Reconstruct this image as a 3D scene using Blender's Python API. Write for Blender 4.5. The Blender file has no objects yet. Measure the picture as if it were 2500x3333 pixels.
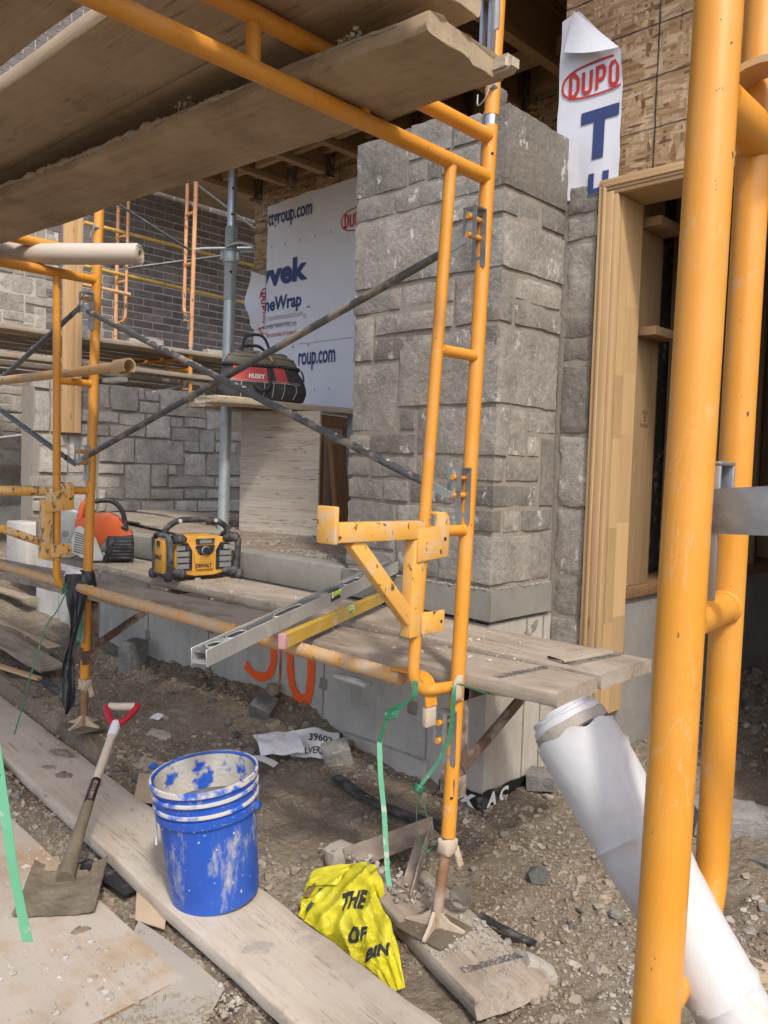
import bpy, bmesh, math, random
import numpy as np
from mathutils import Vector, Matrix, noise

V = Vector
R = math.radians
rnd = random.Random(7)
SC = bpy.context.scene
COL = SC.collection

# ------------------------------------------------------------------ camera
def cam_axes(yaw, pitch, roll):
    f = V((-math.sin(yaw) * math.cos(pitch), math.cos(yaw) * math.cos(pitch), math.sin(pitch)))
    r = V((math.cos(yaw), math.sin(yaw), 0))
    u = r.cross(f)
    r2 = r * math.cos(roll) + u * math.sin(roll)
    u2 = u * math.cos(roll) - r * math.sin(roll)
    return r2, u2, f
cr, cu_, cf = cam_axes(R(43.73), R(-3.064), R(1.764))
cam_d = bpy.data.cameras.new('camera')
cam_d.sensor_fit = 'VERTICAL'
cam_d.sensor_height = 36.0
cam_d.sensor_width = 27.0
cam_d.lens = 36.0 * 2673 / 3333
cam_d.clip_start = 0.02
cam_d.clip_end = 200
cam = bpy.data.objects.new('camera', cam_d)
COL.objects.link(cam)
cam.matrix_world = Matrix(((cr.x, cu_.x, -cf.x, 0), (cr.y, cu_.y, -cf.y, 0), (cr.z, cu_.z, -cf.z, 1.45), (0, 0, 0, 1)))
SC.camera = cam

# ------------------------------------------------------------------ light
SUN_DIR = V((0.86, -0.51, 0))
SUN_EL = R(50)
w = bpy.data.worlds.new('World')
SC.world = w
w.use_nodes = True
nt = w.node_tree
bg = nt.nodes['Background']
sky = nt.nodes.new('ShaderNodeTexSky')
sky.sky_type = 'NISHITA'
sky.sun_disc = False
sky.sun_elevation = SUN_EL
sky.sun_rotation = math.atan2(SUN_DIR.x, SUN_DIR.y)
sky.dust_density = 3.0
sky.air_density = 0.75
sky.ozone_density = 0.5
nt.links.new(sky.outputs[0], bg.inputs[0])
bg.inputs[1].default_value = 0.15
sun_d = bpy.data.lights.new('sun', 'SUN')
sun_d.energy = 1.45
sun_d.angle = R(5.0)
sun_d.color = (1.0, 0.965, 0.91)
sun = bpy.data.objects.new('sun', sun_d)
COL.objects.link(sun)
sdir = (SUN_DIR.normalized() * math.cos(SUN_EL) + V((0, 0, math.sin(SUN_EL))))
sun.rotation_euler = sdir.to_track_quat('Z', 'Y').to_euler()
sun.location = (3, -6, 9)
SC.view_settings.view_transform = 'Standard'
SC.view_settings.look = 'None'
SC.view_settings.gamma = 1.0
SC.view_settings.exposure = 0.88
SC.view_settings.use_curve_mapping = False

# ------------------------------------------------------------------ text cache (made while the scene is still empty)
TXT = {}
def make_text(body, bold=0.0):
    c = bpy.data.curves.new('txt', 'FONT')
    c.body = body
    c.size = 1.0
    c.offset = bold
    c.resolution_u = 3
    o = bpy.data.objects.new('txt', c)
    COL.objects.link(o)
    bpy.context.view_layer.update()
    dg = bpy.context.evaluated_depsgraph_get()
    me = bpy.data.meshes.new_from_object(o.evaluated_get(dg))
    vs = [(v.co.x, v.co.y) for v in me.vertices]
    fs = [tuple(p.vertices) for p in me.polygons]
    bpy.data.objects.remove(o)
    bpy.data.curves.remove(c)
    bpy.data.meshes.remove(me)
    x0 = min(v[0] for v in vs); x1 = max(v[0] for v in vs)
    y0 = min(v[1] for v in vs); y1 = max(v[1] for v in vs)
    TXT[body] = ([((x - x0) / (x1 - x0), (y - y0) / (y1 - y0)) for x, y in vs], fs)
for t, b in (('ottgroup.com', .02), ('roup.com', .02), ('yvek', .045), ('neWrap', .03), ('H', .05), ('DU PONT', 0), ('DU PO', 0), ('DU', 0), ('T', .05),
             ('4TYVEK   WWW.TYVEK.COM', 0), ('The miracles of science', 0), ('USA', .01), ('DEWALT', .045), ('HUSKY', .04),
             ('THE', .05), ('OF', .05), ('BIN', .05), ('39602', .02), ('LVERS', .02), ('ERO', .02), ('MX', .05), ('A C', .05),
             ('HARDWOOD', .02), ('2', .03), ('ACA', 0), ('518 NLGA', 0), ('Wi', .04)):
    make_text(t, b)

# ------------------------------------------------------------------ helpers
def fin(name, bm, mat, parent=None, M=None, sharp=38, loc=None):
    """Link a bmesh as one object; world-coordinate meshes are recentred on their own bounds."""
    me = bpy.data.meshes.new(name)
    bmesh.ops.recalc_face_normals(bm, faces=bm.faces)
    bm.to_mesh(me)
    bm.free()
    return fin_me(name, me, mat, parent, M, sharp)

def fin_me(name, me, mat, parent=None, M=None, sharp=38):
    if M is None:
        n = len(me.vertices)
        co = np.empty(n * 3, dtype=np.float32)
        me.vertices.foreach_get('co', co)
        co = co.reshape(-1, 3)
        c = (co.min(0) + co.max(0)) / 2
        co -= c
        me.vertices.foreach_set('co', co.ravel())
        M = Matrix.Translation(V(c.tolist()))
    if sharp is not None:
        me.polygons.foreach_set('use_smooth', [True] * len(me.polygons))
        me.set_sharp_from_angle(angle=R(sharp))
    if mat is not None:
        me.materials.append(mat)
    o = bpy.data.objects.new(name, me)
    COL.objects.link(o)
    put(o, parent, M)
    return o

def root_loc(p):
    q = p
    while q.parent:
        q = q.parent
    return q

def put(o, parent, M):
    if parent is not None:
        o.parent = parent
        o.matrix_parent_inverse = WM[parent.name].inverted()
    o.matrix_basis = M
    WM[o.name] = M.copy()
WM = {}

def thing(name, label, cat, loc=(0, 0, 0), group=None):
    o = bpy.data.objects.new(name, None)
    o.empty_display_size = 0.05
    COL.objects.link(o)
    M = Matrix.Translation(V(loc))
    o.matrix_basis = M
    WM[o.name] = M
    return tag(o, label, cat, group)

def tag(o, label, cat, group=None):
    o['label'] = label
    o['category'] = cat
    if group:
        o['group'] = group
    return o

def kind(o, k):
    o['kind'] = k
    return o

def bmn():
    return bmesh.new()

def nz(p, s=1.0, seed=0.0):
    return noise.noise(V((p[0] * s + seed * 7.31, p[1] * s - seed * 3.7, p[2] * s + seed * 1.93)))

def tube(bm, pts, r, seg=14, cap=True, closed=False):
    pts = [V(p) for p in pts]
    rs = r if isinstance(r, (list, tuple)) else [r] * len(pts)
    n = len(pts)
    t0 = (pts[1] - pts[0]).normalized()
    a = t0.orthogonal().normalized()
    rings = []
    for i, p in enumerate(pts):
        if closed:
            t = (pts[(i + 1) % n] - pts[i - 1]).normalized()
        else:
            t = (pts[min(i + 1, n - 1)] - pts[max(i - 1, 0)]).normalized()
        a = (a - t * a.dot(t))
        a = a.normalized() if a.length > 1e-6 else t.orthogonal().normalized()
        b = t.cross(a)
        rings.append([bm.verts.new(p + (a * math.cos(2 * math.pi * k / seg) + b * math.sin(2 * math.pi * k / seg)) * rs[i]) for k in range(seg)])
    m = n if closed else n - 1
    for i in range(m):
        A, B = rings[i], rings[(i + 1) % n]
        for k in range(seg):
            bm.faces.new((A[k], A[(k + 1) % seg], B[(k + 1) % seg], B[k]))
    if cap and not closed:
        bm.faces.new(rings[0][::-1])
        bm.faces.new(rings[-1])
    return rings

def fillet(pts, rad, n=6):
    """Round the inner corners of a polyline."""
    pts = [V(p) for p in pts]
    out = [pts[0]]
    for i in range(1, len(pts) - 1):
        p, q, s = pts[i - 1], pts[i], pts[i + 1]
        d0 = (p - q); d1 = (s - q)
        r0 = min(rad, d0.length * .48, d1.length * .48)
        a = q + d0.normalized() * r0
        b = q + d1.normalized() * r0
        for k in range(n + 1):
            t = k / n
            out.append(a * (1 - t) ** 2 + q * 2 * t * (1 - t) + b * t * t)
    out.append(pts[-1])
    return out

def obox(bm, c, X, Y, Z):
    """Box from its centre and three half vectors."""
    c, X, Y, Z = V(c), V(X), V(Y), V(Z)
    vs = [bm.verts.new(c + X * i + Y * j + Z * k) for i in (-1, 1) for j in (-1, 1) for k in (-1, 1)]
    for f in ((0, 1, 3, 2), (4, 6, 7, 5), (0, 4, 5, 1), (2, 3, 7, 6), (0, 2, 6, 4), (1, 5, 7, 3)):
        bm.faces.new([vs[i] for i in f])

def abox(bm, lo, hi):
    lo, hi = V(lo), V(hi)
    h = (hi - lo) / 2
    obox(bm, (lo + hi) / 2, (h.x, 0, 0), (0, h.y, 0), (0, 0, h.z))

def bar(bm, p0, p1, w, h, up=(0, 0, 1)):
    """Rectangular bar between two points; h runs along up, w across."""
    p0, p1, up = V(p0), V(p1), V(up)
    d = (p1 - p0)
    t = d.normalized()
    s = t.cross(up).normalized()
    u = s.cross(t)
    obox(bm, (p0 + p1) / 2, d / 2, s * (w / 2), u * (h / 2))

def bevel(bm, off=.003, seg=2):
    bmesh.ops.bevel(bm, geom=[e for e in bm.edges if e.calc_length() > off * 2.5], offset=off, segments=seg, profile=.5, affect='EDGES', clamp_overlap=True)

def cyl(bm, p0, p1, r, seg=14):
    tube(bm, [p0, p1], r, seg)

def prism(bm, poly, O, ux, uy, un, t):
    """Extrude a 2-D outline (in ux, uy) by t along un."""
    O, ux, uy, un = V(O), V(ux), V(uy), V(un)
    a = [bm.verts.new(O + ux * x + uy * y) for x, y in poly]
    b = [bm.verts.new(O + ux * x + uy * y + un * t) for x, y in poly]
    n = len(poly)
    bm.faces.new(a[::-1]); bm.faces.new(b)
    for i in range(n):
        bm.faces.new((a[i], a[(i + 1) % n], b[(i + 1) % n], b[i]))

def lathe(bm, prof, c, ax=(0, 0, 1), seg=32, tilt=None):
    ax = V(ax).normalized()
    a = ax.orthogonal().normalized(); b = ax.cross(a)
    c = V(c)
    rings = []
    for r, z in prof:
        rings.append([bm.verts.new(c + ax * z + (a * math.cos(2 * math.pi * k / seg) + b * math.sin(2 * math.pi * k / seg)) * max(r, 1e-4)) for k in range(seg)])
    for A, B in zip(rings, rings[1:]):
        for k in range(seg):
            bm.faces.new((A[k], A[(k + 1) % seg], B[(k + 1) % seg], B[k]))
    return rings

def text_obj(name, body, mapf, mat, parent, clip=None, subdiv=0):
    """Lettering: the outline's unit square goes through mapf(u, v) onto its surface."""
    vs, fs = TXT[body]
    bm = bmn()
    bv = [bm.verts.new((x, y, 0)) for x, y in vs]
    for f in fs:
        try:
            bm.faces.new([bv[i] for i in f])
        except ValueError:
            pass
    if clip:
        for (co, no) in clip:
            bmesh.ops.bisect_plane(bm, geom=bm.verts[:] + bm.edges[:] + bm.faces[:], plane_co=co, plane_no=no, clear_outer=True)
    if subdiv:
        bmesh.ops.triangulate(bm, faces=bm.faces[:])
        bmesh.ops.subdivide_edges(bm, edges=bm.edges[:], cuts=subdiv, use_grid_fill=True)
    for v in bm.verts:
        v.co = mapf(v.co.x, v.co.y)
    return fin(name, bm, mat, parent, sharp=None)

def planar(O, ux, uy, n=(0, 0, 0), off=0.0):
    O, ux, uy, n = V(O), V(ux), V(uy), V(n)
    return lambda u, v: O + ux * u + uy * v + n * off

def grid(bm, f, nu, nv):
    g = [[bm.verts.new(f(i / nu, j / nv)) for j in range(nv + 1)] for i in range(nu + 1)]
    for i in range(nu):
        for j in range(nv):
            bm.faces.new((g[i][j], g[i + 1][j], g[i + 1][j + 1], g[i][j + 1]))
    return g

def solidify(bm, t):
    """Give an open sheet a real thickness."""
    bmesh.ops.recalc_face_normals(bm, faces=bm.faces)
    bmesh.ops.solidify(bm, geom=bm.faces[:], thickness=t)

def rockbox(lo, hi, seed, step=.035, amp=.006, edge=.010, bulge=0.0, wob=.006):
    """Split-faced stone: a box on a lattice, edges rounded off and faces broken up."""
    lo, hi = V(lo), V(hi)
    d = hi - lo
    n = [max(2, min(20, int(round(d[i] / step)))) for i in range(3)]
    bm = bmn()
    vs = {}
    c = (lo + hi) / 2
    for i in range(n[0] + 1):
        for j in range(n[1] + 1):
            for k in range(n[2] + 1):
                q = (i, j, k)
                if not any(q[a] in (0, n[a]) for a in range(3)):
                    continue
                p = V([lo[a] + d[a] * q[a] / n[a] for a in range(3)])
                o = V((0, 0, 0))
                nf = 0
                for a in range(3):
                    if q[a] in (0, n[a]):
                        nf += 1
                        s = -1 if q[a] == 0 else 1
                        e = nz(p, 9, seed + a) * .6 + nz(p, 24, seed + a + 5) * .4
                        o[a] += s * (e * amp + bulge)
                if nf >= 2:
                    ee = edge * (0.45 + .9 * abs(nz(p, 14, seed + 9)))
                    for a in range(3):
                        if q[a] in (0, n[a]):
                            o[a] += (ee if q[a] == 0 else -ee) * .8
                # wavy outline
                for a in range(3):
                    if q[a] in (0, n[a]):
                        o[a] += wob * nz(p, 5, seed + 20 + a)
                vs[q] = bm.verts.new(p + o)
    for a in range(3):
        b, cc = (a + 1) % 3, (a + 2) % 3
        for e in (0, n[a]):
            for i in range(n[b]):
                for j in range(n[cc]):
                    def key(x, y):
                        t = [0, 0, 0]
                        t[a] = e; t[b] = x; t[cc] = y
                        return tuple(t)
                    f = [vs[key(i, j)], vs[key(i + 1, j)], vs[key(i + 1, j + 1)], vs[key(i, j + 1)]]
                    bm.faces.new(f if e else f[::-1])
    return bm

def frame_M(o, x, up=(0, 0, 1)):
    """Matrix with local X along x and local Z near up."""
    x = V(x).normalized()
    y = V(up).cross(x).normalized()
    z = x.cross(y)
    return Matrix(((x.x, y.x, z.x, o[0]), (x.y, y.y, z.y, o[1]), (x.z, y.z, z.z, o[2]), (0, 0, 0, 1)))

def plank_bm(L, W, T, seed, round_=.008, wear=.003, end=.01, bow=0.0, step=.08):
    """Scaffold plank in its own axes: X length, Y width, Z thickness, origin at the centre."""
    bm = bmn()
    prof = []
    ny = 8
    r = round_
    top = [(-W / 2 + r + (W - 2 * r) * k / ny, T / 2) for k in range(ny + 1)]
    bot = [(W / 2 - r - (W - 2 * r) * k / ny, -T / 2) for k in range(ny + 1)]
    prof = [(-W / 2 + r * .3, T / 2 - r * .3)] + top + [(W / 2 - r * .3, T / 2 - r * .3), (W / 2, T / 2 - r), (W / 2, 0), (W / 2, -T / 2 + r), (W / 2 - r * .3, -T / 2 + r * .3)] + bot + [(-W / 2 + r * .3, -T / 2 + r * .3), (-W / 2, -T / 2 + r), (-W / 2, 0), (-W / 2, T / 2 - r)]
    nx = max(6, int(L / step))
    rings = []
    for i in range(nx + 1):
        x = -L / 2 + L * i / nx
        ring = []
        for (y, z) in prof:
            p = V((x, y, z))
            ey = abs(y) > W / 2 - r * 1.1
            k = wear * (1.5 if ey else .7)
            q = p + V((0, math.copysign(1, y) * k * (.6 * nz((x, y, z), 5, seed) + .7 * nz((x, y, z * 3), 22, seed + 2) - .25) if ey else 0, (k * nz((x, y * 3, 0), 3.5, seed + 3)) + bow * (1 - (2 * x / L) ** 2)))
            if i in (0, nx):
                q.x += end * nz((0, y, z), 16, seed + (5 if i else 9))
            ring.append(bm.verts.new(q))
        rings.append(ring)
    m = len(prof)
    for A, B in zip(rings, rings[1:]):
        for k in range(m):
            bm.faces.new((A[k], A[(k + 1) % m], B[(k + 1) % m], B[k]))
    bm.faces.new(rings[0][::-1]); bm.faces.new(rings[-1])
    bmesh.ops.recalc_face_normals(bm, faces=bm.faces)
    return bm

def plank(name, a, b, W, T, mat, parent=None, seed=1, up=(0, 0, 1), **k):
    """Plank whose top centre line runs from a to b."""
    a, b = V(a), V(b)
    M = frame_M((0, 0, 0), b - a, up)
    z = V((M[0][2], M[1][2], M[2][2]))
    c = (a + b) / 2 - z * (T / 2)
    M.translation = c
    return fin(name, plank_bm((b - a).length, W, T, seed, **k), mat, parent, M)
# ------------------------------------------------------------------ materials
class NM:
    """Small node-graph writer: object-space textures shifted by each object's own random number."""
    def __init__(s, name, rough=.7, metal=0.0, spec=.4):
        s.m = bpy.data.materials.new(name)
        s.m.use_nodes = True
        s.t = s.m.node_tree
        s.b = s.t.nodes['Principled BSDF']
        s.b.inputs['Roughness'].default_value = rough
        s.b.inputs['Metallic'].default_value = metal
        s.b.inputs['Specular IOR Level'].default_value = spec
        tc = s.n('ShaderNodeTexCoord')
        oi = s.n('ShaderNodeObjectInfo')
        s.rand = oi.outputs['Random']
        mul = s.n('ShaderNodeMath', operation='MULTIPLY')
        s.l(s.rand, mul.inputs[0]); mul.inputs[1].default_value = 37.0
        add = s.n('ShaderNodeVectorMath', operation='ADD')
        s.l(tc.outputs['Object'], add.inputs[0]); s.l(mul.outputs[0], add.inputs[1])
        s.raw = tc.outputs['Object']
        s.vec = add.outputs[0]
        s.h = None
    def n(s, k, **kw):
        q = s.t.nodes.new(k)
        for a, v in kw.items():
            setattr(q, a, v)
        return q
    def l(s, a, b):
        s.t.links.new(a, b)
    def map(s, scale, rot=(0, 0, 0), vec=None):
        q = s.n('ShaderNodeMapping')
        q.inputs['Scale'].default_value = scale
        q.inputs['Rotation'].default_value = rot
        s.l(vec or s.vec, q.inputs['Vector'])
        return q.outputs[0]
    def noise(s, scale=5, detail=4, rough=.55, stretch=None, dist=0.0, vec=None, rot=(0, 0, 0)):
        q = s.n('ShaderNodeTexNoise')
        q.inputs['Scale'].default_value = scale
        q.inputs['Detail'].default_value = detail
        q.inputs['Roughness'].default_value = rough
        q.inputs['Distortion'].default_value = dist
        s.l(s.map(stretch, rot, vec) if stretch else (vec or s.vec), q.inputs['Vector'])
        return q.outputs['Fac']
    def vor(s, scale=20, stretch=None, rot=(0, 0, 0), out='Distance', rnd_=1.0, vec=None, feature='F1'):
        q = s.n('ShaderNodeTexVoronoi', feature=feature)
        q.inputs['Scale'].default_value = scale
        q.inputs['Randomness'].default_value = rnd_
        s.l(s.map(stretch or (1, 1, 1), rot, vec), q.inputs['Vector'])
        return q.outputs[out]
    def ramp(s, fac, stops, interp='LINEAR'):
        q = s.n('ShaderNodeValToRGB')
        q.color_ramp.interpolation = interp
        e = q.color_ramp.elements
        while len(e) < len(stops):
            e.new(.5)
        for x, (p, c) in zip(e, stops):
            x.position = p
            x.color = (*c, 1) if len(c) == 3 else c
        s.l(fac, q.inputs[0])
        return q.outputs[0]
    def thr(s, fac, lo, hi):
        q = s.n('ShaderNodeMapRange', clamp=True)
        q.inputs[1].default_value = lo
        q.inputs[2].default_value = hi
        s.l(fac, q.inputs[0])
        return q.outputs[0]
    def math(s, op, a, b=None):
        q = s.n('ShaderNodeMath', operation=op)
        for i, x in enumerate((a, b)):
            if x is None:
                continue
            if isinstance(x, (int, float)):
                q.inputs[i].default_value = x
            else:
                s.l(x, q.inputs[i])
        return q.outputs[0]
    def mix(s, fac, a, b, mode='MIX'):
        q = s.n('ShaderNodeMix', data_type='RGBA', blend_type=mode)
        for sock, x in ((q.inputs[0], fac), (q.inputs[6], a), (q.inputs[7], b)):
            if isinstance(x, (int, float)):
                sock.default_value = x
            elif isinstance(x, tuple):
                sock.default_value = (*x, 1)
            else:
                s.l(x, sock)
        return q.outputs[2]
    def bright(s, col, amt):
        """Vary the value of a colour from object to object by +-amt."""
        q = s.n('ShaderNodeHueSaturation')
        v = s.math('ADD', s.math('MULTIPLY', s.rand, 2 * amt), 1 - amt)
        s.l(v, q.inputs['Value'])
        s.l(col, q.inputs['Color'])
        return q.outputs[0]
    def bump(s, h, strength=.3, dist=.01):
        q = s.n('ShaderNodeBump')
        q.inputs['Strength'].default_value = strength
        q.inputs['Distance'].default_value = dist
        s.l(h, q.inputs['Height'])
        if s.h is not None:
            s.l(s.h, q.inputs['Normal'])
        s.h = q.outputs[0]
    def rough(s, fac, lo, hi):
        q = s.n('ShaderNodeMapRange', clamp=True)
        q.inputs[3].default_value = lo
        q.inputs[4].default_value = hi
        s.l(fac, q.inputs[0])
        s.l(q.outputs[0], s.b.inputs['Roughness'])
    def out(s, col):
        if isinstance(col, tuple):
            s.b.inputs['Base Color'].default_value = (*col, 1)
        else:
            s.l(col, s.b.inputs['Base Color'])
        if s.h is not None:
            s.l(s.h, s.b.inputs['Normal'])
        return s.m

def m_plain(name, c, rough=.6, metal=0, var=.12, scale=30, bump=.1, spec=.4, dirt=None, dirt_amt=(.52, .7), dscale=9):
    k = NM(name, rough, metal, spec)
    f = k.noise(scale, 5)
    col = k.mix(f, tuple(x * (1 - var) for x in c), tuple(min(1, x * (1 + var)) for x in c))
    if dirt:
        d = k.thr(k.noise(dscale, 7, .65), *dirt_amt)
        col = k.mix(d, col, dirt)
        k.rough(d, rough, .9)
    if bump:
        k.bump(k.noise(scale * 4, 4), bump, .004)
    return k.out(col)

def m_paint(name, c, dust=(.46, .38, .28), dust_amt=(.60, .85), chip_amt=(.665, .69), chip=(.10, .055, .035), rough=.32, fade=.35, spl=None, cscale=46, scratch=False):
    """Enamelled steel tube: slight fading, mortar dust, chips down to rusty metal."""
    k = NM(name, rough, 0, .5)
    a = k.noise(3.0, 3)
    col = k.mix(a, tuple(x * .9 for x in c), tuple(x * 1.08 for x in c))
    fd = k.thr(k.noise(7, 6, .6), .45, .8)
    col = k.mix(k.math('MULTIPLY', fd, fade), col, (.72, .42, .16))
    d = k.thr(k.noise(16, 8, .68), *dust_amt)
    col = k.mix(d, col, dust)
    if spl:
        sp = k.thr(k.noise(38, 3, .5), *spl)
        col = k.mix(sp, col, (.42, .37, .30))
        k.bump(sp, .5, .002)
    if scratch:
        q1 = k.noise(16, 5, .65, stretch=(1.2, 1.2, .35), dist=1.0)
        ln = k.thr(k.math('ABSOLUTE', k.math('SUBTRACT', q1, .5)), .012, 0)
        ln = k.math('MULTIPLY', ln, k.thr(k.noise(8, 3), .55, .62))
        col = k.mix(k.math('MULTIPLY', ln, .55), col, (.55, .40, .24))
        sc2 = k.thr(k.noise(22, 7, .7, stretch=(1, 1, .5)), .60, .72)
        col = k.mix(k.math('MULTIPLY', sc2, .35), col, tuple(x * .45 for x in c))
    ch = k.thr(k.noise(cscale, 4, .6, stretch=(1, 1, .55)), *chip_amt)
    col = k.mix(ch, col, chip)
    k.rough(k.math('MAXIMUM', k.math('MULTIPLY', d, .7), ch), rough, .85)
    k.bump(k.noise(60, 3), .06, .002)
    k.bump(ch, -.25, .001)
    return k.out(col)

def m_wood(name, light, dark, dust=None, dust_amt=(.45, .7), grain=1.0, crack=True, rough=.85, var=.12, mortar=None, knots=True, bstr=.5, stain=0):
    """Lumber with the grain along local X."""
    k = NM(name, rough, 0, .2)
    g = k.noise(2.2, 6, .6, stretch=(1.0, 22, 22), dist=.6)
    g2 = k.noise(9, 5, .6, stretch=(.7, 24, 24))
    f = k.math('ADD', k.math('MULTIPLY', g, .6), k.math('MULTIPLY', g2, .4))
    col = k.ramp(f, [(.30, dark), (.5, tuple((a + b) / 2 for a, b in zip(light, dark))), (.68, light)])
    if knots:
        kd = k.vor(2.6, stretch=(1, 4.5, 4.5))
        kn = k.thr(kd, .10, .03)
        col = k.mix(k.math('MULTIPLY', kn, .75), col, tuple(x * .4 for x in dark))
    col = k.bright(col, var)
    hh = f
    if crack:
        c1 = k.noise(1.6, 4, .5, stretch=(.55, 13, 13), dist=.3)
        cr_ = k.math('ABSOLUTE', k.math('SUBTRACT', c1, .5))
        cl = k.thr(cr_, .006, .0)
        gate = k.thr(k.noise(1.3, 2), .44, .50)
        cl = k.math('MULTIPLY', cl, gate)
        col = k.mix(k.math('MULTIPLY', cl, .8), col, (.03, .024, .018))
        k.bump(cl, -.8, .004)
        sp = k.thr(k.noise(20, 4, .6, stretch=(.25, 2.5, 2.5)), .62, .68)
        col = k.mix(k.math('MULTIPLY', sp, .6), col, tuple(x * .4 for x in dark))
    if stain:
        sn = k.thr(k.noise(2.4, 6, .65, stretch=(1, 2.2, 2.2)), .46, .70)
        col = k.mix(k.math('MULTIPLY', sn, stain), col, tuple(x * .5 for x in dark))
        s2 = k.thr(k.noise(26, 5, .7), .58, .72)
        col = k.mix(k.math('MULTIPLY', s2, stain * .7), col, tuple(x * .6 for x in dark))
    if dust:
        d = k.thr(k.noise(4.0, 8, .66), *dust_amt)
        col = k.mix(k.math('MULTIPLY', d, .85), col, dust)
    if mortar:
        mt = k.thr(k.noise(6, 9, .72), *mortar)
        col = k.mix(mt, col, (.36, .33, .29))
        k.bump(mt, .5, .004)
    k.bump(hh, bstr, .0035)
    k.bump(k.noise(70, 4, .6), .18, .002)
    return k.out(col)

def m_stone(name, c, var=.16, lime=.5, warm=(.30, .26, .21), lmt=(.665, .70), bs=1.0):
    k = NM(name, .92, 0, .15)
    a = k.noise(7, 8, .62)
    b = k.noise(34, 6, .7)
    col = k.ramp(a, [(.28, tuple(x * .62 for x in c)), (.5, c), (.72, tuple(x * 1.28 for x in c))])
    col = k.mix(k.math('MULTIPLY', k.thr(k.noise(2.6, 4), .45, .7), .55), col, warm)
    col = k.mix(k.math('MULTIPLY', k.thr(b, .42, .72), .5), col, tuple(x * .42 for x in c))
    col = k.mix(k.math('MULTIPLY', k.thr(k.noise(70, 5, .7), .48, .68), .42), col, tuple(min(1, x * 1.7) for x in c))
    col = k.bright(col, var)
    lm = k.thr(k.noise(13, 7, .7, stretch=(1, 1, .6)), *lmt)
    col = k.mix(k.math('MULTIPLY', lm, lime), col, (.58, .56, .52))
    k.bump(a, .65 * bs, .024)
    k.bump(b, .8 * bs, .010)
    k.bump(k.noise(110, 4, .65), .6 * bs, .004)
    return k.out(col)

def m_conc(name, c, streak=True, pits=True, var=.1):
    k = NM(name, .9, 0, .2)
    a = k.noise(2.2, 7, .6)
    col = k.ramp(a, [(.28, tuple(x * .66 for x in c)), (.5, c), (.72, tuple(x * 1.18 for x in c))])
    col = k.mix(k.math('MULTIPLY', k.thr(k.noise(11, 6, .7), .55, .75), .45), col, tuple(x * .55 for x in c))
    if streak:
        st = k.thr(k.noise(5, 5, .6, stretch=(2.5, 2.5, .3)), .5, .78)
        col = k.mix(k.math('MULTIPLY', st, .4), col, (.25, .20, .14))
    col = k.mix(k.math('MULTIPLY', k.thr(k.noise(55, 5, .7), .5, .8), .3), col, tuple(x * .55 for x in c))
    if pits:
        p = k.thr(k.vor(17), .075, .05)
        g = k.thr(k.noise(9, 2), .52, .56)
        p = k.math('MULTIPLY', p, g)
        col = k.mix(p, col, tuple(x * .3 for x in c))
        k.bump(p, -.6, .004)
    k.bump(k.noise(45, 6, .65), .25, .004)
    return k.out(col)

def m_osb(name, vert=False):
    """Strand board: overlapping elongated flakes at several angles."""
    k = NM(name, .75, 0, .25)
    wob = k.noise(9, 3)
    def flakes(scale, st, rot):
        q = k.n('ShaderNodeTexVoronoi')
        q.inputs['Scale'].default_value = scale
        mv = k.map(st, rot)
        ad = k.n('ShaderNodeVectorMath', operation='ADD')
        wm = k.math('MULTIPLY', wob, .07)
        k.l(mv, ad.inputs[0]); k.l(wm, ad.inputs[1])
        k.l(ad.outputs[0], q.inputs['Vector'])
        sp = k.n('ShaderNodeSeparateColor')
        k.l(q.outputs['Color'], sp.inputs[0])
        return sp.outputs[0], sp.outputs[1], q.outputs['Distance']
    a, a2, da = flakes(10.5, (1.0, 1, 5.2), (0, .42, 0))
    b, b2, db = flakes(12.5, (5.0, 1, 1.1), (0, .35, 0))
    c, c2, dc = flakes(17, (1.0, 1, 5.0), (0, -.5, 0))
    stops = [(0, (.12, .06, .03)), (.10, (.22, .125, .06)), (.3, (.30, .19, .10)), (.7, (.36, .245, .14)), (1, (.48, .355, .225))]
    ca, cb, cc = k.ramp(a, stops), k.ramp(b, stops), k.ramp(c, stops)
    col = k.mix(k.thr(b2, .45, .5), ca, cb)
    col = k.mix(k.thr(c2, .55, .6), col, cc)
    gr = k.noise(30, 5, .6, stretch=(1, 1, 6), rot=(0, .5, 0))
    col = k.mix(k.math('MULTIPLY', k.thr(gr, .5, .8), .35), col, (.20, .12, .06))
    k.bump(a, .25, .003); k.bump(b, .25, .003); k.bump(gr, .2, .002)
    return k.out(col)

ORANGE = m_paint('orange_paint', (.62, .262, .026), dust_amt=(.60, .80), chip_amt=(.70, .715), cscale=80, fade=.30, rough=.38, scratch=True)
ORANGE_BG = m_paint('faded_orange_paint', (.62, .30, .13), dust_amt=(.55, .8), chip_amt=(.60, .64))
YELLOW = m_paint('yellow_paint', (.70, .37, .075), dust=(.50, .43, .34), dust_amt=(.50, .68), chip_amt=(.62, .66), rough=.45)
MUDYEL = m_paint('muddy_yellow_paint', (.56, .30, .085), dust=(.46, .37, .27), dust_amt=(.42, .64), chip_amt=(.66, .70), rough=.6, spl=(.64, .70))
YEL_FAR = m_paint('yellow_rail_paint', (.52, .34, .06), dust_amt=(.5, .75), chip_amt=(.6, .65), rough=.5)
GALV = m_plain('galvanised_steel', (.42, .44, .46), .38, .85, .2, 40, .06)
GALV_DULL = m_plain('dull_zinc', (.36, .39, .39), .5, .55, .22, 22, .08, dirt=(.44, .40, .34), dirt_amt=(.6, .75), dscale=14)
BRACE = m_plain('mortar_caked_brace', (.13, .135, .135), .42, .6, .3, 30, .2, dirt=(.33, .29, .24), dirt_amt=(.52, .58), dscale=11)
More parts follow.
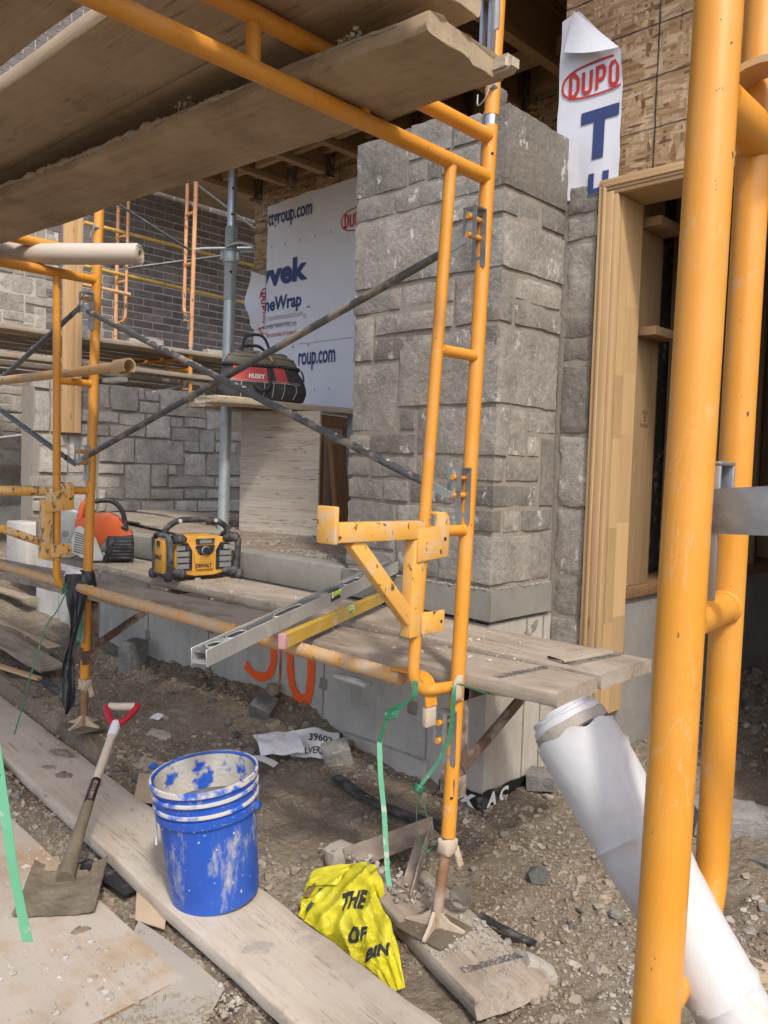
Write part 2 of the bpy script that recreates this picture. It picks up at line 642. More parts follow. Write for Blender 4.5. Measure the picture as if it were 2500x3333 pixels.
BRACE_DK = m_plain('dark_zinc_brace', (.12, .13, .135), .42, .6, .3, 30, .1, dirt=(.30, .27, .23), dirt_amt=(.60, .68), dscale=12)
RUST = m_plain('rusty_angle', (.12, .075, .055), .85, .1, .35, 26, .4, dirt=(.34, .29, .23), dirt_amt=(.46, .62))
RUSTY_SCREW = m_plain('rusty_screw', (.27, .15, .08), .8, .2, .35, 40, .3, dirt=(.42, .34, .25), dirt_amt=(.5, .66))
CREAM = m_plain('mortar_splashed_steel', (.46, .38, .28), .85, 0, .2, 30, .4, dirt=(.25, .19, .13), dirt_amt=(.56, .7))
W_PLANK = m_wood('dusty_plank', (.43, .36, .28), (.25, .20, .15), dust=(.40, .355, .30), mortar=(.57, .66), stain=.5)
W_FORE = m_wood('pale_plank', (.53, .455, .355), (.35, .29, .22), dust=(.50, .445, .37), dust_amt=(.35, .65), mortar=(.60, .67), stain=.35)
W_OVER = m_wood('overhead_plank', (.43, .325, .215), (.25, .18, .112), dust=(.44, .35, .24), dust_amt=(.34, .62), mortar=(.60, .70), stain=.35)
W_FAR = m_wood('far_plank', (.34, .28, .21), (.22, .17, .12), dust=(.36, .31, .25))
W_NEW = m_wood('new_lumber', (.53, .365, .195), (.40, .255, .125), crack=False, var=.06, bstr=.12)
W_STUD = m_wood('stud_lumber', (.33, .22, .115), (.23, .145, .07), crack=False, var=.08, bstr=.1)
W_JAMB = m_wood('finger_jointed_pine', (.54, .365, .185), (.43, .28, .13), crack=False, var=.22, knots=False, bstr=.08)
W_DARK = m_wood('old_brown_lumber', (.26, .15, .07), (.13, .07, .035), crack=True)
W_JOIST = m_wood('joist_lumber', (.42, .28, .14), (.28, .17, .08), crack=False, bstr=.1)
PLY = m_wood('plywood_sheet', (.45, .335, .215), (.33, .235, .14), dust=(.43, .385, .33), dust_amt=(.36, .54), mortar=(.63, .68), crack=False, knots=False)
PLY_BOX = m_wood('weathered_plywood', (.60, .54, .455), (.38, .325, .26), crack=True, mortar=None, knots=True, bstr=.8)
CARD = m_plain('brown_card', (.42, .32, .215), .9, 0, .12, 12, .1, dirt=(.33, .27, .2), dirt_amt=(.55, .75))
STONE = m_stone('split_limestone', (.250, .230, .200), var=.32, lime=.7, lmt=(.60, .645), bs=.7)
STONE_LOW = m_stone('low_wall_limestone', (.37, .35, .31), var=.16, lime=.6, lmt=(.63, .68), bs=.5)
STONE_FAR = m_stone('far_limestone', (.30, .275, .235), var=.22, lime=.2, warm=(.27, .24, .20))
SILL = m_conc('cast_stone', (.235, .225, .195), pits=False)
BLOCK = m_stone('grey_block', (.20, .20, .195), lime=.15)
DUSTCHIP = m_plain('dusty_gravel', (.27, .225, .168), .97, 0, .35, 7, .6, dirt=(.37, .33, .275), dirt_amt=(.5, .6), dscale=3)
CHIP = m_stone('stone_chip', (.36, .335, .295), lime=.2)
MORTAR = m_plain('mortar', (.255, .225, .185), .95, 0, .25, 22, .7)
MORTAR_PALE = m_plain('pale_mortar', (.33, .295, .245), .95, 0, .15, 22, .5)
MORTAR_WET = m_plain('wet_mortar', (.17, .135, .095), .7, 0, .25, 30, .7)
MORTAR_DRY = m_plain('dry_mortar', (.40, .35, .29), .95, 0, .2, 40, .7)
CONC = m_conc('formed_concrete', (.47, .45, .405))
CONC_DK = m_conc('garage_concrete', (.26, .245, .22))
BRICK = m_stone('dark_brick', (.185, .165, .158), var=.25, lime=.1, warm=(.15, .115, .10))
OSB = m_osb('strand_board')
INK_BLACK = m_plain('black_print', (.03, .03, .032), .8, 0, .1, 20, 0)
INK_NAVY = m_plain('navy_print', (.035, .055, .16), .7, 0, .1, 20, 0)
INK_RED = m_plain('red_print', (.46, .035, .035), .7, 0, .1, 20, 0)
INK_GREY = m_plain('grey_print', (.35, .35, .36), .7, 0, .1, 20, 0)
WRAP = m_plain('house_wrap', (.66, .67, .71), .75, 0, .04, 4, .05, dirt=(.55, .55, .57), dirt_amt=(.5, .9), dscale=3)
SPRAY = m_plain('orange_marking_paint', (.95, .125, .02), .7, 0, .1, 30, .1, dirt=(.75, .18, .06), dirt_amt=(.58, .7), dscale=30)
TAPE_G = m_plain('green_strap', (.022, .13, .065), .35, 0, .2, 60, .1, dirt=(.30, .36, .27), dirt_amt=(.58, .7), dscale=40)
TAPE_PALE = m_plain('pale_green_strap', (.13, .37, .22), .35, 0, .1, 60, .1, dirt=(.45, .46, .36), dirt_amt=(.58, .66), dscale=22)
BLACK_PL = m_plain('black_plastic', (.022, .023, .026), .4, 0, .3, 30, .15, dirt=(.22, .20, .18), dirt_amt=(.56, .8), dscale=12)
RUBBER = m_plain('dusty_black_rubber', (.026, .028, .032), .7, 0, .2, 30, .2, dirt=(.20, .195, .19), dirt_amt=(.45, .8), dscale=14)
RADIO_Y = m_plain('yellow_radio_plastic', (.60, .30, .045), .5, 0, .08, 20, .05, dirt=(.48, .36, .2), dirt_amt=(.6, .85), dscale=8)
GREY_PL = m_plain('grey_plastic', (.46, .46, .44), .5, 0, .1, 20, .05, dirt=(.36, .33, .28), dirt_amt=(.58, .8))
GRILLE = m_plain('speaker_grille', (.25, .25, .245), .6, .4, .25, 30, .15, dirt=(.34, .33, .31), dirt_amt=(.5, .7))
SAW_O = m_plain('orange_saw_plastic', (.56, .10, .025), .4, 0, .1, 20, .05, dirt=(.40, .25, .16), dirt_amt=(.56, .8), dscale=7)
LCD = m_plain('lcd', (.20, .21, .17), .3, 0, .05, 20, 0)
def m_bucket():
    k = NM('blue_bucket_plastic', .36, 0, .5)
    col = k.mix(k.noise(6, 3), (.014, .066, .34), (.022, .098, .46))
    st = k.thr(k.noise(7, 8, .72, stretch=(1.3, 1.3, .45)), .55, .66)
    col = k.mix(st, col, (.36, .37, .38))
    sc = k.noise(13, 4, .6, stretch=(3, 3, .8), dist=1.2)
    sl = k.thr(k.math('ABSOLUTE', k.math('SUBTRACT', sc, .5)), .007, 0)
    sl = k.math('MULTIPLY', sl, k.thr(k.noise(9, 3), .52, .6))
    col = k.mix(k.math('MULTIPLY', sl, .6), col, (.45, .48, .56))
    sp = k.thr(k.noise(60, 3, .5), .70, .73)
    col = k.mix(sp, col, (.48, .46, .42))
    k.rough(st, .34, .9)
    k.bump(st, .3, .002)
    return k.out(col)
BUCKET = m_bucket()
BUCKET_RIM = m_plain('mortar_coated_rim', (.03, .11, .50), .5, 0, .1, 20, .1, dirt=(.50, .47, .42), dirt_amt=(.40, .50), dscale=16)
BUCKET_IN = m_plain('mortar_lined_bucket', (.44, .415, .36), .95, 0, .15, 22, .8, dirt=(.018, .085, .42), dirt_amt=(.53, .58), dscale=7)
BUCKET_FL = m_plain('bucket_floor_slurry', (.20, .20, .20), .9, 0, .3, 12, .5, dirt=(.03, .08, .32), dirt_amt=(.5, .75), dscale=8)
RED_PL = m_plain('red_grip', (.38, .018, .03), .45, 0, .15, 20, .1, dirt=(.45, .33, .29), dirt_amt=(.6, .72), dscale=20)
HANDLE_W = m_wood('pale_handle_wood', (.60, .53, .43), (.50, .43, .34), crack=False, knots=False, dust=(.50, .44, .37))
MUDSTEEL = m_plain('mortar_caked_steel', (.135, .108, .075), .9, 0, .35, 12, 1.0, dirt=(.21, .172, .125), dirt_amt=(.5, .75), dscale=6)
DARKLABEL = m_plain('dark_handle_sleeve', (.045, .016, .02), .4, 0, .2, 20, .05, dirt=(.35, .30, .25), dirt_amt=(.64, .7), dscale=30)
YBAG = m_plain('yellow_plastic_film', (.58, .52, .03), .36, 0, .08, 12, .08)
YBAG.node_tree.nodes['Principled BSDF'].inputs['Subsurface Weight'].default_value = 0.0
ALU = m_plain('dusty_aluminium', (.44, .45, .44), .45, .5, .15, 16, .1, dirt=(.46, .44, .40), dirt_amt=(.46, .66), dscale=10)
ALU_FACE = m_plain('dark_aluminium', (.16, .17, .185), .4, .5, .2, 16, .1, dirt=(.46, .46, .44), dirt_amt=(.52, .66), dscale=12)
LEVEL_Y = m_plain('yellow_level_paint', (.50, .32, .045), .45, 0, .1, 20, .1, dirt=(.42, .38, .30), dirt_amt=(.52, .66), dscale=16)
VIAL = m_plain('green_vial', (.32, .60, .06), .15, 0, .1, 20, 0)
PINK = m_plain('pink_end_cap', (.48, .26, .27), .7, 0, .1, 20, .1)
CLOTH_BK = m_plain('black_canvas', (.050, .048, .050), .9, 0, .3, 60, .4, dirt=(.22, .20, .19), dirt_amt=(.55, .8), dscale=7)
CLOTH_RED = m_plain('red_canvas', (.46, .075, .07), .85, 0, .15, 60, .3, dirt=(.40, .22, .19), dirt_amt=(.6, .85), dscale=9)
CLOTH_OL = m_plain('faded_olive_canvas', (.17, .165, .12), .95, 0, .25, 60, .5, dirt=(.26, .25, .20), dirt_amt=(.5, .7), dscale=10)
STITCH = m_plain('pale_stitching', (.50, .49, .46), .9, 0, .1, 40, 0)
PAPER_ROLL = m_plain('kraft_paper', (.50, .44, .37), .85, 0, .06, 6, .08, dirt=(.42, .38, .34), dirt_amt=(.55, .8), dscale=5)
POLY_ROLL = m_plain('white_wrap_roll', (.50, .495, .485), .55, 0, .06, 5, .5, dirt=(.42, .345, .26), dirt_amt=(.57, .80), dscale=11)
PAPER = m_plain('white_paper', (.72, .71, .72), .8, 0, .06, 12, .05, dirt=(.45, .40, .34), dirt_amt=(.56, .75), dscale=18)
TAR_AND_SHADE = m_plain('membrane_and_shade_black', (.018, .019, .02), .5, 0, .2, 20, .1, dirt=(.22, .19, .15), dirt_amt=(.56, .66), dscale=20)  # membrane black, also used to paint the unlit bays behind the studs
WHITE_PR = m_plain('white_print', (.75, .75, .73), .7, 0, .08, 20, 0)
CUP = m_plain('clear_cup_plastic', (.7, .7, .68), .12, 0, .05, 20, 0)
CUP.node_tree.nodes['Principled BSDF'].inputs['Transmission Weight'].default_value = .85
DRYCOB = m_plain('mortar_dust_wall', (.44, .40, .34), .95, 0, .2, 30, .6)

def m_ground():
    k = NM('site_dirt', .97, 0, .1)
    v = k.raw
    a = k.noise(1.1, 8, .62, vec=v)
    b = k.noise(9, 9, .7, vec=v)
    c = k.noise(60, 6, .7, vec=v)
    col = k.ramp(a, [(.30, (.170, .122, .076)), (.45, (.245, .192, .132)), (.60, (.325, .270, .203)), (.75, (.40, .350, .280))])
    col = k.mix(k.math('MULTIPLY', k.thr(b, .42, .72), .5), col, (.42, .38, .325))
    col = k.mix(k.math('MULTIPLY', k.thr(k.noise(2.3, 5, .6, vec=v), .56, .68), .65), col, (.150, .105, .062))
    col = k.mix(k.math('MULTIPLY', k.thr(c, .35, .7), .35), col, (.12, .092, .065))
    sp = k.thr(k.vor(75, vec=v), .26, .18)
    sg = k.thr(k.noise(5, 4, vec=v), .46, .60)
    sp = k.math('MULTIPLY', sp, sg)
    col = k.mix(k.math('MULTIPLY', sp, .6), col, (.46, .43, .385))
    k.bump(b, 1.0, .045)
    k.bump(sp, .6, .008)
    k.bump(c, 1.0, .012)
    return k.out(col)
DIRT = m_ground()
SOIL = m_plain('loose_soil', (.225, .175, .120), .97, 0, .25, 18, .8, dirt=(.31, .26, .20), dirt_amt=(.5, .75), dscale=7)
# ------------------------------------------------------------------ ground
GP = np.array([
    (0, 0, 0), (-1, .5, 0), (-2, .8, 0), (-3, 1.0, .03), (-4.5, 1.2, .08), (-6, 1.0, .15), (1.5, .5, 0), (.5, 1.5, .03), (-.4, 1.2, .01),
    (-1.2, 1.6, .03), (-1.5, 1.8, .045), (-1.0, 2.0, .05), (-2.4, 2.3, .09), (-2.0, 1.95, .055), (-2.6, 1.75, .05), (-3.0, 1.85, .06),
    (-3.3, 2.1, .12), (-3.63, 1.79, .185), (-3.45, 1.62, .10), (-4.3, 1.9, .16), (-5.1, 2.0, .17), (-6.0, 2.1, .25), (-4.4, 2.4, .20), (-3.9, 2.35, .19),
    (-3.2, 2.4, .17), (-2.85, 2.4, .14), (-6.1, 2.62, .32), (-5.3, 2.62, .27), (-4.68, 2.62, .235), (-4.3, 2.62, .26), (-3.95, 2.62, .285),
    (-3.4, 2.62, .285), (-3.2, 2.62, .29), (-2.95, 2.62, .272), (-2.75, 2.62, .205), (-2.24, 2.62, .150), (-2.0, 2.60, .095), (-1.90, 2.58, .085),
    (-1.90, 2.85, .115), (-1.90, 3.05, .14), (-1.2, 3.0, .11), (-.7, 2.4, .08), (-1.69, 3.5, .25), (-1.69, 4.5, .34), (-1.2, 4.2, .24), (-.5, 4.2, .18), (0, 3, .08), (0, 7, .3), (-1.5, 6, .4), (2, 4, .1),
    (-7, 2.3, .40), (-8.3, 3.2, .58), (-9, 1.2, .5), (-12, 3, .8), (-9, 5, .7), (10, 0, 0), (0, -10, 0), (-14, -6, .3), (10, 12, .3), (-12, 14, .8), (-45, 0, .8), (45, 0, 0), (0, 45, .5), (0, -45, 0)], dtype=float)
_d = np.sqrt(((GP[:, None, :2] - GP[None, :, :2]) ** 2).sum(-1))
_W = np.linalg.solve(np.block([[_d, np.ones((len(GP), 1))], [np.ones((1, len(GP))), np.zeros((1, 1))]]), np.append(GP[:, 2], 0))
PADS = []     # (centre, direction, half length, half width, top limit): ground stays below what lies on it
def gz(x, y, rough=True):
    z = float(np.sqrt((GP[:, 0] - x) ** 2 + (GP[:, 1] - y) ** 2) @ _W[:-1] + _W[-1])
    if rough:
        p = (x, y, 0)
        z += .018 * nz(p, 3.1, 1) + .014 * nz(p, 9, 2) + .011 * nz(p, 24, 3) + .007 * nz(p, 60, 4)
        if x > -1.5 and y > 1.5:
            z += .030 * nz(p, 4.6, 12) * min(1, (x + 1.5) * 3)
        if y > 2.25 and -3.6 < x < -2.6:
            z += .025 * abs(nz(p, 7, 8))
    for c, d, hl, hw, top in PADS:
        dx, dy = x - c[0], y - c[1]
        u = dx * d[0] + dy * d[1]; v = -dx * d[1] + dy * d[0]
        e = max(abs(u) - hl, abs(v) - hw)
        if e < .05:
            t = min(1, max(0, e / .05))
            z = min(z, top * (1 - t) + max(z, top) * t) if e > 0 else min(z, top)
    return z
def pad(a, b, w_, top):
    a, b = V(a), V(b)
    d = (b - a)
    PADS.append((((a + b) / 2)[:2], d.normalized()[:2], d.length / 2, w_ / 2, top))
WALK_A, WALK_B = V((-5.2, 1.735, .102)), V((-.62, 1.335, .098))
PAD_A, PAD_B = V((-1.77, 1.965, .102)), V((-1.165, 1.765, .100))
pad(WALK_A, WALK_B, .285, .048)
pad(PAD_A, PAD_B, .245, .048)
pad((-3.4, .75, 0), (-1.88, .66, 0), 1.1, .040)
xs = np.concatenate([np.linspace(-60, -12, 12)[:-1], np.linspace(-12, -4.4, 100)[:-1], np.linspace(-4.4, .2, 350)[:-1], np.linspace(.2, 6, 40)[:-1], np.linspace(6, 60, 12)])
ys = np.concatenate([np.linspace(-60, -1, 12)[:-1], np.linspace(-1, .4, 28)[:-1], np.linspace(.4, 3.1, 210)[:-1], np.linspace(3.1, 8, 80)[:-1], np.linspace(8, 60, 12)])
gv = [(x, y, gz(x, y)) for x in xs.tolist() for y in ys.tolist()]
nx_, ny_ = len(xs), len(ys)
ii = np.arange(nx_ - 1)[:, None] * ny_ + np.arange(ny_ - 1)[None, :]
gf = np.stack([ii, ii + ny_, ii + ny_ + 1, ii + 1], -1).reshape(-1, 4)
me = bpy.data.meshes.new('ground')
me.from_pydata(gv, [], gf.tolist())
kind(fin_me('ground', me, DIRT, None, Matrix.Identity(4), sharp=None), 'structure')

def rock_bm(n=12, flat=.7, seed=0):
    r = random.Random(seed)
    bm = bmn()
    for _ in range(n):
        p = V((r.gauss(0, 1), r.gauss(0, 1), r.gauss(0, 1))).normalized()
        bm.verts.new((p.x, p.y * r.uniform(.75, 1), p.z * flat))
    h = bmesh.ops.convex_hull(bm, input=bm.verts[:])
    bmesh.ops.delete(bm, geom=list({g for g in h['geom_interior'] if isinstance(g, bmesh.types.BMVert)}), context='VERTS')
    bmesh.ops.triangulate(bm, faces=bm.faces[:])
    return bm
RV = []
for s in range(14):
    b = rock_bm(12, .78, s)
    b.verts.index_update()
    RV.append((np.array([v.co[:] for v in b.verts]), np.array([[v.index for v in f.verts] for f in b.faces])))
    b.free()

def scatter(name, pts, mat, parent=None, seed=3):
    """Many small stones joined into one mesh: pts = (x, y, z, radius)."""
    r = np.random.RandomState(seed)
    vv, ff, n = [], [], 0
    for (x, y, z, s) in pts:
        a, f = RV[r.randint(len(RV))]
        t, t2 = r.uniform(0, 6.28, 2)
        c, s_ = math.cos(t), math.sin(t)
        q = a * (s * r.uniform(.7, 1.3, 3))
        ca, sa = math.cos(t2 * .12 - .35), math.sin(t2 * .12 - .35)
        q = q @ np.array([[1, 0, 0], [0, ca, sa], [0, -sa, ca]])
        q = q @ np.array([[c, s_, 0], [-s_, c, 0], [0, 0, 1]])
        vv.append(q + (x, y, z + s * .12)); ff.append(f + n); n += len(a)
    vv = np.concatenate(vv); ff = np.concatenate(ff)
    me = bpy.data.meshes.new(name)
    me.from_pydata(vv.tolist(), [], ff.tolist())
    o = fin_me(name, me, mat, parent, None, sharp=None)
    kind(o, 'stuff')
    return o

pr = random.Random(11)
pts = []
while len(pts) < 34000:
    x = pr.uniform(-6.2, .1); y = pr.uniform(.45, 3.0 if x < -1.9 else 5.0)
    if x < -1.93 and y > 2.6:
        continue
    d = math.hypot(x, y)
    if pr.random() > min(1, (2.6 / d) ** 1.6):
        continue
    m = 1.3 * nz((x, y, 0), 1.3, 31) + .7 * nz((x, y, 0), 4.0, 32) - (.5 if x < -2.6 and y > 1.9 else 0)
    if m < -.05 + pr.uniform(-.2, .2):
        continue
    s = .0030 * (1 / max(.012, pr.random())) ** .45
    s = min(s, .020)
    pts.append((x, y, gz(x, y), s))
scatter('gravel', pts[:5000], CHIP)
scatter('dusty_gravel', pts[5000:], DUSTCHIP, seed=4)
pts = []
while len(pts) < 14000:
    x = pr.uniform(-4.5, .0); y = pr.uniform(.5, 2.6)
    m = nz((x, y, 0), 2.1, 35)
    if m < pr.uniform(-.3, .3):
        continue
    s = min(.013, .0034 * (1 / max(.02, pr.random())) ** .45)
    pts.append((x, y, gz(x, y), s))
scatter('dirt_clods', pts, SOIL, seed=5)
# heap of loose soil spilled along the foundation wall
pts = []
for _ in range(1500):
    x = pr.uniform(-4.6, -2.55); y = 2.62 - abs(pr.gauss(0, .16))
    pts.append((x, y, gz(x, y), min(.028, .004 * (1 / max(.02, pr.random())) ** .5)))
for _ in range(700):
    y = pr.uniform(3.3, 6); x = -1.66 + abs(pr.gauss(0, .16))
    pts.append((x, y, gz(x, y), min(.04, .006 * (1 / max(.02, pr.random())) ** .5)))
scatter('soil_lumps', pts, SOIL, seed=8)

# ------------------------------------------------------------------ house: foundation and porch
fw = thing('foundation_wall', 'long grey poured concrete foundation wall sprayed with orange marks', 'wall', (-4, 2.75, 0))
bm = bmn()
abox(bm, (-6.08, 2.622, -.4), (-1.925, 2.95, .842))
fin('wall_body', bm, CONC, fw)
bm = bmn()
abox(bm, (-1.99, 2.62, -.4), (-1.915, 3.22, .842))
fin('return_wall', bm, m_conc('warm_lit_concrete', (.42, .385, .33)), fw)  # tan tint paints the warm light on this side face
bm = bmn()
abox(bm, (-6.08, 2.612, .845), (-2.76, 2.76, .985))
bevel(bm, .008)
fin('curb', bm, SILL, fw)
bm = bmn()
for x in (-4.475, -3.832, -3.201, -2.871, -2.219, -5.1, -5.7):
    tube(bm, [(x + .004 * nz((x, z, 0), 9), 2.6195, z) for z in np.linspace(.05, .84, 14)], .0035, 6)
kind(fin('form_seam', bm, MORTAR, fw), 'stuff')
for i, (x, z) in enumerate(((-3.82, .53), (-2.872, .41), (-2.225, .62), (-3.2, .62), (-4.48, .60), (-2.3, .42), (-3.83, .30), (-4.48, .38))):
    bm = rockbox((x - .028, 2.615, z - .028), (x + .028, 2.63, z + .03), i, .014, .005, .006)
    fin('form_tie', bm, MORTAR, fw)
bm = bmn()
abox(bm, (-2.70, 2.590, .10), (-2.2, 2.62, .222))
bevel(bm, .004)
fin('footing_ledge', bm, CONC, fw)
bm = bmn()
tube(bm, [(-1.9115, 2.885, z) for z in np.linspace(.12, .84, 12)], .0035, 6)
tube(bm, [(-1.9115, 3.01, z) for z in np.linspace(.12, .84, 12)], .003, 6)
kind(fin('form_seam', bm, MORTAR, fw), 'stuff')

# orange sprayed marks, flat on the concrete
def stroke(name, pts, w_, seed):
    bm = bmn()
    pts = [V((p[0], 0, p[1])) for p in pts]
    pp = fillet(pts, .06, 8)
    L = []
    for i, p in enumerate(pp):
        t = (pp[min(i + 1, len(pp) - 1)] - pp[max(i - 1, 0)]).normalized()
        s = V((-t.z, 0, t.x))
        ww = w_ * (1 + .18 * nz(p, 30, seed))
        L.append((bm.verts.new(V((p.x, 2.6165, p.z)) + s * ww / 2), bm.verts.new(V((p.x, 2.6165, p.z)) - s * ww / 2 * (1 + .3 * nz(p, 40, seed + 1)))))
    for a, b in zip(L, L[1:]):
        bm.faces.new((a[0], a[1], b[1], b[0]))
    for _ in range(16):      # runs of wet paint
        a = rnd.choice(L)[rnd.randint(0, 1)].co
        h = rnd.uniform(.01, .05)
        q = [bm.verts.new((a.x + dx, 2.6158, a.z + dz)) for dx, dz in ((-.002, .004), (.002, .004), (.001, -h), (-.001, -h))]
        bm.faces.new(q)
    return fin(name, bm, SPRAY, fw, sharp=None)
stroke('sprayed_mark', [(-3.42, .62), (-3.40, .56), (-3.33, .575), (-3.262, .545), (-3.245, .46), (-3.27, .38), (-3.34, .345), (-3.42, .35), (-3.485, .39)], .048, 1)
stroke('sprayed_mark', [(-3.125, .56), (-3.12, .46), (-3.105, .36), (-3.05, .305), (-2.99, .30), (-2.965, .36), (-2.958, .46), (-2.965, .55)], .050, 2)
stroke('sprayed_mark', [(-3.195, .56), (-3.195, .45), (-3.196, .36)], .008, 3)

# membrane strip with white print at the foot of the corner
mb = thing('membrane_strip', 'black membrane edge with white letters at the foot of the concrete corner', 'membrane', (-1.92, 2.61, .1))
bm = bmn()
grid(bm, lambda u, v: V((-2.13 + .222 * u, 2.6085 - .004 * abs(nz((u, v, 0), 5)), .05 + .115 * v + .006 * nz((u, 0, 0), 6))), 12, 3)
grid(bm, lambda u, v: V((-1.9065 + .004 * abs(nz((u, v, 1), 5)), 2.6095 + .45 * u, .05 + .12 * v + .008 * nz((u, 3, 0), 6))), 14, 3)
fin('sheet', bm, TAR_AND_SHADE, mb)
text_obj('lettering', 'MX', planar((-2.09, 2.6010, .100), (.15, 0, 0), (.01, 0, .055)), WHITE_PR, mb)
text_obj('lettering', 'A C', planar((-1.8995, 2.63, .105), (0, .14, 0), (0, .012, .058)), WHITE_PR, mb)

bm = bmn()
abox(bm, (-6.6, 2.765, .5), (-1.95, 4.6, .980))
kind(fin('porch_floor', bm, m_plain('porch_dirt', (.22, .165, .115), .97, 0, .25, 9, .7, dirt=(.33, .28, .22), dirt_amt=(.5, .75), dscale=4)), 'structure')
pts = [(pr.uniform(-6.4, -2.8), pr.uniform(2.8, 4.1), .980, min(.03, .004 * (1 / max(.02, pr.random())) ** .5)) for _ in range(1800)]
pts += [(pr.uniform(-3.5, -2.78), pr.uniform(2.775, 2.95), .982, min(.02, .004 * (1 / max(.02, pr.random())) ** .5)) for _ in range(500)]
scatter('porch_crumbs', pts, MORTAR, seed=4)
for i, (a, b, wd, th, lab) in enumerate((((-6.35, 3.35, 1.012), (-4.4, 3.03, 1.002), .42, .018, 'thin warped board lying on the porch dirt behind the radio'),
                                         ((-6.3, 3.75, 1.030), (-5.25, 3.62, 1.010), .36, .02, 'curled board leaning on the porch floor by the low wall'))):
    tag(plank('board_scrap', a, b, wd, th, W_FAR, None, 60 + i, bow=.012), lab, 'board')

# ------------------------------------------------------------------ stone pier
PY, PX = 2.62, -1.915
pier = thing('stone_pier', 'tall grey limestone corner pier laid in random courses', 'pier', (-2.3, 2.8, .98))
LEFT = [(-2.748, -2.435, 2.655, 2.905), (-2.424, -2.195, 2.752, 2.905), (-2.184, -2.05, 2.752, 2.862), (-2.427, -2.332, 2.655, 2.742), (-2.243, -2.045, 2.652, 2.742),
        (-2.205, -2.045, 2.552, 2.642), (-2.321, -2.253, 2.652, 2.742), (-2.744, -2.508, 2.549, 2.643), (-2.497, -2.216, 2.549, 2.643), (-2.220, -2.048, 2.449, 2.541),
        (-2.744, -2.232, 2.245, 2.541), (-2.219, -1.916, 2.245, 2.439), (-2.743, -2.451, 2.135, 2.233), (-2.440, -2.157, 2.135, 2.233), (-2.146, -1.916, 2.033, 2.233),
        (-2.738, -2.612, 1.924, 2.123), (-2.600, -2.158, 2.033, 2.123), (-2.600, -1.930, 1.922, 2.022), (-2.736, -2.454, 1.612, 1.912),
        (-2.435, -2.341, 1.615, 1.706), (-2.744, -2.615, 1.512, 1.600), (-2.603, -2.340, 1.512, 1.600), (-2.327, -2.236, 1.512, 1.706),
        (-2.752, -2.611, 1.410, 1.500), (-2.599, -2.332, 1.410, 1.500), (-2.320, -2.236, 1.410, 1.500), (-2.747, -2.528, 1.308, 1.398), (-2.516, -2.370, 1.308, 1.398), (-2.358, -2.110, 1.308, 1.398),
        (-2.745, -2.444, 1.090, 1.297), (-2.431, -2.243, 1.190, 1.297), (-2.231, -2.032, 1.203, 1.297), (-2.434, -2.202, .998, 1.180), (-2.190, -2.038, .998, 1.190), (-2.745, -2.446, .998, 1.080)]
RIGHT = [(2.730, 2.872, 2.449, 2.541), (2.884, 3.058, 2.449, 2.541), (2.722, 3.055, 2.135, 2.233), (2.722, 3.060, 2.033, 2.123), (2.716, 2.833, 1.512, 1.706),
         (2.846, 3.056, 1.615, 1.706), (2.846, 2.936, 1.512, 1.603), (2.949, 3.056, 1.308, 1.600), (2.702, 2.936, 1.410, 1.500),
         (2.694, 2.808, 1.206, 1.297), (2.822, 3.050, 1.206, 1.297), (2.915, 3.050, .998, 1.194), (2.64, 2.82, .72, .850), (2.835, 3.04, .68, .850)]
# stones that turn the corner: x from, y to, z0, z1
CORNER = [(-2.038, 3.065, 2.552, 2.862), (-2.037, 2.718, 2.449, 2.541), (-1.99, 3.058, 2.245, 2.439), (-1.99, 2.708, 2.033, 2.233), (-2.442, 3.048, 1.716, 2.018), (-2.226, 2.704, 1.512, 1.706),
          (-2.226, 2.690, 1.410, 1.500), (-2.098, 2.924, 1.308, 1.398), (-2.020, 2.682, 1.206, 1.297), (-2.026, 2.903, .998, 1.194)]
n = 0
for (x0, x1, z0, z1) in LEFT:
    n += 1
    z0 += .003; z1 -= .003; x0 += .003
    if x1 == -1.916:
        x1 = -2.002
    big = (x1 - x0) * (z1 - z0) > .05
    fin('stone', rockbox((x0, PY + rnd.uniform(-.005, .003), z0), (x1, PY + .09, z1), n, .026 if big else .02, .0055, .005, wob=.004), STONE, pier, sharp=30)
for (y0, y1, z0, z1) in RIGHT:
    n += 1
    z0 += .003; z1 -= .003; y0 += .002; y1 -= .002
    fin('stone', rockbox((PX - .09, y0, z0), (PX + rnd.uniform(-.004, .004), y1, z1), n, .02, .0055, .005, wob=.004), STONE, pier, sharp=30)
for (x0, y1, z0, z1) in CORNER:
    n += 1
    z0 += .003; z1 -= .003
    fin('stone', rockbox((x0, PY + rnd.uniform(-.003, .003), z0), (PX + rnd.uniform(-.003, .003), y1, z1), n, .026, .0055, .005, wob=.003), STONE, pier, sharp=30)
bm = rockbox((-2.735, PY + .0065, .96), (PX - .0065, 3.06, 2.84), 3, .2, .006, .004, wob=.004)
fin('mortar_core', bm, MORTAR, pier)
bm = rockbox((-2.02, PY + .03, .40), (PX - .012, 3.06, .86), 3, .2, .006, .004, wob=.004)
fin('mortar_core', bm, MORTAR, pier)
bm = rockbox((-2.752, PY - .016, .858), (PX + .018, 3.045, .982), 5, .12, .0015, .003, wob=.001)
fin('sill_course', bm, SILL, pier)
pts = [(pr.uniform(-2.7, -1.92), PY - .014 + abs(pr.gauss(0, .012)), .982, pr.uniform(.003, .009)) for _ in range(260)]
pts += [(PX + .014 - abs(pr.gauss(0, .012)), pr.uniform(2.65, 3.04), .982, pr.uniform(.003, .009)) for _ in range(200)]
scatter('mortar_crumbs', pts, MORTAR, pier, 6)
tag(fin('loose_stone', rockbox((-2.075, 2.66, 2.885), (-2.0, 2.74, 2.975), 77, .025, .008, .014), STONE), 'small rough stone perched on top of the pier', 'stone')
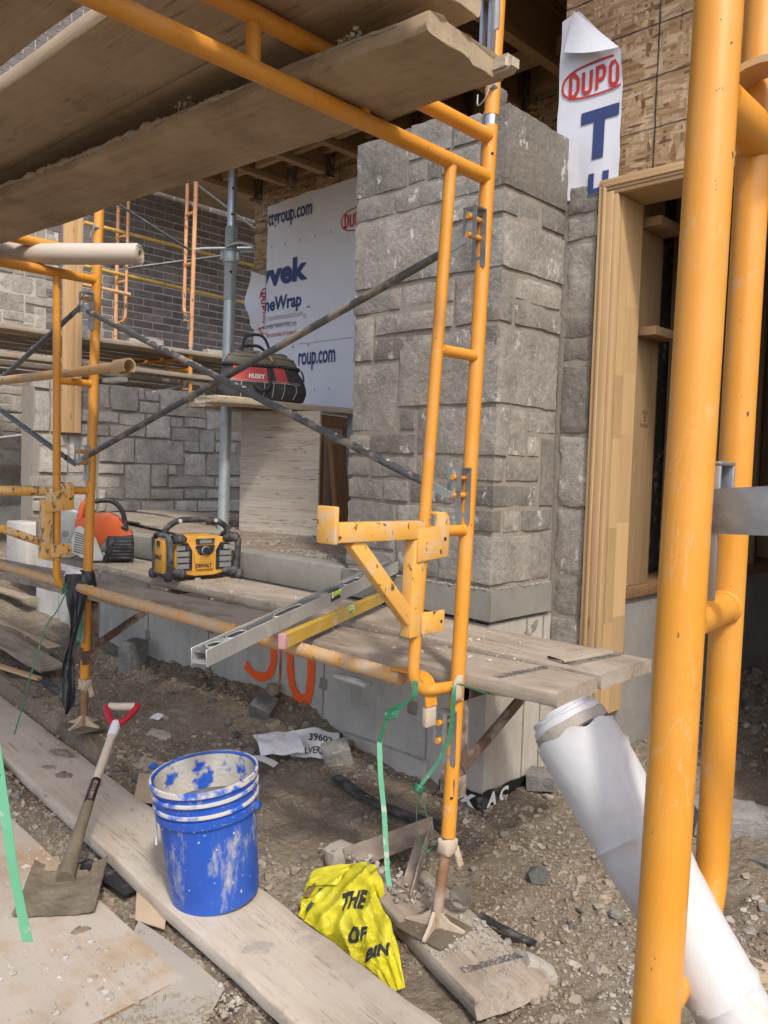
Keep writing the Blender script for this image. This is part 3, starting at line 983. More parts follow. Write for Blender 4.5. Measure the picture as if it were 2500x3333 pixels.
# narrow jamb of stone beside the door
jz = [.60, .84, 1.004, 1.307, 1.614, 1.915, 2.018, 2.119, 2.42, 2.526, 2.66]
for i, (a, b) in enumerate(zip(jz, jz[1:])):
    x1 = -1.765 + rnd.uniform(-.006, .006)
    bm = rockbox((-1.905, 3.062 + rnd.uniform(-.004, .004), a + .006), (x1, 3.19, b - .006), 300 + i, .02, .0075, .008)
    fin('stone', bm, STONE, pier, sharp=30)
bm = bmn()
abox(bm, (-1.93, 3.070, .55), (-1.775, 3.18, 2.65))
fin('mortar_core', bm, MORTAR, pier)

# ------------------------------------------------------------------ low stone wall at the porch end
LX = -6.75
low = thing('low_stone_wall', 'unfinished low wall of pale grey stones at the end of the porch', 'wall', (LX, 4, .95))
LOW = [(3.451, 3.547, 1.898, 2.103), (3.554, 3.811, 1.885, 2.107), (3.818, 3.884, 1.991, 2.09), (3.892, 4.035, 2.0, 2.087), (3.834, 4.037, 1.883, 1.984), (4.044, 4.541, 1.873, 2.115), (4.549, 4.968, 1.976, 2.092), (3.439, 3.634, 1.772, 1.868), (3.641, 3.895, 1.766, 1.872), (3.904, 4.148, 1.659, 1.869), (4.155, 4.29, 1.772, 1.869), (4.306, 4.545, 1.777, 1.868), (4.553, 4.829, 1.77, 1.95), (3.273, 3.544, 1.655, 1.751), (3.551, 3.897, 1.658, 1.757), (4.173, 4.464, 1.652, 1.763), (4.474, 4.642, 1.548, 1.755), (4.65, 4.977, 1.667, 1.762), (3.45, 3.782, 1.43, 1.646), (3.789, 4.304, 1.428, 1.646), (4.311, 4.475, 1.55, 1.648), (4.652, 4.907, 1.556, 1.651), (4.314, 4.554, 1.325, 1.53), (4.559, 5.002, 1.33, 1.534), (3.445, 3.687, 1.325, 1.416), (3.706, 3.954, 1.101, 1.416), (3.964, 4.133, 1.216, 1.421), (4.14, 4.227, 1.328, 1.418), (3.44, 3.656, 1.207, 1.305), (4.142, 4.652, 1.211, 1.31), (4.66, 4.989, 1.213, 1.308), (3.531, 3.694, 1.096, 1.192), (3.449, 3.513, 0.999, 1.187), (3.962, 4.304, 1.099, 1.193), (4.312, 4.56, 1.097, 1.19), (4.569, 4.83, 1.096, 1.19), (3.525, 3.864, 0.989, 1.082), (3.871, 4.21, 0.983, 1.079), (4.218, 4.462, 0.978, 1.084), (4.471, 4.995, 0.971, 1.081), (2.884, 3.013, 2.021, 2.112), (2.886, 3.013, 1.669, 2.003), (3.022, 3.135, 1.664, 2.008), (2.937, 3.176, 1.551, 1.65), (3.183, 3.352, 1.434, 1.645), (2.926, 3.172, 1.325, 1.535), (3.18, 3.43, 1.325, 1.416), (2.873, 3.135, 1.205, 1.303), (3.145, 3.43, 1.206, 1.305), (2.879, 3.123, 1.106, 1.19), (3.13, 3.435, 1.002, 1.19), (2.88, 3.12, 1.002, 1.094), (3.272, 3.435, 1.765, 1.881), (3.277, 3.444, 1.892, 2.014), (3.022, 3.133, 2.021, 2.131), (3.145, 3.262, 1.66, 2.01)]
for i, (y0, y1, z0, z1) in enumerate(LOW):
    fin('stone', rockbox((LX - .10, y0 + .002, z0), (LX + rnd.uniform(-.012, .008), y1 - .002, z1), 400 + i, .05, .009, .009, wob=.010), STONE_LOW, low, sharp=30)
bm = rockbox((LX - .25, 2.88, .9), (LX - .020, 5.3, 2.04), 12, .12, .010, .006)
fin('mortar_core', bm, MORTAR, low)
# ------------------------------------------------------------------ far wall: dark brick and buff stone
FX = -9.15
bw = thing('brick_wall', 'dark grey brick wall with pale joints far behind the steel post', 'wall', (FX, 5.5, 1))
CH, BL = .0905, .267
base_bm = rockbox((0, 0, 0), (.09, BL - .012, CH - .012), 1, .09, .003, .004, wob=.002)
bme = bpy.data.meshes.new('brick'); base_bm.to_mesh(bme); base_bm.free()
bme.materials.append(BRICK)
nb = 0
tail = []
for r in range(0, 70):
    z = 1.98 + r * CH
    if z > 7.6:
        break
    for c in range(-12 if z > 4.72 else 0, 13):
        y = 4.16 + c * BL + (BL / 2 if r % 2 else 0) - .13
        seen = (z > 2.55 and y < 7.1 and z < 2.75 + (y - 3.4) * .75) or (z < 2.4 and z > 2.0 and 4.5 < y < 6.6)
        if not seen:
            tail.append((y, z)); continue
        o = bpy.data.objects.new('brick', bme)
        COL.objects.link(o)
        put(o, bw, Matrix.Translation((FX - .09 + rnd.uniform(-.002, .002), y, z)) @ Matrix.Rotation(rnd.uniform(-.004, .004), 4, 'X'))
        nb += 1
bm = bmn()
for y, z in tail:
    abox(bm, (FX - .09, y, z), (FX - .001, y + BL - .012, z + CH - .012))
kind(fin('brick_mass', bm, BRICK, bw), 'stuff')
bm = bmn(); abox(bm, (FX - .3, 4.12, .5), (FX - .008, 7.8, 7.7)); abox(bm, (FX - .3, .9, 4.74), (FX - .008, 4.118, 7.7))
fin('mortar_bed', bm, m_plain('far_mortar', (.47, .44, .40), .95, 0, .1, 12, .2), bw)
fs = thing('far_stone_wall', 'buff ashlar stone wall with pale joints at the far left', 'wall', (FX, 3.2, .7))
occ = {}
NYc, NZc = 15, 40
k = 0
order = [(j, i) for i in range(NZc) for j in range(NYc)]
rs = random.Random(5)
for j, i in order:
    if (j, i) in occ:
        continue
    for wy, hz in rs.sample([(3, 1), (2, 1), (4, 1), (2, 2), (3, 2), (1, 1), (4, 2), (1, 2)], 8) + [(1, 1)]:
        cells = [(j + a, i + b) for a in range(wy) for b in range(hz)]
        if all(cc not in occ and cc[0] < NYc and cc[1] < NZc for cc in cells):
            for cc in cells:
                occ[cc] = 1
            y0 = 2.40 + j * .116; z0 = .72 + i * .1
            fin('stone', rockbox((FX - .08, y0 + .006, z0 + .006), (FX + rs.uniform(-.01, .01), y0 + wy * .116 - .006, z0 + hz * .1 - .006), 700 + k, .06, .008, .007), STONE_FAR, fs, sharp=30)
            k += 1
            break
bm = bmn(); abox(bm, (FX - .3, 2.38, .5), (FX - .012, 4.135, 4.4))
fin('mortar_bed', bm, m_plain('buff_mortar', (.40, .37, .32), .95, 0, .1, 12, .3), fs)
bm = bmn(); abox(bm, (-9.12, 2.3, .50), (-8.98, 7.6, .92)); bevel(bm, .01)
tag(fin('concrete_plinth', bm, CONC), 'grey concrete plinth along the foot of the far stone wall', 'plinth')
bm = bmn(); abox(bm, (-6.62, 2.612, .62), (-6.24, 3.0, .945)); bevel(bm, .012)
tag(fin('concrete_block', bm, CONC), 'smooth pale concrete block at the left end of the porch kerb', 'concrete block')

# ------------------------------------------------------------------ strand-board wall behind the porch, house wrap on it
ow = thing('sheathed_wall', 'strand board sheathing with black nail lines at the back of the porch', 'wall', (-3.8, 4.2, .95))
for a, b in ((-5.60, -4.385), (-4.380, -3.165), (-3.160, -1.95)):
    for z0, z1 in ((.95, 2.15), (2.156, 3.36), (3.366, 4.55)):
        bm = bmn(); abox(bm, (a, 4.205, z0), (b, 4.217, z1))
        fin('sheathing_panel', bm, OSB, ow)
bm = bmn(); abox(bm, (-5.59, 4.219, .95), (-1.96, 4.36, 4.55))
fin('wall_framing', bm, W_DARK, ow)
def line_strip(bm, a, b, w_, up, seed, n=26):
    a, b, up = V(a), V(b), V(up)
    L = []
    for i in range(n + 1):
        p = a.lerp(b, i / n)
        L.append((bm.verts.new(p + up * w_ * (.5 + .5 * nz(p, 60, seed))), bm.verts.new(p - up * w_ * (.5 + .5 * nz(p, 60, seed + 2)))))
    for p, q in zip(L, L[1:]):
        bm.faces.new((p[0], p[1], q[1], q[0]))
bm = bmn()
for z in (3.05, 3.35, 3.66, 3.92, 2.9):
    line_strip(bm, (-5.6, 4.203, z), (-1.95, 4.203, z), .005, (0, 0, 1), z, 60)
for x in (-5.18, -4.86, -4.58, -4.3, -3.9, -3.5, -3.1, -2.7, -2.35, -2.15):
    line_strip(bm, (x, 4.2025, .95), (x, 4.2025, 4.5), .005, (1, 0, 0), x, 60)
kind(fin('nail_line', bm, INK_BLACK, ow), 'stuff')

hw = thing('house_wrap', 'large white house wrap sheet with navy lettering pinned over the strand board', 'house wrap', (-4.7, 4.19, .95))
def wv(x, z):
    return 4.192 - .004 * nz((x, z, 0), 3, 5) - .0025 * nz((x, z, 0), 9, 6)
bm = bmn()
def f_main(u, v):
    x = -5.415 + u * 1.9
    zt = 3.545 + .012 * nz((x, 0, 0), 6) - .03 * max(0, .1 - u) * 6
    z = .95 + v * (zt - .95)
    if u == 0:
        x += .008 * nz((z, 0, 0), 8)
    return V((x, wv(x, z), z))
grid(bm, f_main, 40, 50)
fin('sheet', bm, WRAP, hw, sharp=None)
bm = bmn()
def f_low(u, v):
    z = .95 + v * 1.85
    x = -5.56 + u * .16 + (.02 * nz((z, 0, 0), 7) if u == 0 else 0)
    return V((x, wv(x, z) - .004 + .008 * u, z))
grid(bm, f_low, 4, 36)
fin('lower_sheet', bm, WRAP, hw, sharp=None)
bm = bmn()
def f_flap(u, v):
    z = 2.56 + v * .42
    reach = .10 + .13 * max(0, math.sin((v - .15) * 3.6)) ** 2 + .02 * nz((v * 3, 1, 0), 3)
    top = .04 * u * v
    x = -5.42 - u * reach
    return V((x, 4.188 - .055 * u * (1 + .5 * math.sin(v * 7)), z + top + .015 * nz((u, v * 5, 0), 2)))
grid(bm, f_flap, 8, 14)
fin('torn_flap', bm, WRAP, hw, sharp=None)
def wm_(x0, x1, z0, z1, off=.004):
    return lambda u, v: V((x0 + (x1 - x0) * u, wv(x0 + (x1 - x0) * u, z0 + (z1 - z0) * v) - off, z0 + (z1 - z0) * v))
def cl(u0=None, u1=None):
    c = []
    if u0 is not None: c.append(((u0, 0, 0), (-1, 0, 0)))
    if u1 is not None: c.append(((u1, 0, 0), (1, 0, 0)))
    return c
text_obj('lettering', 'ottgroup.com', wm_(-5.462, -4.865, 3.335, 3.475), INK_NAVY, hw, cl(.085))
text_obj('lettering', 'yvek', wm_(-5.52, -4.90, 2.83, 3.075), INK_NAVY, hw, cl(.18))
text_obj('lettering', 'neWrap', wm_(-5.425, -4.965, 2.655, 2.80), INK_NAVY, hw, cl(.03))
text_obj('lettering', 'roup.com', wm_(-4.985, -4.56, 2.185, 2.325), INK_NAVY, hw)
text_obj('lettering', '4TYVEK   WWW.TYVEK.COM', wm_(-5.405, -5.02, 2.545, 2.575), INK_NAVY, hw)
text_obj('lettering', 'The miracles of science', wm_(-5.405, -5.02, 2.478, 2.518), INK_RED, hw)
text_obj('lettering', 'USA', wm_(-4.90, -4.86, 2.665, 2.68), INK_NAVY, hw)
text_obj('lettering', 'H', wm_(-5.60, -5.485, 2.575, 2.75, .012), INK_NAVY, hw, cl(.35))
bm = bmn()
for i in range(9):
    z = 2.64 - i * .0068 if i < 5 else 2.60 - i * .004
    x1 = -4.94 if i < 5 else -5.1
    q = [(x, z + dz) for x, dz in ((-5.40 + .04 * (i % 2), 0), (x1, 0), (x1, .0022), (-5.40 + .04 * (i % 2), .0022))]
    bm.faces.new([bm.verts.new((x, wv(x, zz) - .004, zz)) for x, zz in q])
kind(fin('fine_print', bm, INK_GREY, hw, sharp=None), 'stuff')
bm = bmn()
for row, (z, xs_) in enumerate(((3.19, (-5.35, -5.18, -5.0, -4.82, -4.64, -4.5)), (2.37, (-5.36, -5.22, -5.05, -4.87)), (2.02, (-4.95, -4.78, -4.62)))):
    for x in xs_:
        bm.faces.new([bm.verts.new((x + a, wv(x, z) - .004, z + b)) for a, b in ((-.003, 0), (.003, 0), (.003, .022), (-.003, .022))])
line_strip(bm, (-5.0, 4.186, 2.395), (-4.3, 4.186, 2.395), .002, (0, 0, 1), 3)
for k_ in range(3):
    a0 = k_ * 2.094 + 1.57; a1 = a0 + 2.094
    p = V((-4.915 + .022 * math.cos(a0), 4.186, 2.605 + .022 * math.sin(a0))); q = V((-4.915 + .022 * math.cos(a1), 4.186, 2.605 + .022 * math.sin(a1)))
    line_strip(bm, p, q, .0022, (p - q).cross(V((0, 1, 0))).normalized(), 1, 2)
kind(fin('staple_tick', bm, INK_BLACK, hw, sharp=None), 'stuff')

def oval(name, mapf, parent, rx, rz, th, clip=None, mat=INK_RED):
    """Flat oval outline in a (u, v) plane, u and v in metres from its centre."""
    bm = bmn()
    n = 56
    L = []
    for i in range(n):
        a = 2 * math.pi * i / n
        c, s = math.cos(a), math.sin(a)
        ex = 2 / 2.5
        px_, pz_ = math.copysign(abs(c) ** ex, c), math.copysign(abs(s) ** ex, s)
        L.append((bm.verts.new((px_ * rx, pz_ * rz, 0)), bm.verts.new((px_ * (rx - th), pz_ * (rz - th), 0))))
    for i in range(n):
        a, b = L[i], L[(i + 1) % n]
        bm.faces.new((a[0], b[0], b[1], a[1]))
    if clip:
        for co, no in clip:
            bmesh.ops.bisect_plane(bm, geom=bm.verts[:] + bm.edges[:] + bm.faces[:], plane_co=co, plane_no=no, clear_outer=True)
    for v in bm.verts:
        v.co = mapf(v.co.x, v.co.y)
    return fin(name, bm, mat, parent, sharp=None)
def gothic(word, mapf, parent, clip=None):
    """Tall condensed sign lettering drawn as one even stroke."""
    G = {'D': [[(0, 0), (0, 1), (.55, 1), (1, .75), (1, .25), (.55, 0), (0, 0), (0, .2)]], 'U': [[(0, 1), (0, .12), (.25, 0), (.75, 0), (1, .12), (1, 1)]],
         'P': [[(0, 0), (0, 1), (.75, 1), (1, .85), (1, .55), (.75, .42), (0, .42)]], 'O': [[(.5, 1), (.2, 1), (0, .85), (0, .15), (.2, 0), (.8, 0), (1, .15), (1, .85), (.8, 1), (.45, 1)]],
         'N': [[(0, 0), (0, 1), (1, 0), (1, 1)]], 'T': [[(0, 1), (1, 1)], [(.5, 1), (.5, 0)]]}
    n = len(word)
    cw = 1.0 / n
    for i, ch in enumerate(word):
        bm = bmn()
        gap = .02 if i < 2 or n < 3 else .05 * cw
        x0, x1 = i * cw + .16 * cw - (.06 * cw if i < 2 else 0), (i + 1) * cw - .16 * cw
        for st in G[ch]:
            pts = [V((x0 + (x1 - x0) * (.1 + .8 * a), .07 + .86 * b, 0)) for a, b in st]
            asp = 2.4 if n == 4 else 3.3
            pts = [V((p.x * asp, p.y, 0)) for p in pts]
            L = []
            w_ = .075
            for k in range(len(pts)):
                d0 = (pts[k] - pts[k - 1]).normalized() if k else (pts[1] - pts[0]).normalized()
                d1 = (pts[k + 1] - pts[k]).normalized() if k < len(pts) - 1 else d0
                t = (d0 + d1).normalized() if (d0 + d1).length > .1 else d0
                nn = V((-t.y, t.x, 0)) * (w_ / max(.5, t.dot(d0)))
                L.append((bm.verts.new(pts[k] + nn), bm.verts.new(pts[k] - nn)))
            for a, b in zip(L, L[1:]):
                bm.faces.new((a[0], a[1], b[1], b[0]))
        for v in bm.verts:
            v.co.x /= asp
        if clip:
            for co, no in clip:
                bmesh.ops.bisect_plane(bm, geom=bm.verts[:] + bm.edges[:] + bm.faces[:], plane_co=co, plane_no=no, clear_outer=True)
        for v in bm.verts:
            v.co = mapf(v.co.x, v.co.y)
        fin('lettering', bm, INK_RED, parent, sharp=None)
oval('logo_ring', lambda u, v: V((-4.335 + u, wv(-4.335 + u, 3.245 + v) - .004, 3.245 + v)), hw, .20, .085, .009)
gothic('DUPONT', lambda u, v: wm_(-4.50, -4.17, 3.195, 3.295)(u, v), hw)
oval('logo_ring', lambda u, v: V((-5.425 + v, wv(-5.4, 2.69) - .012, 2.695 + u)), hw, .185, .068, .010, [((0, .012, 0), (0, 1, 0))])
gothic('DUPONT', lambda u, v: V((-5.465 + v * .085, wv(-5.4, 2.69) - .012, 2.85 - u * .31)), hw, [((0, .62, 0), (0, 1, 0))])

# ------------------------------------------------------------------ porch roof framing
pf = thing('porch_framing', 'dark open joist framing and plywood deck above the porch', 'roof framing', (-3.8, 3.4, 3.6))
bm = bmn(); abox(bm, (-5.6, 4.10, 3.66), (-1.98, 4.15, 4.05)); fin('ledger', bm, W_JOIST, pf)
for i in range(9):
    x = -5.4 + i * .42
    bm = bmn()
    abox(bm, (x - .03, 2.62, 3.56), (x + .03, 4.095, 3.60)); abox(bm, (x - .006, 2.62, 3.601), (x + .006, 4.095, 3.83)); abox(bm, (x - .03, 2.62, 3.831), (x + .03, 4.095, 3.87))
    fin('joist', bm, W_JOIST, pf)
    bm = bmn(); abox(bm, (x - .036, 4.02, 3.545), (x - .0315, 4.098, 3.78)); abox(bm, (x + .0315, 4.02, 3.545), (x + .036, 4.098, 3.78)); abox(bm, (x - .036, 4.02, 3.545), (x + .036, 4.098, 3.555))
    fin('joist_hanger', bm, RUST, pf)
    if i < 8:
        for y in (3.0, 3.7):
            bm = bmn(); abox(bm, (x + .04, y, 3.60), (x + .38, y + .04, 3.69)); fin('blocking', bm, W_JOIST, pf)
bm = bmn(); abox(bm, (-5.6, 2.60, 3.875), (-1.98, 4.5, 3.895)); fin('deck', bm, W_OVER, pf)
bm = bmn(); abox(bm, (-5.6, 2.56, 3.54), (-2.0, 2.60, 4.0)); fin('rim_board', bm, W_JOIST, pf)
# short ladder truss above the wrap
lt = thing('ladder_truss', 'short ladder of nailed lookouts under the porch edge above the house wrap', 'roof framing', (-5.0, 4.0, 3.6))
bm = bmn(); bar(bm, (-5.46, 4.02, 3.745), (-4.0, 4.02, 3.745), .04, .09); fin('rail', bm, W_NEW, lt)
bm = bmn(); bar(bm, (-5.46, 3.62, 3.745), (-4.0, 3.62, 3.745), .04, .09); fin('rail', bm, W_NEW, lt)
for x in (-5.44, -5.05, -4.7, -4.3, -4.02):
    bm = bmn(); bar(bm, (x, 3.642, 3.745), (x, 3.998, 3.745), .04, .088); fin('rung', bm, W_NEW, lt)
bm = bmn(); abox(bm, (-5.5, 3.58, 3.795), (-4.0, 4.06, 3.807)); fin('deck_strip', bm, W_JOIST, lt)

# ------------------------------------------------------------------ wall above the door and torn wrap strip
gw = thing('door_head_wall', 'bright strand board wall with black nail lines above the door opening', 'wall', (-.7, 3.1, 2.6))
for a, b, z0, z1 in ((-1.97, -.752, 2.628, 3.84), (-.748, .47, 2.628, 3.84), (.474, 1.7, 2.628, 3.84), (-1.97, -.752, 3.845, 4.6), (-.748, .47, 3.845, 4.6)):
    bm = bmn(); abox(bm, (a, 3.085, z0), (b, 3.097, z1)); fin('sheathing_panel', bm, OSB, gw)
bm = bmn(); abox(bm, (-1.965, 3.099, 2.75), (1.7, 3.26, 4.6)); fin('header', bm, W_DARK, gw)
bm = bmn(); abox(bm, (-.70, 3.085, -.1), (1.7, 3.26, 2.625)); fin('sheathing_panel', bm, OSB, gw)  # unseen wall right of the opening, added to keep the room dark
bm = bmn()
for z in (3.013, 3.213, 3.41, 3.6, 2.815):
    line_strip(bm, (-1.97, 3.083, z), (.4, 3.083, z), .0035, (0, 0, 1), z, 70)
for x in (-1.545, -1.14, -.74, -.33):
    line_strip(bm, (x, 3.0825, 2.64), (x, 3.0825, 4.3), .0055, (1, 0, 0), x, 70)
kind(fin('nail_line', bm, INK_BLACK, gw), 'stuff')

ts = thing('torn_house_wrap', 'torn white house wrap strip with red oval hanging above the pier', 'house wrap', (-1.83, 3.06, 2.6))
def sy(x, z):
    return 3.062 - .005 * nz((x, z, 0), 6, 3) - .010 * max(0, math.sin((x + 1.9) * 22 + z * 2)) * max(0, 2.95 - z) * 2
bm = bmn()
def f_strip(u, v):
    x = -1.975 + .290 * u + .006 * nz((v * 3, u, 0), 2)
    zt = 3.355 + .02 * u / .25 if u < .25 else 3.375 - (u - .25) / .75 * .235
    z = 2.60 + v * (zt - 2.60)
    return V((x + .012 * (1 - v) * (u - .5), sy(x, z) - (.03 * max(0, u - .5) * max(0, v - .8) * 5), z))
grid(bm, f_strip, 18, 36)
fin('strip', bm, WRAP, ts, sharp=None)
bm = bmn()
A, B, C_ = V((-1.912, 3.05, 3.372)), V((-1.690, 3.035, 3.150)), V((-1.938, 3.026, 3.205))
def f_fold(u, v):
    p = A.lerp(B, u)
    q = A.lerp(C_, 1 - (1 - u) * .0 if u == 0 else u)
    r = p.lerp(A.lerp(C_, u), v)
    return V((r.x, r.y - .018 * math.sin(math.pi * v) * u, r.z - .018 * math.sin(math.pi * v) * u))
grid(bm, f_fold, 10, 8)
fin('folded_corner', bm, WRAP, ts, sharp=None)
def tm(x0, x1, z0, z1, off=.004):
    return lambda u, v: V((x0 + (x1 - x0) * u, sy(x0 + (x1 - x0) * u, z0 + (z1 - z0) * v) - off - .006 * max(0, (x0 + (x1 - x0) * u + 1.83) * 8) * max(0, z0 + (z1 - z0) * v - 3.05) * 8, z0 + (z1 - z0) * v))
oval('logo_ring', lambda u, v: tm(-1.79 + u, -1.79 + u + 1e-6, 3.072 + v, 3.072 + v + 1e-6)(0, 0), ts, .172, .071, .009, [((.102, 0, 0), (1, 0, 0))])
gothic('DUPO', tm(-1.930, -1.690, 3.018, 3.118), ts)
text_obj('lettering', 'T', tm(-1.862, -1.690, 2.742, 2.945), INK_NAVY, ts)
text_obj('lettering', 'H', tm(-1.815, -1.722, 2.52, 2.685), INK_NAVY, ts, [((0, .5, 0), (0, -1, 0))])
bm = bmn(); bm.faces.new([bm.verts.new((-1.815 + a, 3.045, 3.19 + b)) for a, b in ((-.002, 0), (.002, 0), (.002, .014), (-.002, .014))])
fin('staple_tick', bm, INK_RED, ts, sharp=None)

# ------------------------------------------------------------------ door casing
dc = thing('door_casing', 'new pine casing and jamb around the tall opening', 'door frame', (-1.70, 3.05, .43))
bm = bmn()
for x0, x1, y0 in ((-1.757, -1.735, 3.046), (-1.7345, -1.722, 3.038), (-1.7215, -1.690, 3.044), (-1.6895, -1.672, 3.050)):
    abox(bm, (x0, y0, .44), (x1, 3.084, 2.582 + (-1.672 - x1) * .6))
bevel(bm, .002)
fin('brick_mould', bm, W_NEW, dc, Matrix.Identity(4))
o = bpy.data.objects['brick_mould']
# turn the grain upright: remap so local X is vertical
def upright(o):
    M = Matrix(((0, 0, 1, 0), (0, 1, 0, 0), (-1, 0, 0, 0), (0, 0, 0, 1)))
    o.data.transform(M.inverted())
    o.matrix_basis = o.matrix_basis @ M
upright(o)
bm = bmn()
for z0, z1, y0 in ((2.6235, 2.645, 3.046), (2.611, 2.623, 3.038), (2.599, 2.6105, 3.044), (2.583, 2.5985, 3.050)):
    abox(bm, (-1.757 + (2.645 - z1) * .9, y0, z0), (-.72, 3.084, z1))
bevel(bm, .002)
fin('head_mould', bm, W_NEW, dc)
js = [(.42, .83), (.83, 1.23), (1.23, 1.60), (1.60, 1.86), (1.86, 2.13), (2.13, 2.40), (2.40, 2.58)]
for i, (a, b) in enumerate(js):
    for (y0, y1) in ((3.086, 3.155), (3.1555, 3.262)):
        bm = bmn(); abox(bm, (-1.70, y0, a + .0003 + (.02 if y0 > 3.1 else 0)), (-1.668 + rnd.uniform(0, .0006), y1, min(2.58, b + (.02 if y0 > 3.1 else 0))))
        upright(fin('jamb_piece', bm, W_JAMB, dc))
bm = bmn(); abox(bm, (-1.70, 3.086, 2.5825), (-.702, 3.262, 2.61)); fin('head_jamb', bm, W_NEW, dc)

# ------------------------------------------------------------------ stud wall inside the opening
sw = thing('stud_wall', 'bare stud wall on a concrete foot inside the door opening', 'wall', (-1.7, 4, .3))
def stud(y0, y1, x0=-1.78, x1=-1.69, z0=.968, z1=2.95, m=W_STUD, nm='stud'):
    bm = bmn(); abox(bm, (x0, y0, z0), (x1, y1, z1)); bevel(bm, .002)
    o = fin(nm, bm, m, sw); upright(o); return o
stud(3.285, 3.50)
stud(3.503, 3.540, -1.79, -1.705)
for y in (3.95, 4.38, 4.82, 5.3, 5.9):
    stud(y, y + .04, -1.85, -1.70)
bm = bmn(); abox(bm, (-1.688, 3.29, 2.046), (-1.60, 3.50, 2.083)); bevel(bm, .002); fin('blocking', bm, W_STUD, sw)
bm = bmn(); abox(bm, (-1.688, 3.29, 2.50), (-1.60, 3.50, 2.54)); bevel(bm, .002); fin('blocking', bm, W_STUD, sw)
bm = bmn(); abox(bm, (-1.88, 3.27, .918), (-1.665, 6.5, .966)); bevel(bm, .003); fin('sill_plate', bm, W_DARK, sw)
bm = bmn(); abox(bm, (-1.90, 3.54, .968), (-1.86, 6.5, 3.2)); fin('cavity_shade_panel', bm, TAR_AND_SHADE, sw)  # black sheet painted in place of the unlit cavity behind the studs
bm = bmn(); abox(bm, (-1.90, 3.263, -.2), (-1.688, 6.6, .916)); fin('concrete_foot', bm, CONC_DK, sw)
for t, a, b, z0, z1 in (('2', 3.395, 3.413, 1.690, 1.716), ('ACA', 3.38, 3.43, 1.722, 1.738), ('518 NLGA', 3.365, 3.435, 1.664, 1.680)):
    text_obj('grade_stamp', t, planar((-1.6885, a, z0), (0, b - a, 0), (0, 0, z1 - z0)), INK_BLACK, sw)
# inside of the building: back and side walls, ceiling keep it dark
bi = thing('interior_shell', 'dark unlit rear wall of the room inside the opening', 'wall', (0, 6.6, 0))
bm = bmn(); abox(bm, (-1.86, 6.5, 0), (2.6, 6.6, 3.3)); fin('rear_panel', bm, OSB, bi)
bm = bmn(); abox(bm, (2.5, 3.3, 0), (2.6, 6.5, 3.3)); fin('side_panel', bm, OSB, bi)
bm = bmn(); abox(bm, (-1.86, 3.27, 3.3), (2.6, 6.6, 3.4)); fin('ceiling_panel', bm, W_JOIST, bi)
ev = thing('shade_eave', 'unseen roof overhang added above the door wall to shade the pier', 'roof', (-.5, 2.9, 4.6))  # out-of-view overhang, added to cast shade on the upper pier
bm = bmn(); abox(bm, (-1.98, 2.45, 4.62), (2.6, 6.6, 4.72)); fin('shade_soffit', bm, W_JOIST, ev)
# ------------------------------------------------------------------ scaffold frames
RT = .0218
def lerp(a, b, t): return V(a).lerp(V(b), t)
def post_at(p0, p1, z):
    p0, p1 = V(p0), V(p1)
    return p0.lerp(p1, (z - p0.z) / (p1.z - p0.z))

def lock(top, P, name='brace_lock', pins=ORANGE):
    """Gravity lock: slotted back plate, U channel and two studs pointing along -Y from the post point P."""
    x, y, z = P
    y -= .020
    bm = bmn()
    for dx in (-.016, .016):
        abox(bm, (x + dx - .008, y - .006, z - .105), (x + dx + .008, y - .002, z + .055))
    abox(bm, (x - .0078, y - .006, z + .040), (x + .0078, y - .002, z + .055)); abox(bm, (x - .0078, y - .006, z - .105), (x + .0078, y - .002, z - .075))
    for dx in (-.0175, .0175):
        abox(bm, (x + dx - .0065, y - .052, z - .034), (x + dx + .0065, y - .048, z + .055))
    abox(bm, (x - .024, y - .052, z + .0552), (x + .024, y - .002, z + .059))
    parent = fin('lock_plate', bm, GALV, top)
    for dz in (.030, -.022):
        bm = bmn(); cyl(bm, (x, y + .012, z + dz), (x, y - .060, z + dz), .0085, 10)
        fin('stud', bm, pins, parent)

def legs(t, o0, o1, i0, i1, rungs, mat, side, ir=.0172):
    """One ladder leg: outer post, inner leg with its rounded foot, rungs between them."""
    o0, o1, i0, i1 = V(o0), V(o1), V(i0), V(i1)
    bm = bmn(); tube(bm, [o0, o1], RT, 20)
    fin('post', bm, mat, t)
    zb = i1.z
    ob = post_at(o0, o1, zb - .012)
    bm = bmn(); tube(bm, fillet([i0, i1, ob + V((0, side * .004, 0))], .075, 8), ir, 16)
    fin('inner_leg', bm, mat, t)
    for z in rungs:
        a = post_at(o0, o1, z); b = post_at(i0, i1, z)
        bm = bmn(); tube(bm, [a, b], .0165, 14)
        # weld beads
        fin('rung', bm, mat, t)
        for q, d in ((a, (b - a).normalized() * RT), (b, (a - b).normalized() * ir)):
            bm = bmn(); tube(bm, [q + d * .8, q + d * 1.22], [.0195, .0175], 12); fin('weld', bm, mat, t)

def transom(t, z0, y0, z1, y1, x, mat):
    bm = bmn(); tube(bm, [(x, y0, z0), (x, y1, z1)], RT, 20); fin('transom', bm, mat, t)

def hole(t, P, d):
    bm = bmn(); P, d = V(P), V(d).normalized(); cyl(bm, P - d * .002, P + d * .0008, .0045, 10); fin('pin_hole', bm, INK_BLACK, t)

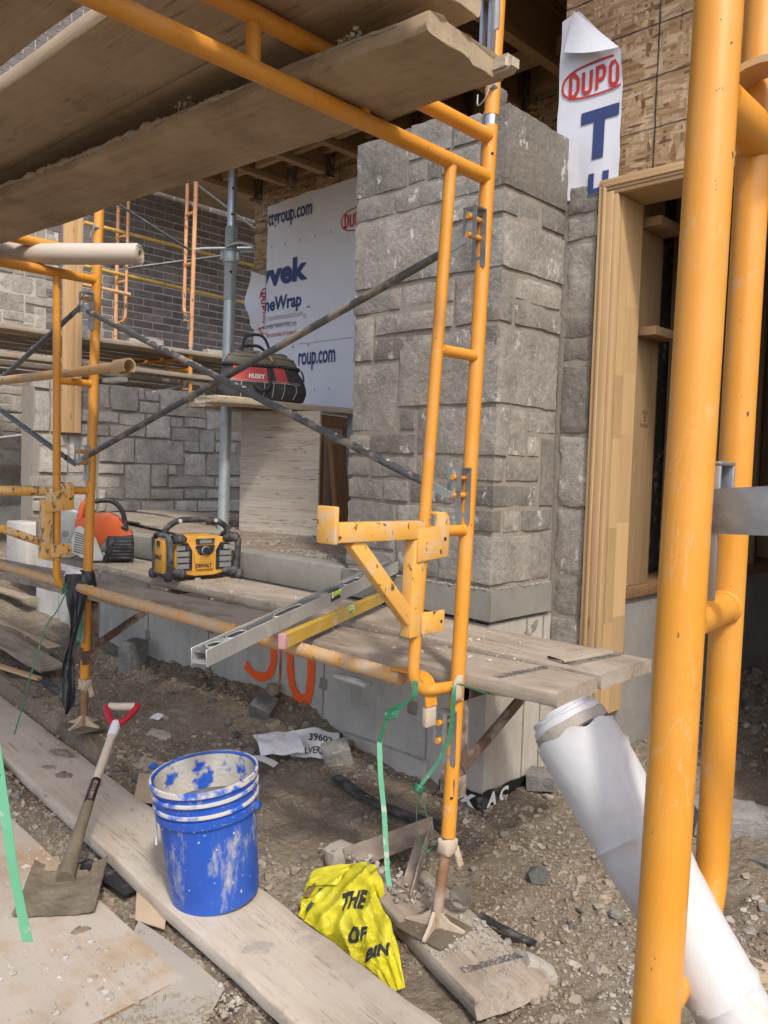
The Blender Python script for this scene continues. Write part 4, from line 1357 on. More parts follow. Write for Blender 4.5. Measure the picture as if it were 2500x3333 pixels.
GRP_F = 'orange scaffold frames'
B = thing('frame_scaffold', 'orange scaffold frame standing on the short mud-covered pad in front of the pier', 'scaffold', (-1.483, 1.865, .37), GRP_F)
bo0, bo1 = (-1.483, 1.868, .369), (-1.507, 1.978, 2.462)
legs(B, bo0, bo1, (-1.505, 1.800, 2.30), (-1.500, 1.702, .826), (1.786, 1.275), ORANGE, -1)
transom(B, 2.310, 1.958, 2.312, .36, -1.505, ORANGE)
transom(B, 2.428, 1.962, 2.428, .36, -1.505, ORANGE)
for y in (.795, 1.115, 1.455):
    bm = bmn(); tube(bm, [(-1.505, y, 2.318), (-1.505, y, 2.42)], .0168, 14); fin('strut', bm, ORANGE, B)
bm = bmn(); tube(bm, [(-1.505, .36, 2.46), (-1.49, .25, .38)], RT, 14); fin('post', bm, ORANGE, B)
for z in (2.150, 1.400, .690):
    lock(B, post_at(bo0, bo1, z))
hole(B, post_at(bo0, bo1, .49) + V((.0157, -.0157, 0)), (1, -1, 0))
hole(B, post_at(bo0, bo1, 2.375) + V((.02, -.01, 0)), (1, -.5, 0))
A = thing('frame_scaffold', 'orange scaffold frame left of the radio with black sheet wrapped round its post', 'scaffold', (-3.63, 1.797, .42), GRP_F)
ao0, ao1 = (-3.63, 1.797, .421), (-3.63, 1.836, 2.40)
legs(A, ao0, ao1, (-3.63, 1.645, 2.27), (-3.63, 1.658, .862), (1.797, 1.302), ORANGE, -1)
transom(A, 2.272, 1.82, 2.272, .30, -3.63, ORANGE)
transom(A, 2.385, 1.825, 2.385, .30, -3.63, ORANGE)
for y in (.72, 1.04, 1.38):
    bm = bmn(); tube(bm, [(-3.63, y, 2.28), (-3.63, y, 2.377)], .0168, 14); fin('strut', bm, ORANGE, A)
bm = bmn(); tube(bm, [(-3.63, .30, 2.4), (-3.63, .26, .36)], RT, 14); fin('post', bm, ORANGE, A)
for z in (2.150, 1.452, .70):
    lock(A, post_at(ao0, ao1, z))
hole(A, post_at(ao0, ao1, .52) + V((.0157, -.0157, 0)), (1, -1, 0))
Cf = thing('frame_scaffold', 'orange scaffold frame nearest the camera with twin posts beside the white roll', 'scaffold', (-.31, .66, .02), GRP_F)
co0, co1 = (-.3045, .664, .02), (-.333, .790, 2.25)
legs(Cf, co0, co1, (-.338, .905, 2.35), (-.338, .888, .966), (1.313,), ORANGE, 1)
transom(Cf, 1.806, .788, 1.790, 2.25, -.332, ORANGE)
bm = bmn(); tube(bm, [(-.338, 2.25, 1.96), (-.31, 2.2, .02)], RT, 14); fin('post', bm, ORANGE, Cf)
bm = bmn()
q = post_at(co0, co1, 1.41)
for dy, z0, z1 in ((.0225, 1.335, 1.462), (.055, 1.40, 1.462)):
    abox(bm, (q.x - .020, q.y + dy, z0), (q.x + .020, q.y + dy + .004, z1))
abox(bm, (q.x - .020, q.y + .0225, 1.4622), (q.x + .020, q.y + .059, 1.466))
bevel(bm, .0015)
fin('lock_plate', bm, GALV, Cf)
for y in (.865, .965):      # hook ends of a deck panel sitting on the transom
    bm = bmn()
    pts = [V((-.318 - .055 * math.sin(a), y, 1.805 + .050 * math.cos(a) + (.012 if a < 1 else 0))) for a in np.linspace(-1.5, 1.75, 12)]
    L = [(p + V((0, -.018, 0)), p + V((0, .018, 0))) for p in pts]
    vs = [(bm.verts.new(a), bm.verts.new(b)) for a, b in L]
    for a, b in zip(vs, vs[1:]):
        bm.faces.new((a[0], a[1], b[1], b[0]))
    solidify(bm, .007)
    fin('deck_hook', bm, MUDYEL, Cf)

# upper lift: stubs coupled on top of the posts
def stub(t_label, p, top, ang):
    t = thing('upper_post', t_label, 'scaffold', p, 'upper lift posts')
    p = V(p)
    d = (V(top) - p).normalized()
    bm = bmn(); tube(bm, [p - d * .012, p + d * .028], .0196, 20); fin('coupler', bm, m_shiny, t)
    bm = bmn(); tube(bm, [p + d * .029, V(top)], RT, 20); fin('post', bm, ORANGE, t)
    q = p + d * .105 + V((.012, -.022, 0))
    bm = bmn(); cyl(bm, q - V((0, -.03, 0)), q + V((.004, -.010, 0)), .0085, 12); fin('lock_pin', bm, GALV_DULL, t)
    bm = bmn()
    tube(bm, fillet([q + V((0, -.008, 0)), q + V((-.01, -.012, -.035)), q + V((-.05, -.002, -.05)), q + V((-.058, .01, -.005))], .03, 6), .0022, 6)
    fin('wire_ring', bm, GALV_DULL, t)
    return t
m_shiny = m_plain('bright_coupler', (.6, .6, .62), .18, .95, .05, 20, .03)
ub = stub('orange upper post with bright collar rising past the rotten plank end', (-1.507, 1.979, 2.463), (-1.512, 2.02, 3.45), 0)
for dz in (2.84,):
    lock(ub, (-1.511, 1.998, dz))
bm = bmn(); abox(bm, (-1.535, 1.945, 2.66), (-1.525, 1.975, 2.95)); abox(bm, (-1.505, 1.945, 2.66), (-1.495, 1.975, 2.95)); fin('lock_rail', bm, GALV, ub)
stub('orange upper post with a pin and wire ring above the brown paper roll', (-3.63, 1.8365, 2.402), (-3.63, 1.86, 3.4), 0)

# ------------------------------------------------------------------ screw jacks
def jack(label, foot, base, nutmat):
    t = thing('screw_jack', label, 'screw jack', base, 'screw jacks under the frames')
    f, b = V(foot), V(base)
    bm = bmn()
    n = int((f.z - b.z) / .006)
    d = f + V((0, 0, .02)) - b
    tube(bm, [b + d * (i / n) for i in range(n + 1)], [.0155 + (.0022 if i % 2 else 0) for i in range(n + 1)], 14)
    fin('screw', bm, RUSTY_SCREW, t)
    bm = rockbox((b.x - .085, b.y - .08, b.z - .004), (b.x + .085, b.y + .08, b.z + .006), 3, .04, .002, .004)
    bp = fin('base_plate', bm, MUDSTEEL, t)
    for a in (R(20), R(110), R(200), R(290)):
        dx, dy = math.cos(a), math.sin(a)
        bm = bmn()
        prism(bm, [(.012, 0), (.092, 0), (.092, .006), (.045, .022), (.012, .048)], b + V((-dy * .005, dx * .005, .006)), (dx, dy, 0), (0, 0, 1), (dy, -dx, 0), .010)
        fin('gusset', bm, CREAM, bp)
    bm = rockbox((f.x - .027, f.y - .027, f.z - .055), (f.x + .027, f.y + .027, f.z - .002), 6, .014, .006, .010)
    nu = fin('nut', bm, CREAM, t)
    bm = bmn(); bar(bm, (f.x + .015, f.y + .015, f.z - .03), (f.x + .035, f.y + .02, f.z - .085), .022, .010, (1, 0, 0)); bevel(bm, .003)
    fin('nut_wing', bm, CREAM, nu)
    return t
jack('rusty screw jack with cream gusseted foot on the short mud-covered pad', (-1.483, 1.868, .369), (-1.488, 1.826, .104), CREAM)
jack('mortar-caked screw jack under the left frame, standing in the dirt', (-3.63, 1.797, .421), (-3.62, 1.79, .195), CREAM)

# ------------------------------------------------------------------ cross braces
def brace(label, a, b, mat, r=.0128, group='cross braces'):
    a, b = V(a), V(b)
    t = thing('cross_brace', label, 'brace', a, group)
    d = (b - a).normalized()
    bm = bmn()
    pts, rr = [], []
    n = 24
    for i in range(n + 1):
        p = a.lerp(b, (.22 + .78 * i / n) if b.x > 0 else (.03 + .94 * i / n))
        pts.append(p); rr.append(r * (1 + (.05 * nz(p, 20, 3) if 0 < i < n else -.15)))
    tube(bm, pts, rr, 12)
    fin('tube', bm, mat, t)
    L = (b - a).length
    for s, e in ((a, d), (b, -d)):
        bm = bmn()
        w_ = V((0, 1, 0))
        u = d.cross(w_).normalized()
        c = s + e * (.025 * L)
        if b.x > 0:
            prism(bm, [(-.03, -.016), (.02, -.021), (.07, -.022), (.15, -.014), (.15, .014), (.07, .022), (.02, .021), (-.03, .016)], s - w_ * .006, e, u, w_, .012); bevel(bm, .003)
        else:
            prism(bm, [(-.02, -.010), (.035 * L, -.014), (.035 * L, .014), (-.02, .010), (-.028, 0)], s - w_ * .003, e, u, w_, .006)
        fin('flat_end', bm, mat if mat in (BRACE_DK, WEATHERED) else GALV_DULL, t)
    # lumps of dried mortar
    pr_ = random.Random(int(abs(a.x * 100) + b.z * 10))
    pts = [tuple(a.lerp(b, pr_.uniform(.3, .92) if b.x > 0 else pr_.uniform(.08, .92)) + V((pr_.uniform(-.004, .004), pr_.uniform(-.006, .002), r * .8))) + (pr_.uniform(.003, .008),) for _ in range(60)]
    scatter('mortar_lumps', pts, DRYCOB, t, 5)
    return t
WEATHERED = m_plain('weathered_brace_end', (.25, .26, .26), .5, .5, .3, 22, .15, dirt=(.36, .33, .28), dirt_amt=(.46, .66), dscale=24)
brace('mortar-spattered steel brace descending left to right past the tool bag', (-3.62, 1.752, 2.135), (-1.497, 1.815, 1.385), BRACE)
brace('grey steel brace rising left to right across the house wrap', (-3.62, 1.738, 1.432), (-1.51, 1.860, 2.10), BRACE)
brace('grey steel brace dropping away left from the top lock of the left frame', (-3.64, 1.750, 2.13), (-5.76, 1.70, 1.42), BRACE_DK)
brace('grey steel brace rising away left from the middle lock of the left frame', (-3.64, 1.734, 1.43), (-5.76, 1.70, 2.12), BRACE_DK)
brace('flat steel brace end bolted to the nearest post at the right edge', (-.325, .772, 1.418), (.30, .70, 1.46), WEATHERED, .0128)
tb = bpy.data.objects

# ------------------------------------------------------------------ outrigger brackets inside the frames
def outrigger(label, o, pipe, mat):
    ox, oy, oz = o
    t = thing('outrigger_bracket', label, 'bracket', (ox, oy + 1.70, oz + 1.27), 'yellow outrigger brackets')
    P = lambda x, y, z: V((ox + x, oy + y, oz + z))
    bm = bmn()
    if pipe:
        tube(bm, [P(0, .95, 1.29), P(0, 1.69, 1.29)], .022, 16)
    else:
        bar(bm, P(0, 1.365, 1.285), P(0, 1.70, 1.282), .045, .050); bevel(bm, .004)
    fin('arm', bm, mat, t)
    if not pipe:
        bm = bmn(); abox(bm, P(-.034, 1.348, 1.258), P(.034, 1.363, 1.352)); bevel(bm, .004); fin('stop_plate', bm, mat, t)
    bm = bmn(); bar(bm, P(0, 1.682, 1.256), P(0, 1.676, .985), .040, .046, (0, 1, 0)); bevel(bm, .004); fin('upright', bm, mat, t)
    bm = bmn()
    if pipe:
        tube(bm, [P(0, 1.10, 1.275), P(0, 1.66, 1.06)], .018, 14)
    else:
        bar(bm, P(0, 1.44, 1.262), P(0, 1.665, 1.035), .030, .044, (0, 1, 1)); bevel(bm, .004)
    fin('diagonal', bm, mat, t)
    bm = bmn()
    prism(bm, [(1.668, 1.195), (1.800, 1.205), (1.800, 1.305), (1.793, 1.322), (1.778, 1.332), (1.758, 1.330), (1.746, 1.318), (1.744, 1.290), (1.668, 1.285)], V((ox + .019, oy, oz)), (0, 1, 0), (0, 0, 1), (1, 0, 0), .007)
    bevel(bm, .0015)
    fin('hook_plate', bm, mat, t)
    bm = bmn()
    pts = [P(.022 - .042 * k, 1.772, 1.331 - .002 * abs(k - .5)) for k in (0, .5, 1)]
    abox(bm, P(-.026, 1.748, 1.3225), P(.018, 1.796, 1.330)); bevel(bm, .002); fin('hook_strap', bm, mat, t)
    bm = bmn(); abox(bm, P(.020, 1.695, .992), P(.027, 1.790, 1.052)); abox(bm, P(-.02, 1.725, .994), P(.0195, 1.731, 1.050)); bevel(bm, .001); fin('clip', bm, mat, t)
    bm = bmn(); cyl(bm, P(.0255, 1.782, 1.255), P(.0268, 1.782, 1.255), .006, 12); cyl(bm, P(.0266, 1.776, 1.02), P(.0275, 1.776, 1.02), .005, 12); fin('bolt_hole', bm, INK_BLACK, t)
    return t
outrigger('chipped yellow square-tube outrigger bracket hooked to the frame by the pier', (-1.502, .015, 0), False, YELLOW)
YEL_CHIP = m_paint('badly_chipped_yellow_paint', (.72, .40, .09), dust=(.52, .46, .38), dust_amt=(.50, .68), chip_amt=(.55, .59), chip=(.20, .14, .10), rough=.45)
outrigger('badly chipped yellow pipe outrigger bracket hooked to the frame left of the radio', (-3.630, -.075, .012), True, YEL_CHIP)

# ------------------------------------------------------------------ rails lying on the rungs
def bent_strap(bm, pts, wv_, t):
    pts = [V(p) for p in pts]
    wv_ = V(wv_)
    vs = [(bm.verts.new(p - wv_), bm.verts.new(p + wv_)) for p in pts]
    for a, b in zip(vs, vs[1:]):
        bm.faces.new((a[0], a[1], b[1], b[0]))
    solidify(bm, t)
lb = thing('rail', 'long muddy yellow rail lying low along the plank with the grey level across it', 'rail', (-3, 1.76, .85), 'yellow rails on the frames')
bm = bmn(); tube(bm, [V((-4.40, 1.738, .866)).lerp(V((-1.60, 1.770, .836)), i / 30) for i in range(31)], .0235, 18); fin('tube', bm, MUDYEL, lb)
bm = bmn(); bent_strap(bm, fillet([(-1.63, 1.772, .862), (-1.53, 1.775, .866), (-1.498, 1.777, .845), (-1.487, 1.778, .775)], .03, 5), (0, .023, 0), .006); fin('hook', bm, ORANGE, lb)
bm = bmn(); abox(bm, (-1.505, 1.757, .715), (-1.488, 1.80, .772)); bevel(bm, .003); fin('hook_tongue', bm, CREAM, lb)
bm = bmn(); bent_strap(bm, [V((-4.41, 1.736 + .026 * math.cos(a), .866 + .026 * math.sin(a))) for a in np.linspace(-.3, 3.44, 10)], (.03, 0, 0), .005); fin('open_end', bm, MUDYEL, lb)
bm = bmn(); abox(bm, (-1.86, 1.735, .786), (-1.72, 1.775, .800)); bevel(bm, .004); fin('latch', bm, GALV_DULL, lb)
bm = bmn(); abox(bm, (-4.28, 1.715, .820), (-4.15, 1.755, .836)); bevel(bm, .004); fin('latch', bm, GALV_DULL, lb)
pts = [(-4.4 + 2.8 * k, 1.738 + .032 * k + pr.gauss(0, .006), .866 - .03 * k + .0215, pr.uniform(.002, .005)) for k in (pr.random() for _ in range(300))]
scatter('mortar_lumps', pts, DRYCOB, lb, 9)
mbr = thing('rail', 'short muddy yellow rail with open hook end on the left frame middle rung', 'rail', (-3.9, 1.72, 1.84), 'yellow rails on the frames')
bm = bmn(); tube(bm, [V((-4.9, 1.722, 1.846)).lerp(V((-3.22, 1.722, 1.838)), i / 20) for i in range(21)], .0215, 18); fin('tube', bm, MUDYEL, mbr)
bm = bmn(); bent_strap(bm, [V((-3.175, 1.722 + .030 * math.cos(a), 1.835 + (.034 if 0 < a < 3.1 else .034) * math.sin(a))) for a in np.linspace(-.75, 3.9, 14)], (.055, 0, 0), .006); fin('open_end', bm, MUDYEL, mbr)
bm = bmn(); abox(bm, (-3.31, 1.70, 1.775), (-3.17, 1.745, 1.795)); bevel(bm, .005); fin('latch', bm, GREY_PL, mbr)

# ------------------------------------------------------------------ rusty side brackets under the lower planks
def side_bracket(label, o):
    P = lambda x, y, z: V((o[0] + x, o[1] + y, o[2] + z))
    t = thing('side_bracket', label, 'bracket', P(0, 0, .5), 'rusty side brackets')
    bm = bmn(); abox(bm, P(-.004, .018, .50), P(.003, .058, .80)); abox(bm, P(-.03, .054, .50), P(-.0045, .060, .80)); fin('upright', bm, RUST, t)
    bm = bmn(); abox(bm, P(-.004, .022, .763), P(.003, .62, .800)); abox(bm, P(-.036, .022, .7945), P(-.0045, .62, .800)); fin('arm', bm, RUST, t)
    bm = bmn(); bar(bm, P(.001, .04, .555), P(.001, .44, .765), .010, .036, (0, -1, 1)); bar(bm, P(-.016, .045, .545), P(-.016, .445, .755), .024, .008, (0, -1, 1)); fin('strut', bm, RUST, t)
    bm = bmn(); abox(bm, P(-.026, -.03, .50), P(.020, -.025, .56)); abox(bm, P(.0225, -.03, .48), P(.027, .03, .545)); bevel(bm, .002); fin('foot_clip', bm, RUST, t)
    bm = rockbox(P(.02, -.045, .775), P(.034, .0, .855), 8, .02, .003, .008); fin('hook_plate', bm, CREAM, t)
    return t
side_bracket('rusty side bracket on the post by the pier, strut rising under the plank ends', (-1.492, 1.893, 0))
side_bracket('rusty side bracket on the left post, strut rising under the plank by the radio', (-3.632, 1.803, .01))

# ------------------------------------------------------------------ planks
GP_ = 'scaffold planks'
def pl(label, a, b, W, T, mat, seed, parts=None, **k):
    o = tag(plank('scaffold_plank', a, b, W, T, mat, None, seed, **k), label, 'plank', GP_)
    return o
near = pl('thick weathered plank with split end, nearest the orange posts, holding the levels', (-4.9, 1.786, .853), (-1.185, 2.060, .852), .252, .046, W_PLANK, 1, end=.006, wear=.004)
far_ = pl('wide dusty plank beside the concrete kerb, carrying the yellow radio', (-5.2, 2.415, .853), (-1.205, 2.392, .850), .325, .046, W_PLANK, 2, end=.008)
# the plank's stamped marks
def stamp(parent, a, b, w_, z, rows=3):
    bm = bmn()
    a, b = V(a), V(b)
    s = (b - a).normalized().cross(V((0, 0, 1)))
    r_ = random.Random(4)
    for i in range(rows):
        off = s * (w_ * (i + .5) / rows - w_ / 2)
        t = 0.0
        L = (b - a).length
        while t < L:
            l = r_.uniform(.006, .016)
            p = a + (b - a).normalized() * t + off
            q = p + (b - a).normalized() * min(l, L - t)
            h = s * w_ / rows * .38
            bm.faces.new([bm.verts.new(V((v.x, v.y, z))) for v in (p - h, q - h, q + h, p + h)])
            t += l + r_.uniform(.003, .007)
    return fin('grade_stamp', bm, INK_STAMP, parent, sharp=None)
INK_STAMP = m_plain('faded_stamp', (.10, .10, .11), .9, 0, .1, 60, 0, dirt=(.40, .34, .27), dirt_amt=(.52, .62), dscale=40)
stamp(near, (-1.385, 1.945, 0), (-1.355, 2.165, 0), .030, .8555)
stamp(far_, (-1.335, 2.26, 0), (-1.30, 2.53, 0), .030, .8555)
tag(plank('wood_offcut', (-1.385, 2.265, .863), (-1.345, 2.50, .863), .075, .010, W_PLANK, None, 9), 'thin wooden offcut lying across the plank ends', 'wood scrap')
pl('overhead plank with a broken rotten end, resting on the lower transoms', (-4.7, 1.135, 2.360), (-1.150, 1.420, 2.384), .290, .047, W_OVER, 3, end=.016, wear=.006, round_=.012)
pl('overhead plank second from the pier, long cracks along its underside', (-4.7, .99, 2.470), (-1.10, 1.085, 2.505), .275, .047, W_OVER, 4, end=.03, wear=.0025)
pl('shaded overhead plank squeezed behind the rotten-ended plank', (-4.7, 1.262, 2.474), (-1.18, 1.357, 2.508), .268, .047, W_OVER, 5, end=.03)
pl('overhead plank at the top left corner, stained and pale', (-4.7, .665, 2.470), (-1.05, .745, 2.505), .288, .047, W_OVER, 6, end=.03)
pl('overhead plank farthest from the building', (-4.7, .35, 2.47), (-1.05, .43, 2.505), .285, .047, W_OVER, 16, end=.03)
pl('pale plank lying on the dirt as a walkway under the bucket', WALK_A, WALK_B, .288, .045, W_FORE, 7, wear=.004)
padp = pl('short thick plank caked in mud under the jack foot', PAD_A, PAD_B, .245, .055, W_PLANK, 8, wear=.006, end=.012, round_=.012)
stamp(padp, (-1.305, 1.725, 0), (-1.235, 1.905, 0), .028, .1045)
pts = []
for _ in range(900):
    u, v = pr.random(), pr.uniform(-.11, .11)
    p = PAD_A.lerp(PAD_B, u * .92); d_ = (PAD_B - PAD_A).normalized()
    if nz((p.x, p.y + v, 0), 6, 3) > -.15:
        pts.append((p.x - d_.y * v, p.y + d_.x * v, .102, min(.012, .0022 * (1 / max(.02, pr.random())) ** .5)))
scatter('mud_crumbs', pts, CHIP, padp, 11)
# dried mortar hanging along the lit edge of the overhead plank
op = [o for o in bpy.data.objects if o.get('label', '').startswith('overhead plank with a broken')][0]
bm = bmn()
ridge, rrr = [], []
for i in range(330):
    x = -1.22 - i * .0105
    yc = 1.420 + (x + 1.150) * .0803 - .143
    a_ = abs(nz((x, 0, 0), 14, 3)) + .8 * abs(nz((x, 0, 0), 45, 4))
    ridge.append((x, yc + .004 * nz((x, 0, 0), 20, 5), 2.378 + (x + 1.150) * .0068 - .004 + .006 * nz((x, 0, 0), 11, 6)))
    rrr.append(.002 + .011 * a_ * (1 if x < -1.75 else .25))
tube(bm, ridge, rrr, 8)
for v in bm.verts:
    v.co += V((nz(v.co, 90, 1), nz(v.co, 90, 2), nz(v.co, 90, 3))) * .004
kind(fin('mortar_ridge', bm, MORTAR_PALE, op), 'stuff')
pts = []
for cx_ in (-1.36, -1.95):
    for _ in range(40):
        x = cx_ + pr.gauss(0, .016)
        pts.append((x, 1.420 + (x + 1.150) * .0803 - .132 + pr.gauss(0, .008), 2.384 + abs(pr.gauss(0, .009)), pr.uniform(.003, .008)))
scatter('mortar_drips', pts, MORTAR_PALE, op, 12)
bm = rockbox((-1.172, 1.515, 2.340), (-1.112, 1.562, 2.380), 5, .010, .008, .014)
fin('broken_tip', bm, m_plain('fresh_split_wood', (.40, .34, .26), .9, 0, .2, 30, .5), op)
bm = bmn(); grid(bm, lambda u, v: V((-1.34 + .24 * u, 1.06 + .12 * v + .03 * u, 2.515 + .03 * math.sin(u * 6 + v * 3) + .02 * v)), 12, 6)
solidify(bm, .0015)
tag(fin('plastic_scrap', bm, m_plain('pale_green_film', (.42, .58, .52), .5, 0, .15, 14, .1)), 'pale green plastic scrap caught above the overhead planks', 'plastic scrap')

# ------------------------------------------------------------------ steel shoring post
sp_ = thing('shoring_post', 'galvanised adjustable steel post with threaded collar standing on the porch', 'steel post', (-4.53, 3.19, .985))
pb, pt = V((-4.524, 3.189, .982)), V((-4.63, 3.29, 3.62))
bm = bmn(); tube(bm, [pb, pb.lerp(pt, .70)], .037, 22); fin('lower_tube', bm, GALV_DULL, sp_)
bm = bmn(); n = 70
tube(bm, [pb.lerp(pt, .585 + .185 * i / n) for i in range(n + 1)], [.0385 + (.003 if i % 2 else 0) for i in range(n + 1)], 20); fin('thread', bm, GALV_DULL, sp_)
bm = bmn(); tube(bm, [pb.lerp(pt, .77), pt], .030, 20); fin('upper_tube', bm, GALV, sp_)
c = pb.lerp(pt, .695)
bm = bmn(); lathe(bm, [(.040, -.045), (.050, -.04), (.056, -.02), (.056, .02), (.048, .04), (.040, .045)], c, (pt - pb)); fin('collar', bm, GALV_DULL, sp_)
for a in (.3, 2.4, 4.5):
    bm = bmn(); obox(bm, c + V((math.cos(a) * .058, math.sin(a) * .058, 0)), (math.cos(a) * .012, math.sin(a) * .012, 0), (-math.sin(a) * .011, math.cos(a) * .011, 0), (0, 0, .028)); bevel(bm, .004); fin('lug', bm, GALV_DULL, sp_)
bm = bmn()
tube(bm, fillet([c + V((.02, -.045, .06)), c + V((.09, .0, .085)), c + V((.155, .075, .06)), c + V((.13, .10, .035)), c + V((.03, .05, .045))], .05, 6), .009, 10); fin('pin_loop', bm, GALV_DULL, sp_)
for k_ in (.80, .865, .93, .655):
    q = pb.lerp(pt, k_)
    r0 = .030 if k_ > .77 else .0415
    d_ = V((.83, -.5, 0)).normalized()
    bm = bmn(); cyl(bm, q + d_ * (r0 - .004), q + d_ * (r0 + .0008), .009, 12); fin('pin_hole', bm, INK_BLACK, sp_)
bm = bmn(); abox(bm, (-4.61, 3.10, .981), (-4.44, 3.27, .991)); fin('base_plate', bm, GALV_DULL, sp_)

# ------------------------------------------------------------------ far scaffold by the brick wall
ff = thing('far_scaffold', 'weathered orange scaffold frame with chipped paint before the dark brick wall', 'scaffold', (-7.2, 4.65, .8))
bm = bmn(); tube(bm, [(-7.2, 4.645, .75), (-7.2, 4.642, 2.56)], RT, 14); fin('post', bm, ORANGE, ff)
bm = bmn(); tube(bm, [(-7.2, 4.642, 2.60), (-7.2, 4.672, 4.35)], RT, 14); fin('post', bm, ORANGE_BG, ff)
bm = bmn(); tube(bm, [(-7.2, 4.642, 2.53), (-7.2, 4.642, 2.61)], .0185, 12); fin('coupler', bm, GALV_DULL, ff)
bm = bmn(); tube(bm, fillet([(-7.345, 4.665, 4.35), (-7.345, 4.648, 2.955), (-7.20, 4.647, 2.935)], .075, 7), .018, 12); fin('inner_leg', bm, ORANGE_BG, ff)
for z in (3.44, 3.94):
    bm = bmn(); tube(bm, [(-7.345, 4.655, z), (-7.2, 4.66, z)], .0175, 10); fin('rung', bm, ORANGE_BG, ff)
bm = bmn(); tube(bm, [(-8.70, 4.60, .75), (-8.70, 4.64, 4.35)], RT, 14); fin('post', bm, ORANGE_BG, ff)
bm = bmn(); tube(bm, fillet([(-8.55, 4.68, 4.35), (-8.55, 4.66, 3.0), (-8.70, 4.62, 2.98)], .075, 7), .018, 12); fin('inner_leg', bm, ORANGE_BG, ff)
for z in (3.44, 3.94):
    bm = bmn(); tube(bm, [(-8.55, 4.665, z), (-8.7, 4.63, z)], .0175, 10); fin('rung', bm, ORANGE_BG, ff)
for z in (2.50, 2.375):
    bm = bmn(); tube(bm, [(-8.7, 4.60, z), (-7.2, 4.64, z)], RT, 12); fin('transom', bm, ORANGE, ff)
bm = bmn(); tube(bm, [(-7.35, 4.64, 2.37), (-7.35, 4.64, 1.6)], .018, 10); fin('inner_leg', bm, ORANGE, ff)
bm = bmn(); tube(bm, [(-8.55, 4.62, 2.37), (-8.55, 4.64, 1.6)], .018, 10); fin('inner_leg', bm, ORANGE_BG, ff)
bm = bmn(); tube(bm, [(-7.62, 4.63, 2.37), (-7.62, 4.63, 2.50)], .018, 10); fin('strut', bm, ORANGE, ff)
for z in (2.20, 2.88):
    lock(ff, (-7.2, 4.64, z))
for lab, z0, z1, m in (('upper yellow guard rail crossing before the dark brick wall', 3.99, 3.97, YEL_FAR), ('lower yellow guard rail crossing before the dark brick wall', 3.53, 3.47, YEL_FAR)):
    bm = bmn(); tube(bm, [(-8.62, 4.2, z0), (-8.62, 7.4, z1)], .021, 12)
    tag(fin('guard_rail', bm, m), lab, 'rail', 'far guard rails')
bm = bmn(); tube(bm, [(-8.45, 3.9, 3.30), (-8.45, 4.66, 3.28)], .021, 12)
tag(fin('guard_rail', bm, MUDYEL), 'stub of dusty rail ending at the far scaffold post', 'rail', 'far guard rails')
for lab, a, b, m in (('dark steel brace dropping to the far scaffold post before the brick wall', (-7.25, 3.6, 3.92), (-7.22, 4.65, 3.555), BRACE_DK),
                     ('steel brace high behind the galvanised post, at the brick wall', (-7.3, 4.6, 4.31), (-7.3, 5.6, 3.94), GALV_DULL),
                     ('thin steel brace behind the paper roll, level across the brick wall', (-7.6, 4.1, 3.33), (-7.1, 5.4, 3.70), BRACE_DK),
                     ('thin steel brace meeting the collar of the galvanised post', (-7.15, 4.66, 3.575), (-6.9, 5.7, 3.77), GALV_DULL),
                     ('steel brace low behind the low stone wall', (-7.25, 4.62, 2.22), (-7.25, 3.9, 2.02), GALV_DULL),
                     ('dark steel brace low at the far left', (-7.6, 2.3, 1.86), (-7.4, 3.3, 1.84), BRACE_DK),
                     ('thin steel brace low at the far left below the dark one', (-7.6, 2.2, 1.50), (-7.5, 3.2, 1.66), GALV_DULL)):
    brace(lab, a, b, m, .013, 'far braces')
for i, (x, z, lab) in enumerate(((-7.27, 2.565, 'outermost'), (-7.56, 2.567, 'second'), (-7.84, 2.566, 'third'), (-8.14, 2.568, 'fourth'), (-8.43, 2.566, 'innermost'))):
    tag(plank('far_plank', (x, .9, z), (x + .02, 6.9, z), .25, .045, W_FAR, None, 30 + i), lab + ' plank of the far scaffold deck before the brick wall', 'plank', 'far deck planks')
for i, x in enumerate((-7.25, -7.7, -8.2)):
    tag(plank('far_plank', (x, .9, 2.330 - .02 * i), (x + .02, 6.4, 2.330 - .02 * i), .20, .045, W_FAR, None, 40 + i), ('outer', 'middle', 'inner')[i] + ' plank slung under the far scaffold deck', 'plank', 'far deck planks')
for i, (x, y, l, w_, h, a) in enumerate(((-7.32, 3.63, .24, .14, .10, .2), (-7.32, 4.18, .30, .12, .06, -.25), (-7.34, 4.30, .22, .12, .09, .3), (-7.30, 5.0, .26, .1, .06, .1))):
    bm = rockbox((-l / 2, -w_ / 2, 0), (l / 2, w_ / 2, h), 50 + i, .05, .01, .012)
    o = fin('block_stone', bm, STONE_LOW, None, Matrix.Translation((x, y, 2.568)) @ Matrix.Rotation(a + 1.57, 4, 'Z'))
    tag(o, ('grey block stone on the far deck left of the post', 'flat grey slab lying on the far deck', 'tilted grey block stone on the far deck beside the slab', 'small grey block on the far deck right of the post')[i], 'stone', 'stones on the far deck')
bm = bmn(); abox(bm, (-9.1, 3.0, 1.28), (-8.9, 3.75, 1.36)); bevel(bm, .005)
tag(fin('far_plank', bm, W_FAR), 'pale timber against the far stone wall, low at the left', 'plank', 'far deck planks')
ov = thing('far_overhang', 'dark boarded underside of an overhang above the brick wall', 'roof', (-8.5, 6, 4.7))
for i in range(9):
    x = -9.1 + i * .29
    bm = bmn(); abox(bm, (x, 4.3, 4.72 + .006 * (i % 2)), (x + .28, 8.5, 4.76)); fin('soffit_board', bm, W_OVER, ov)

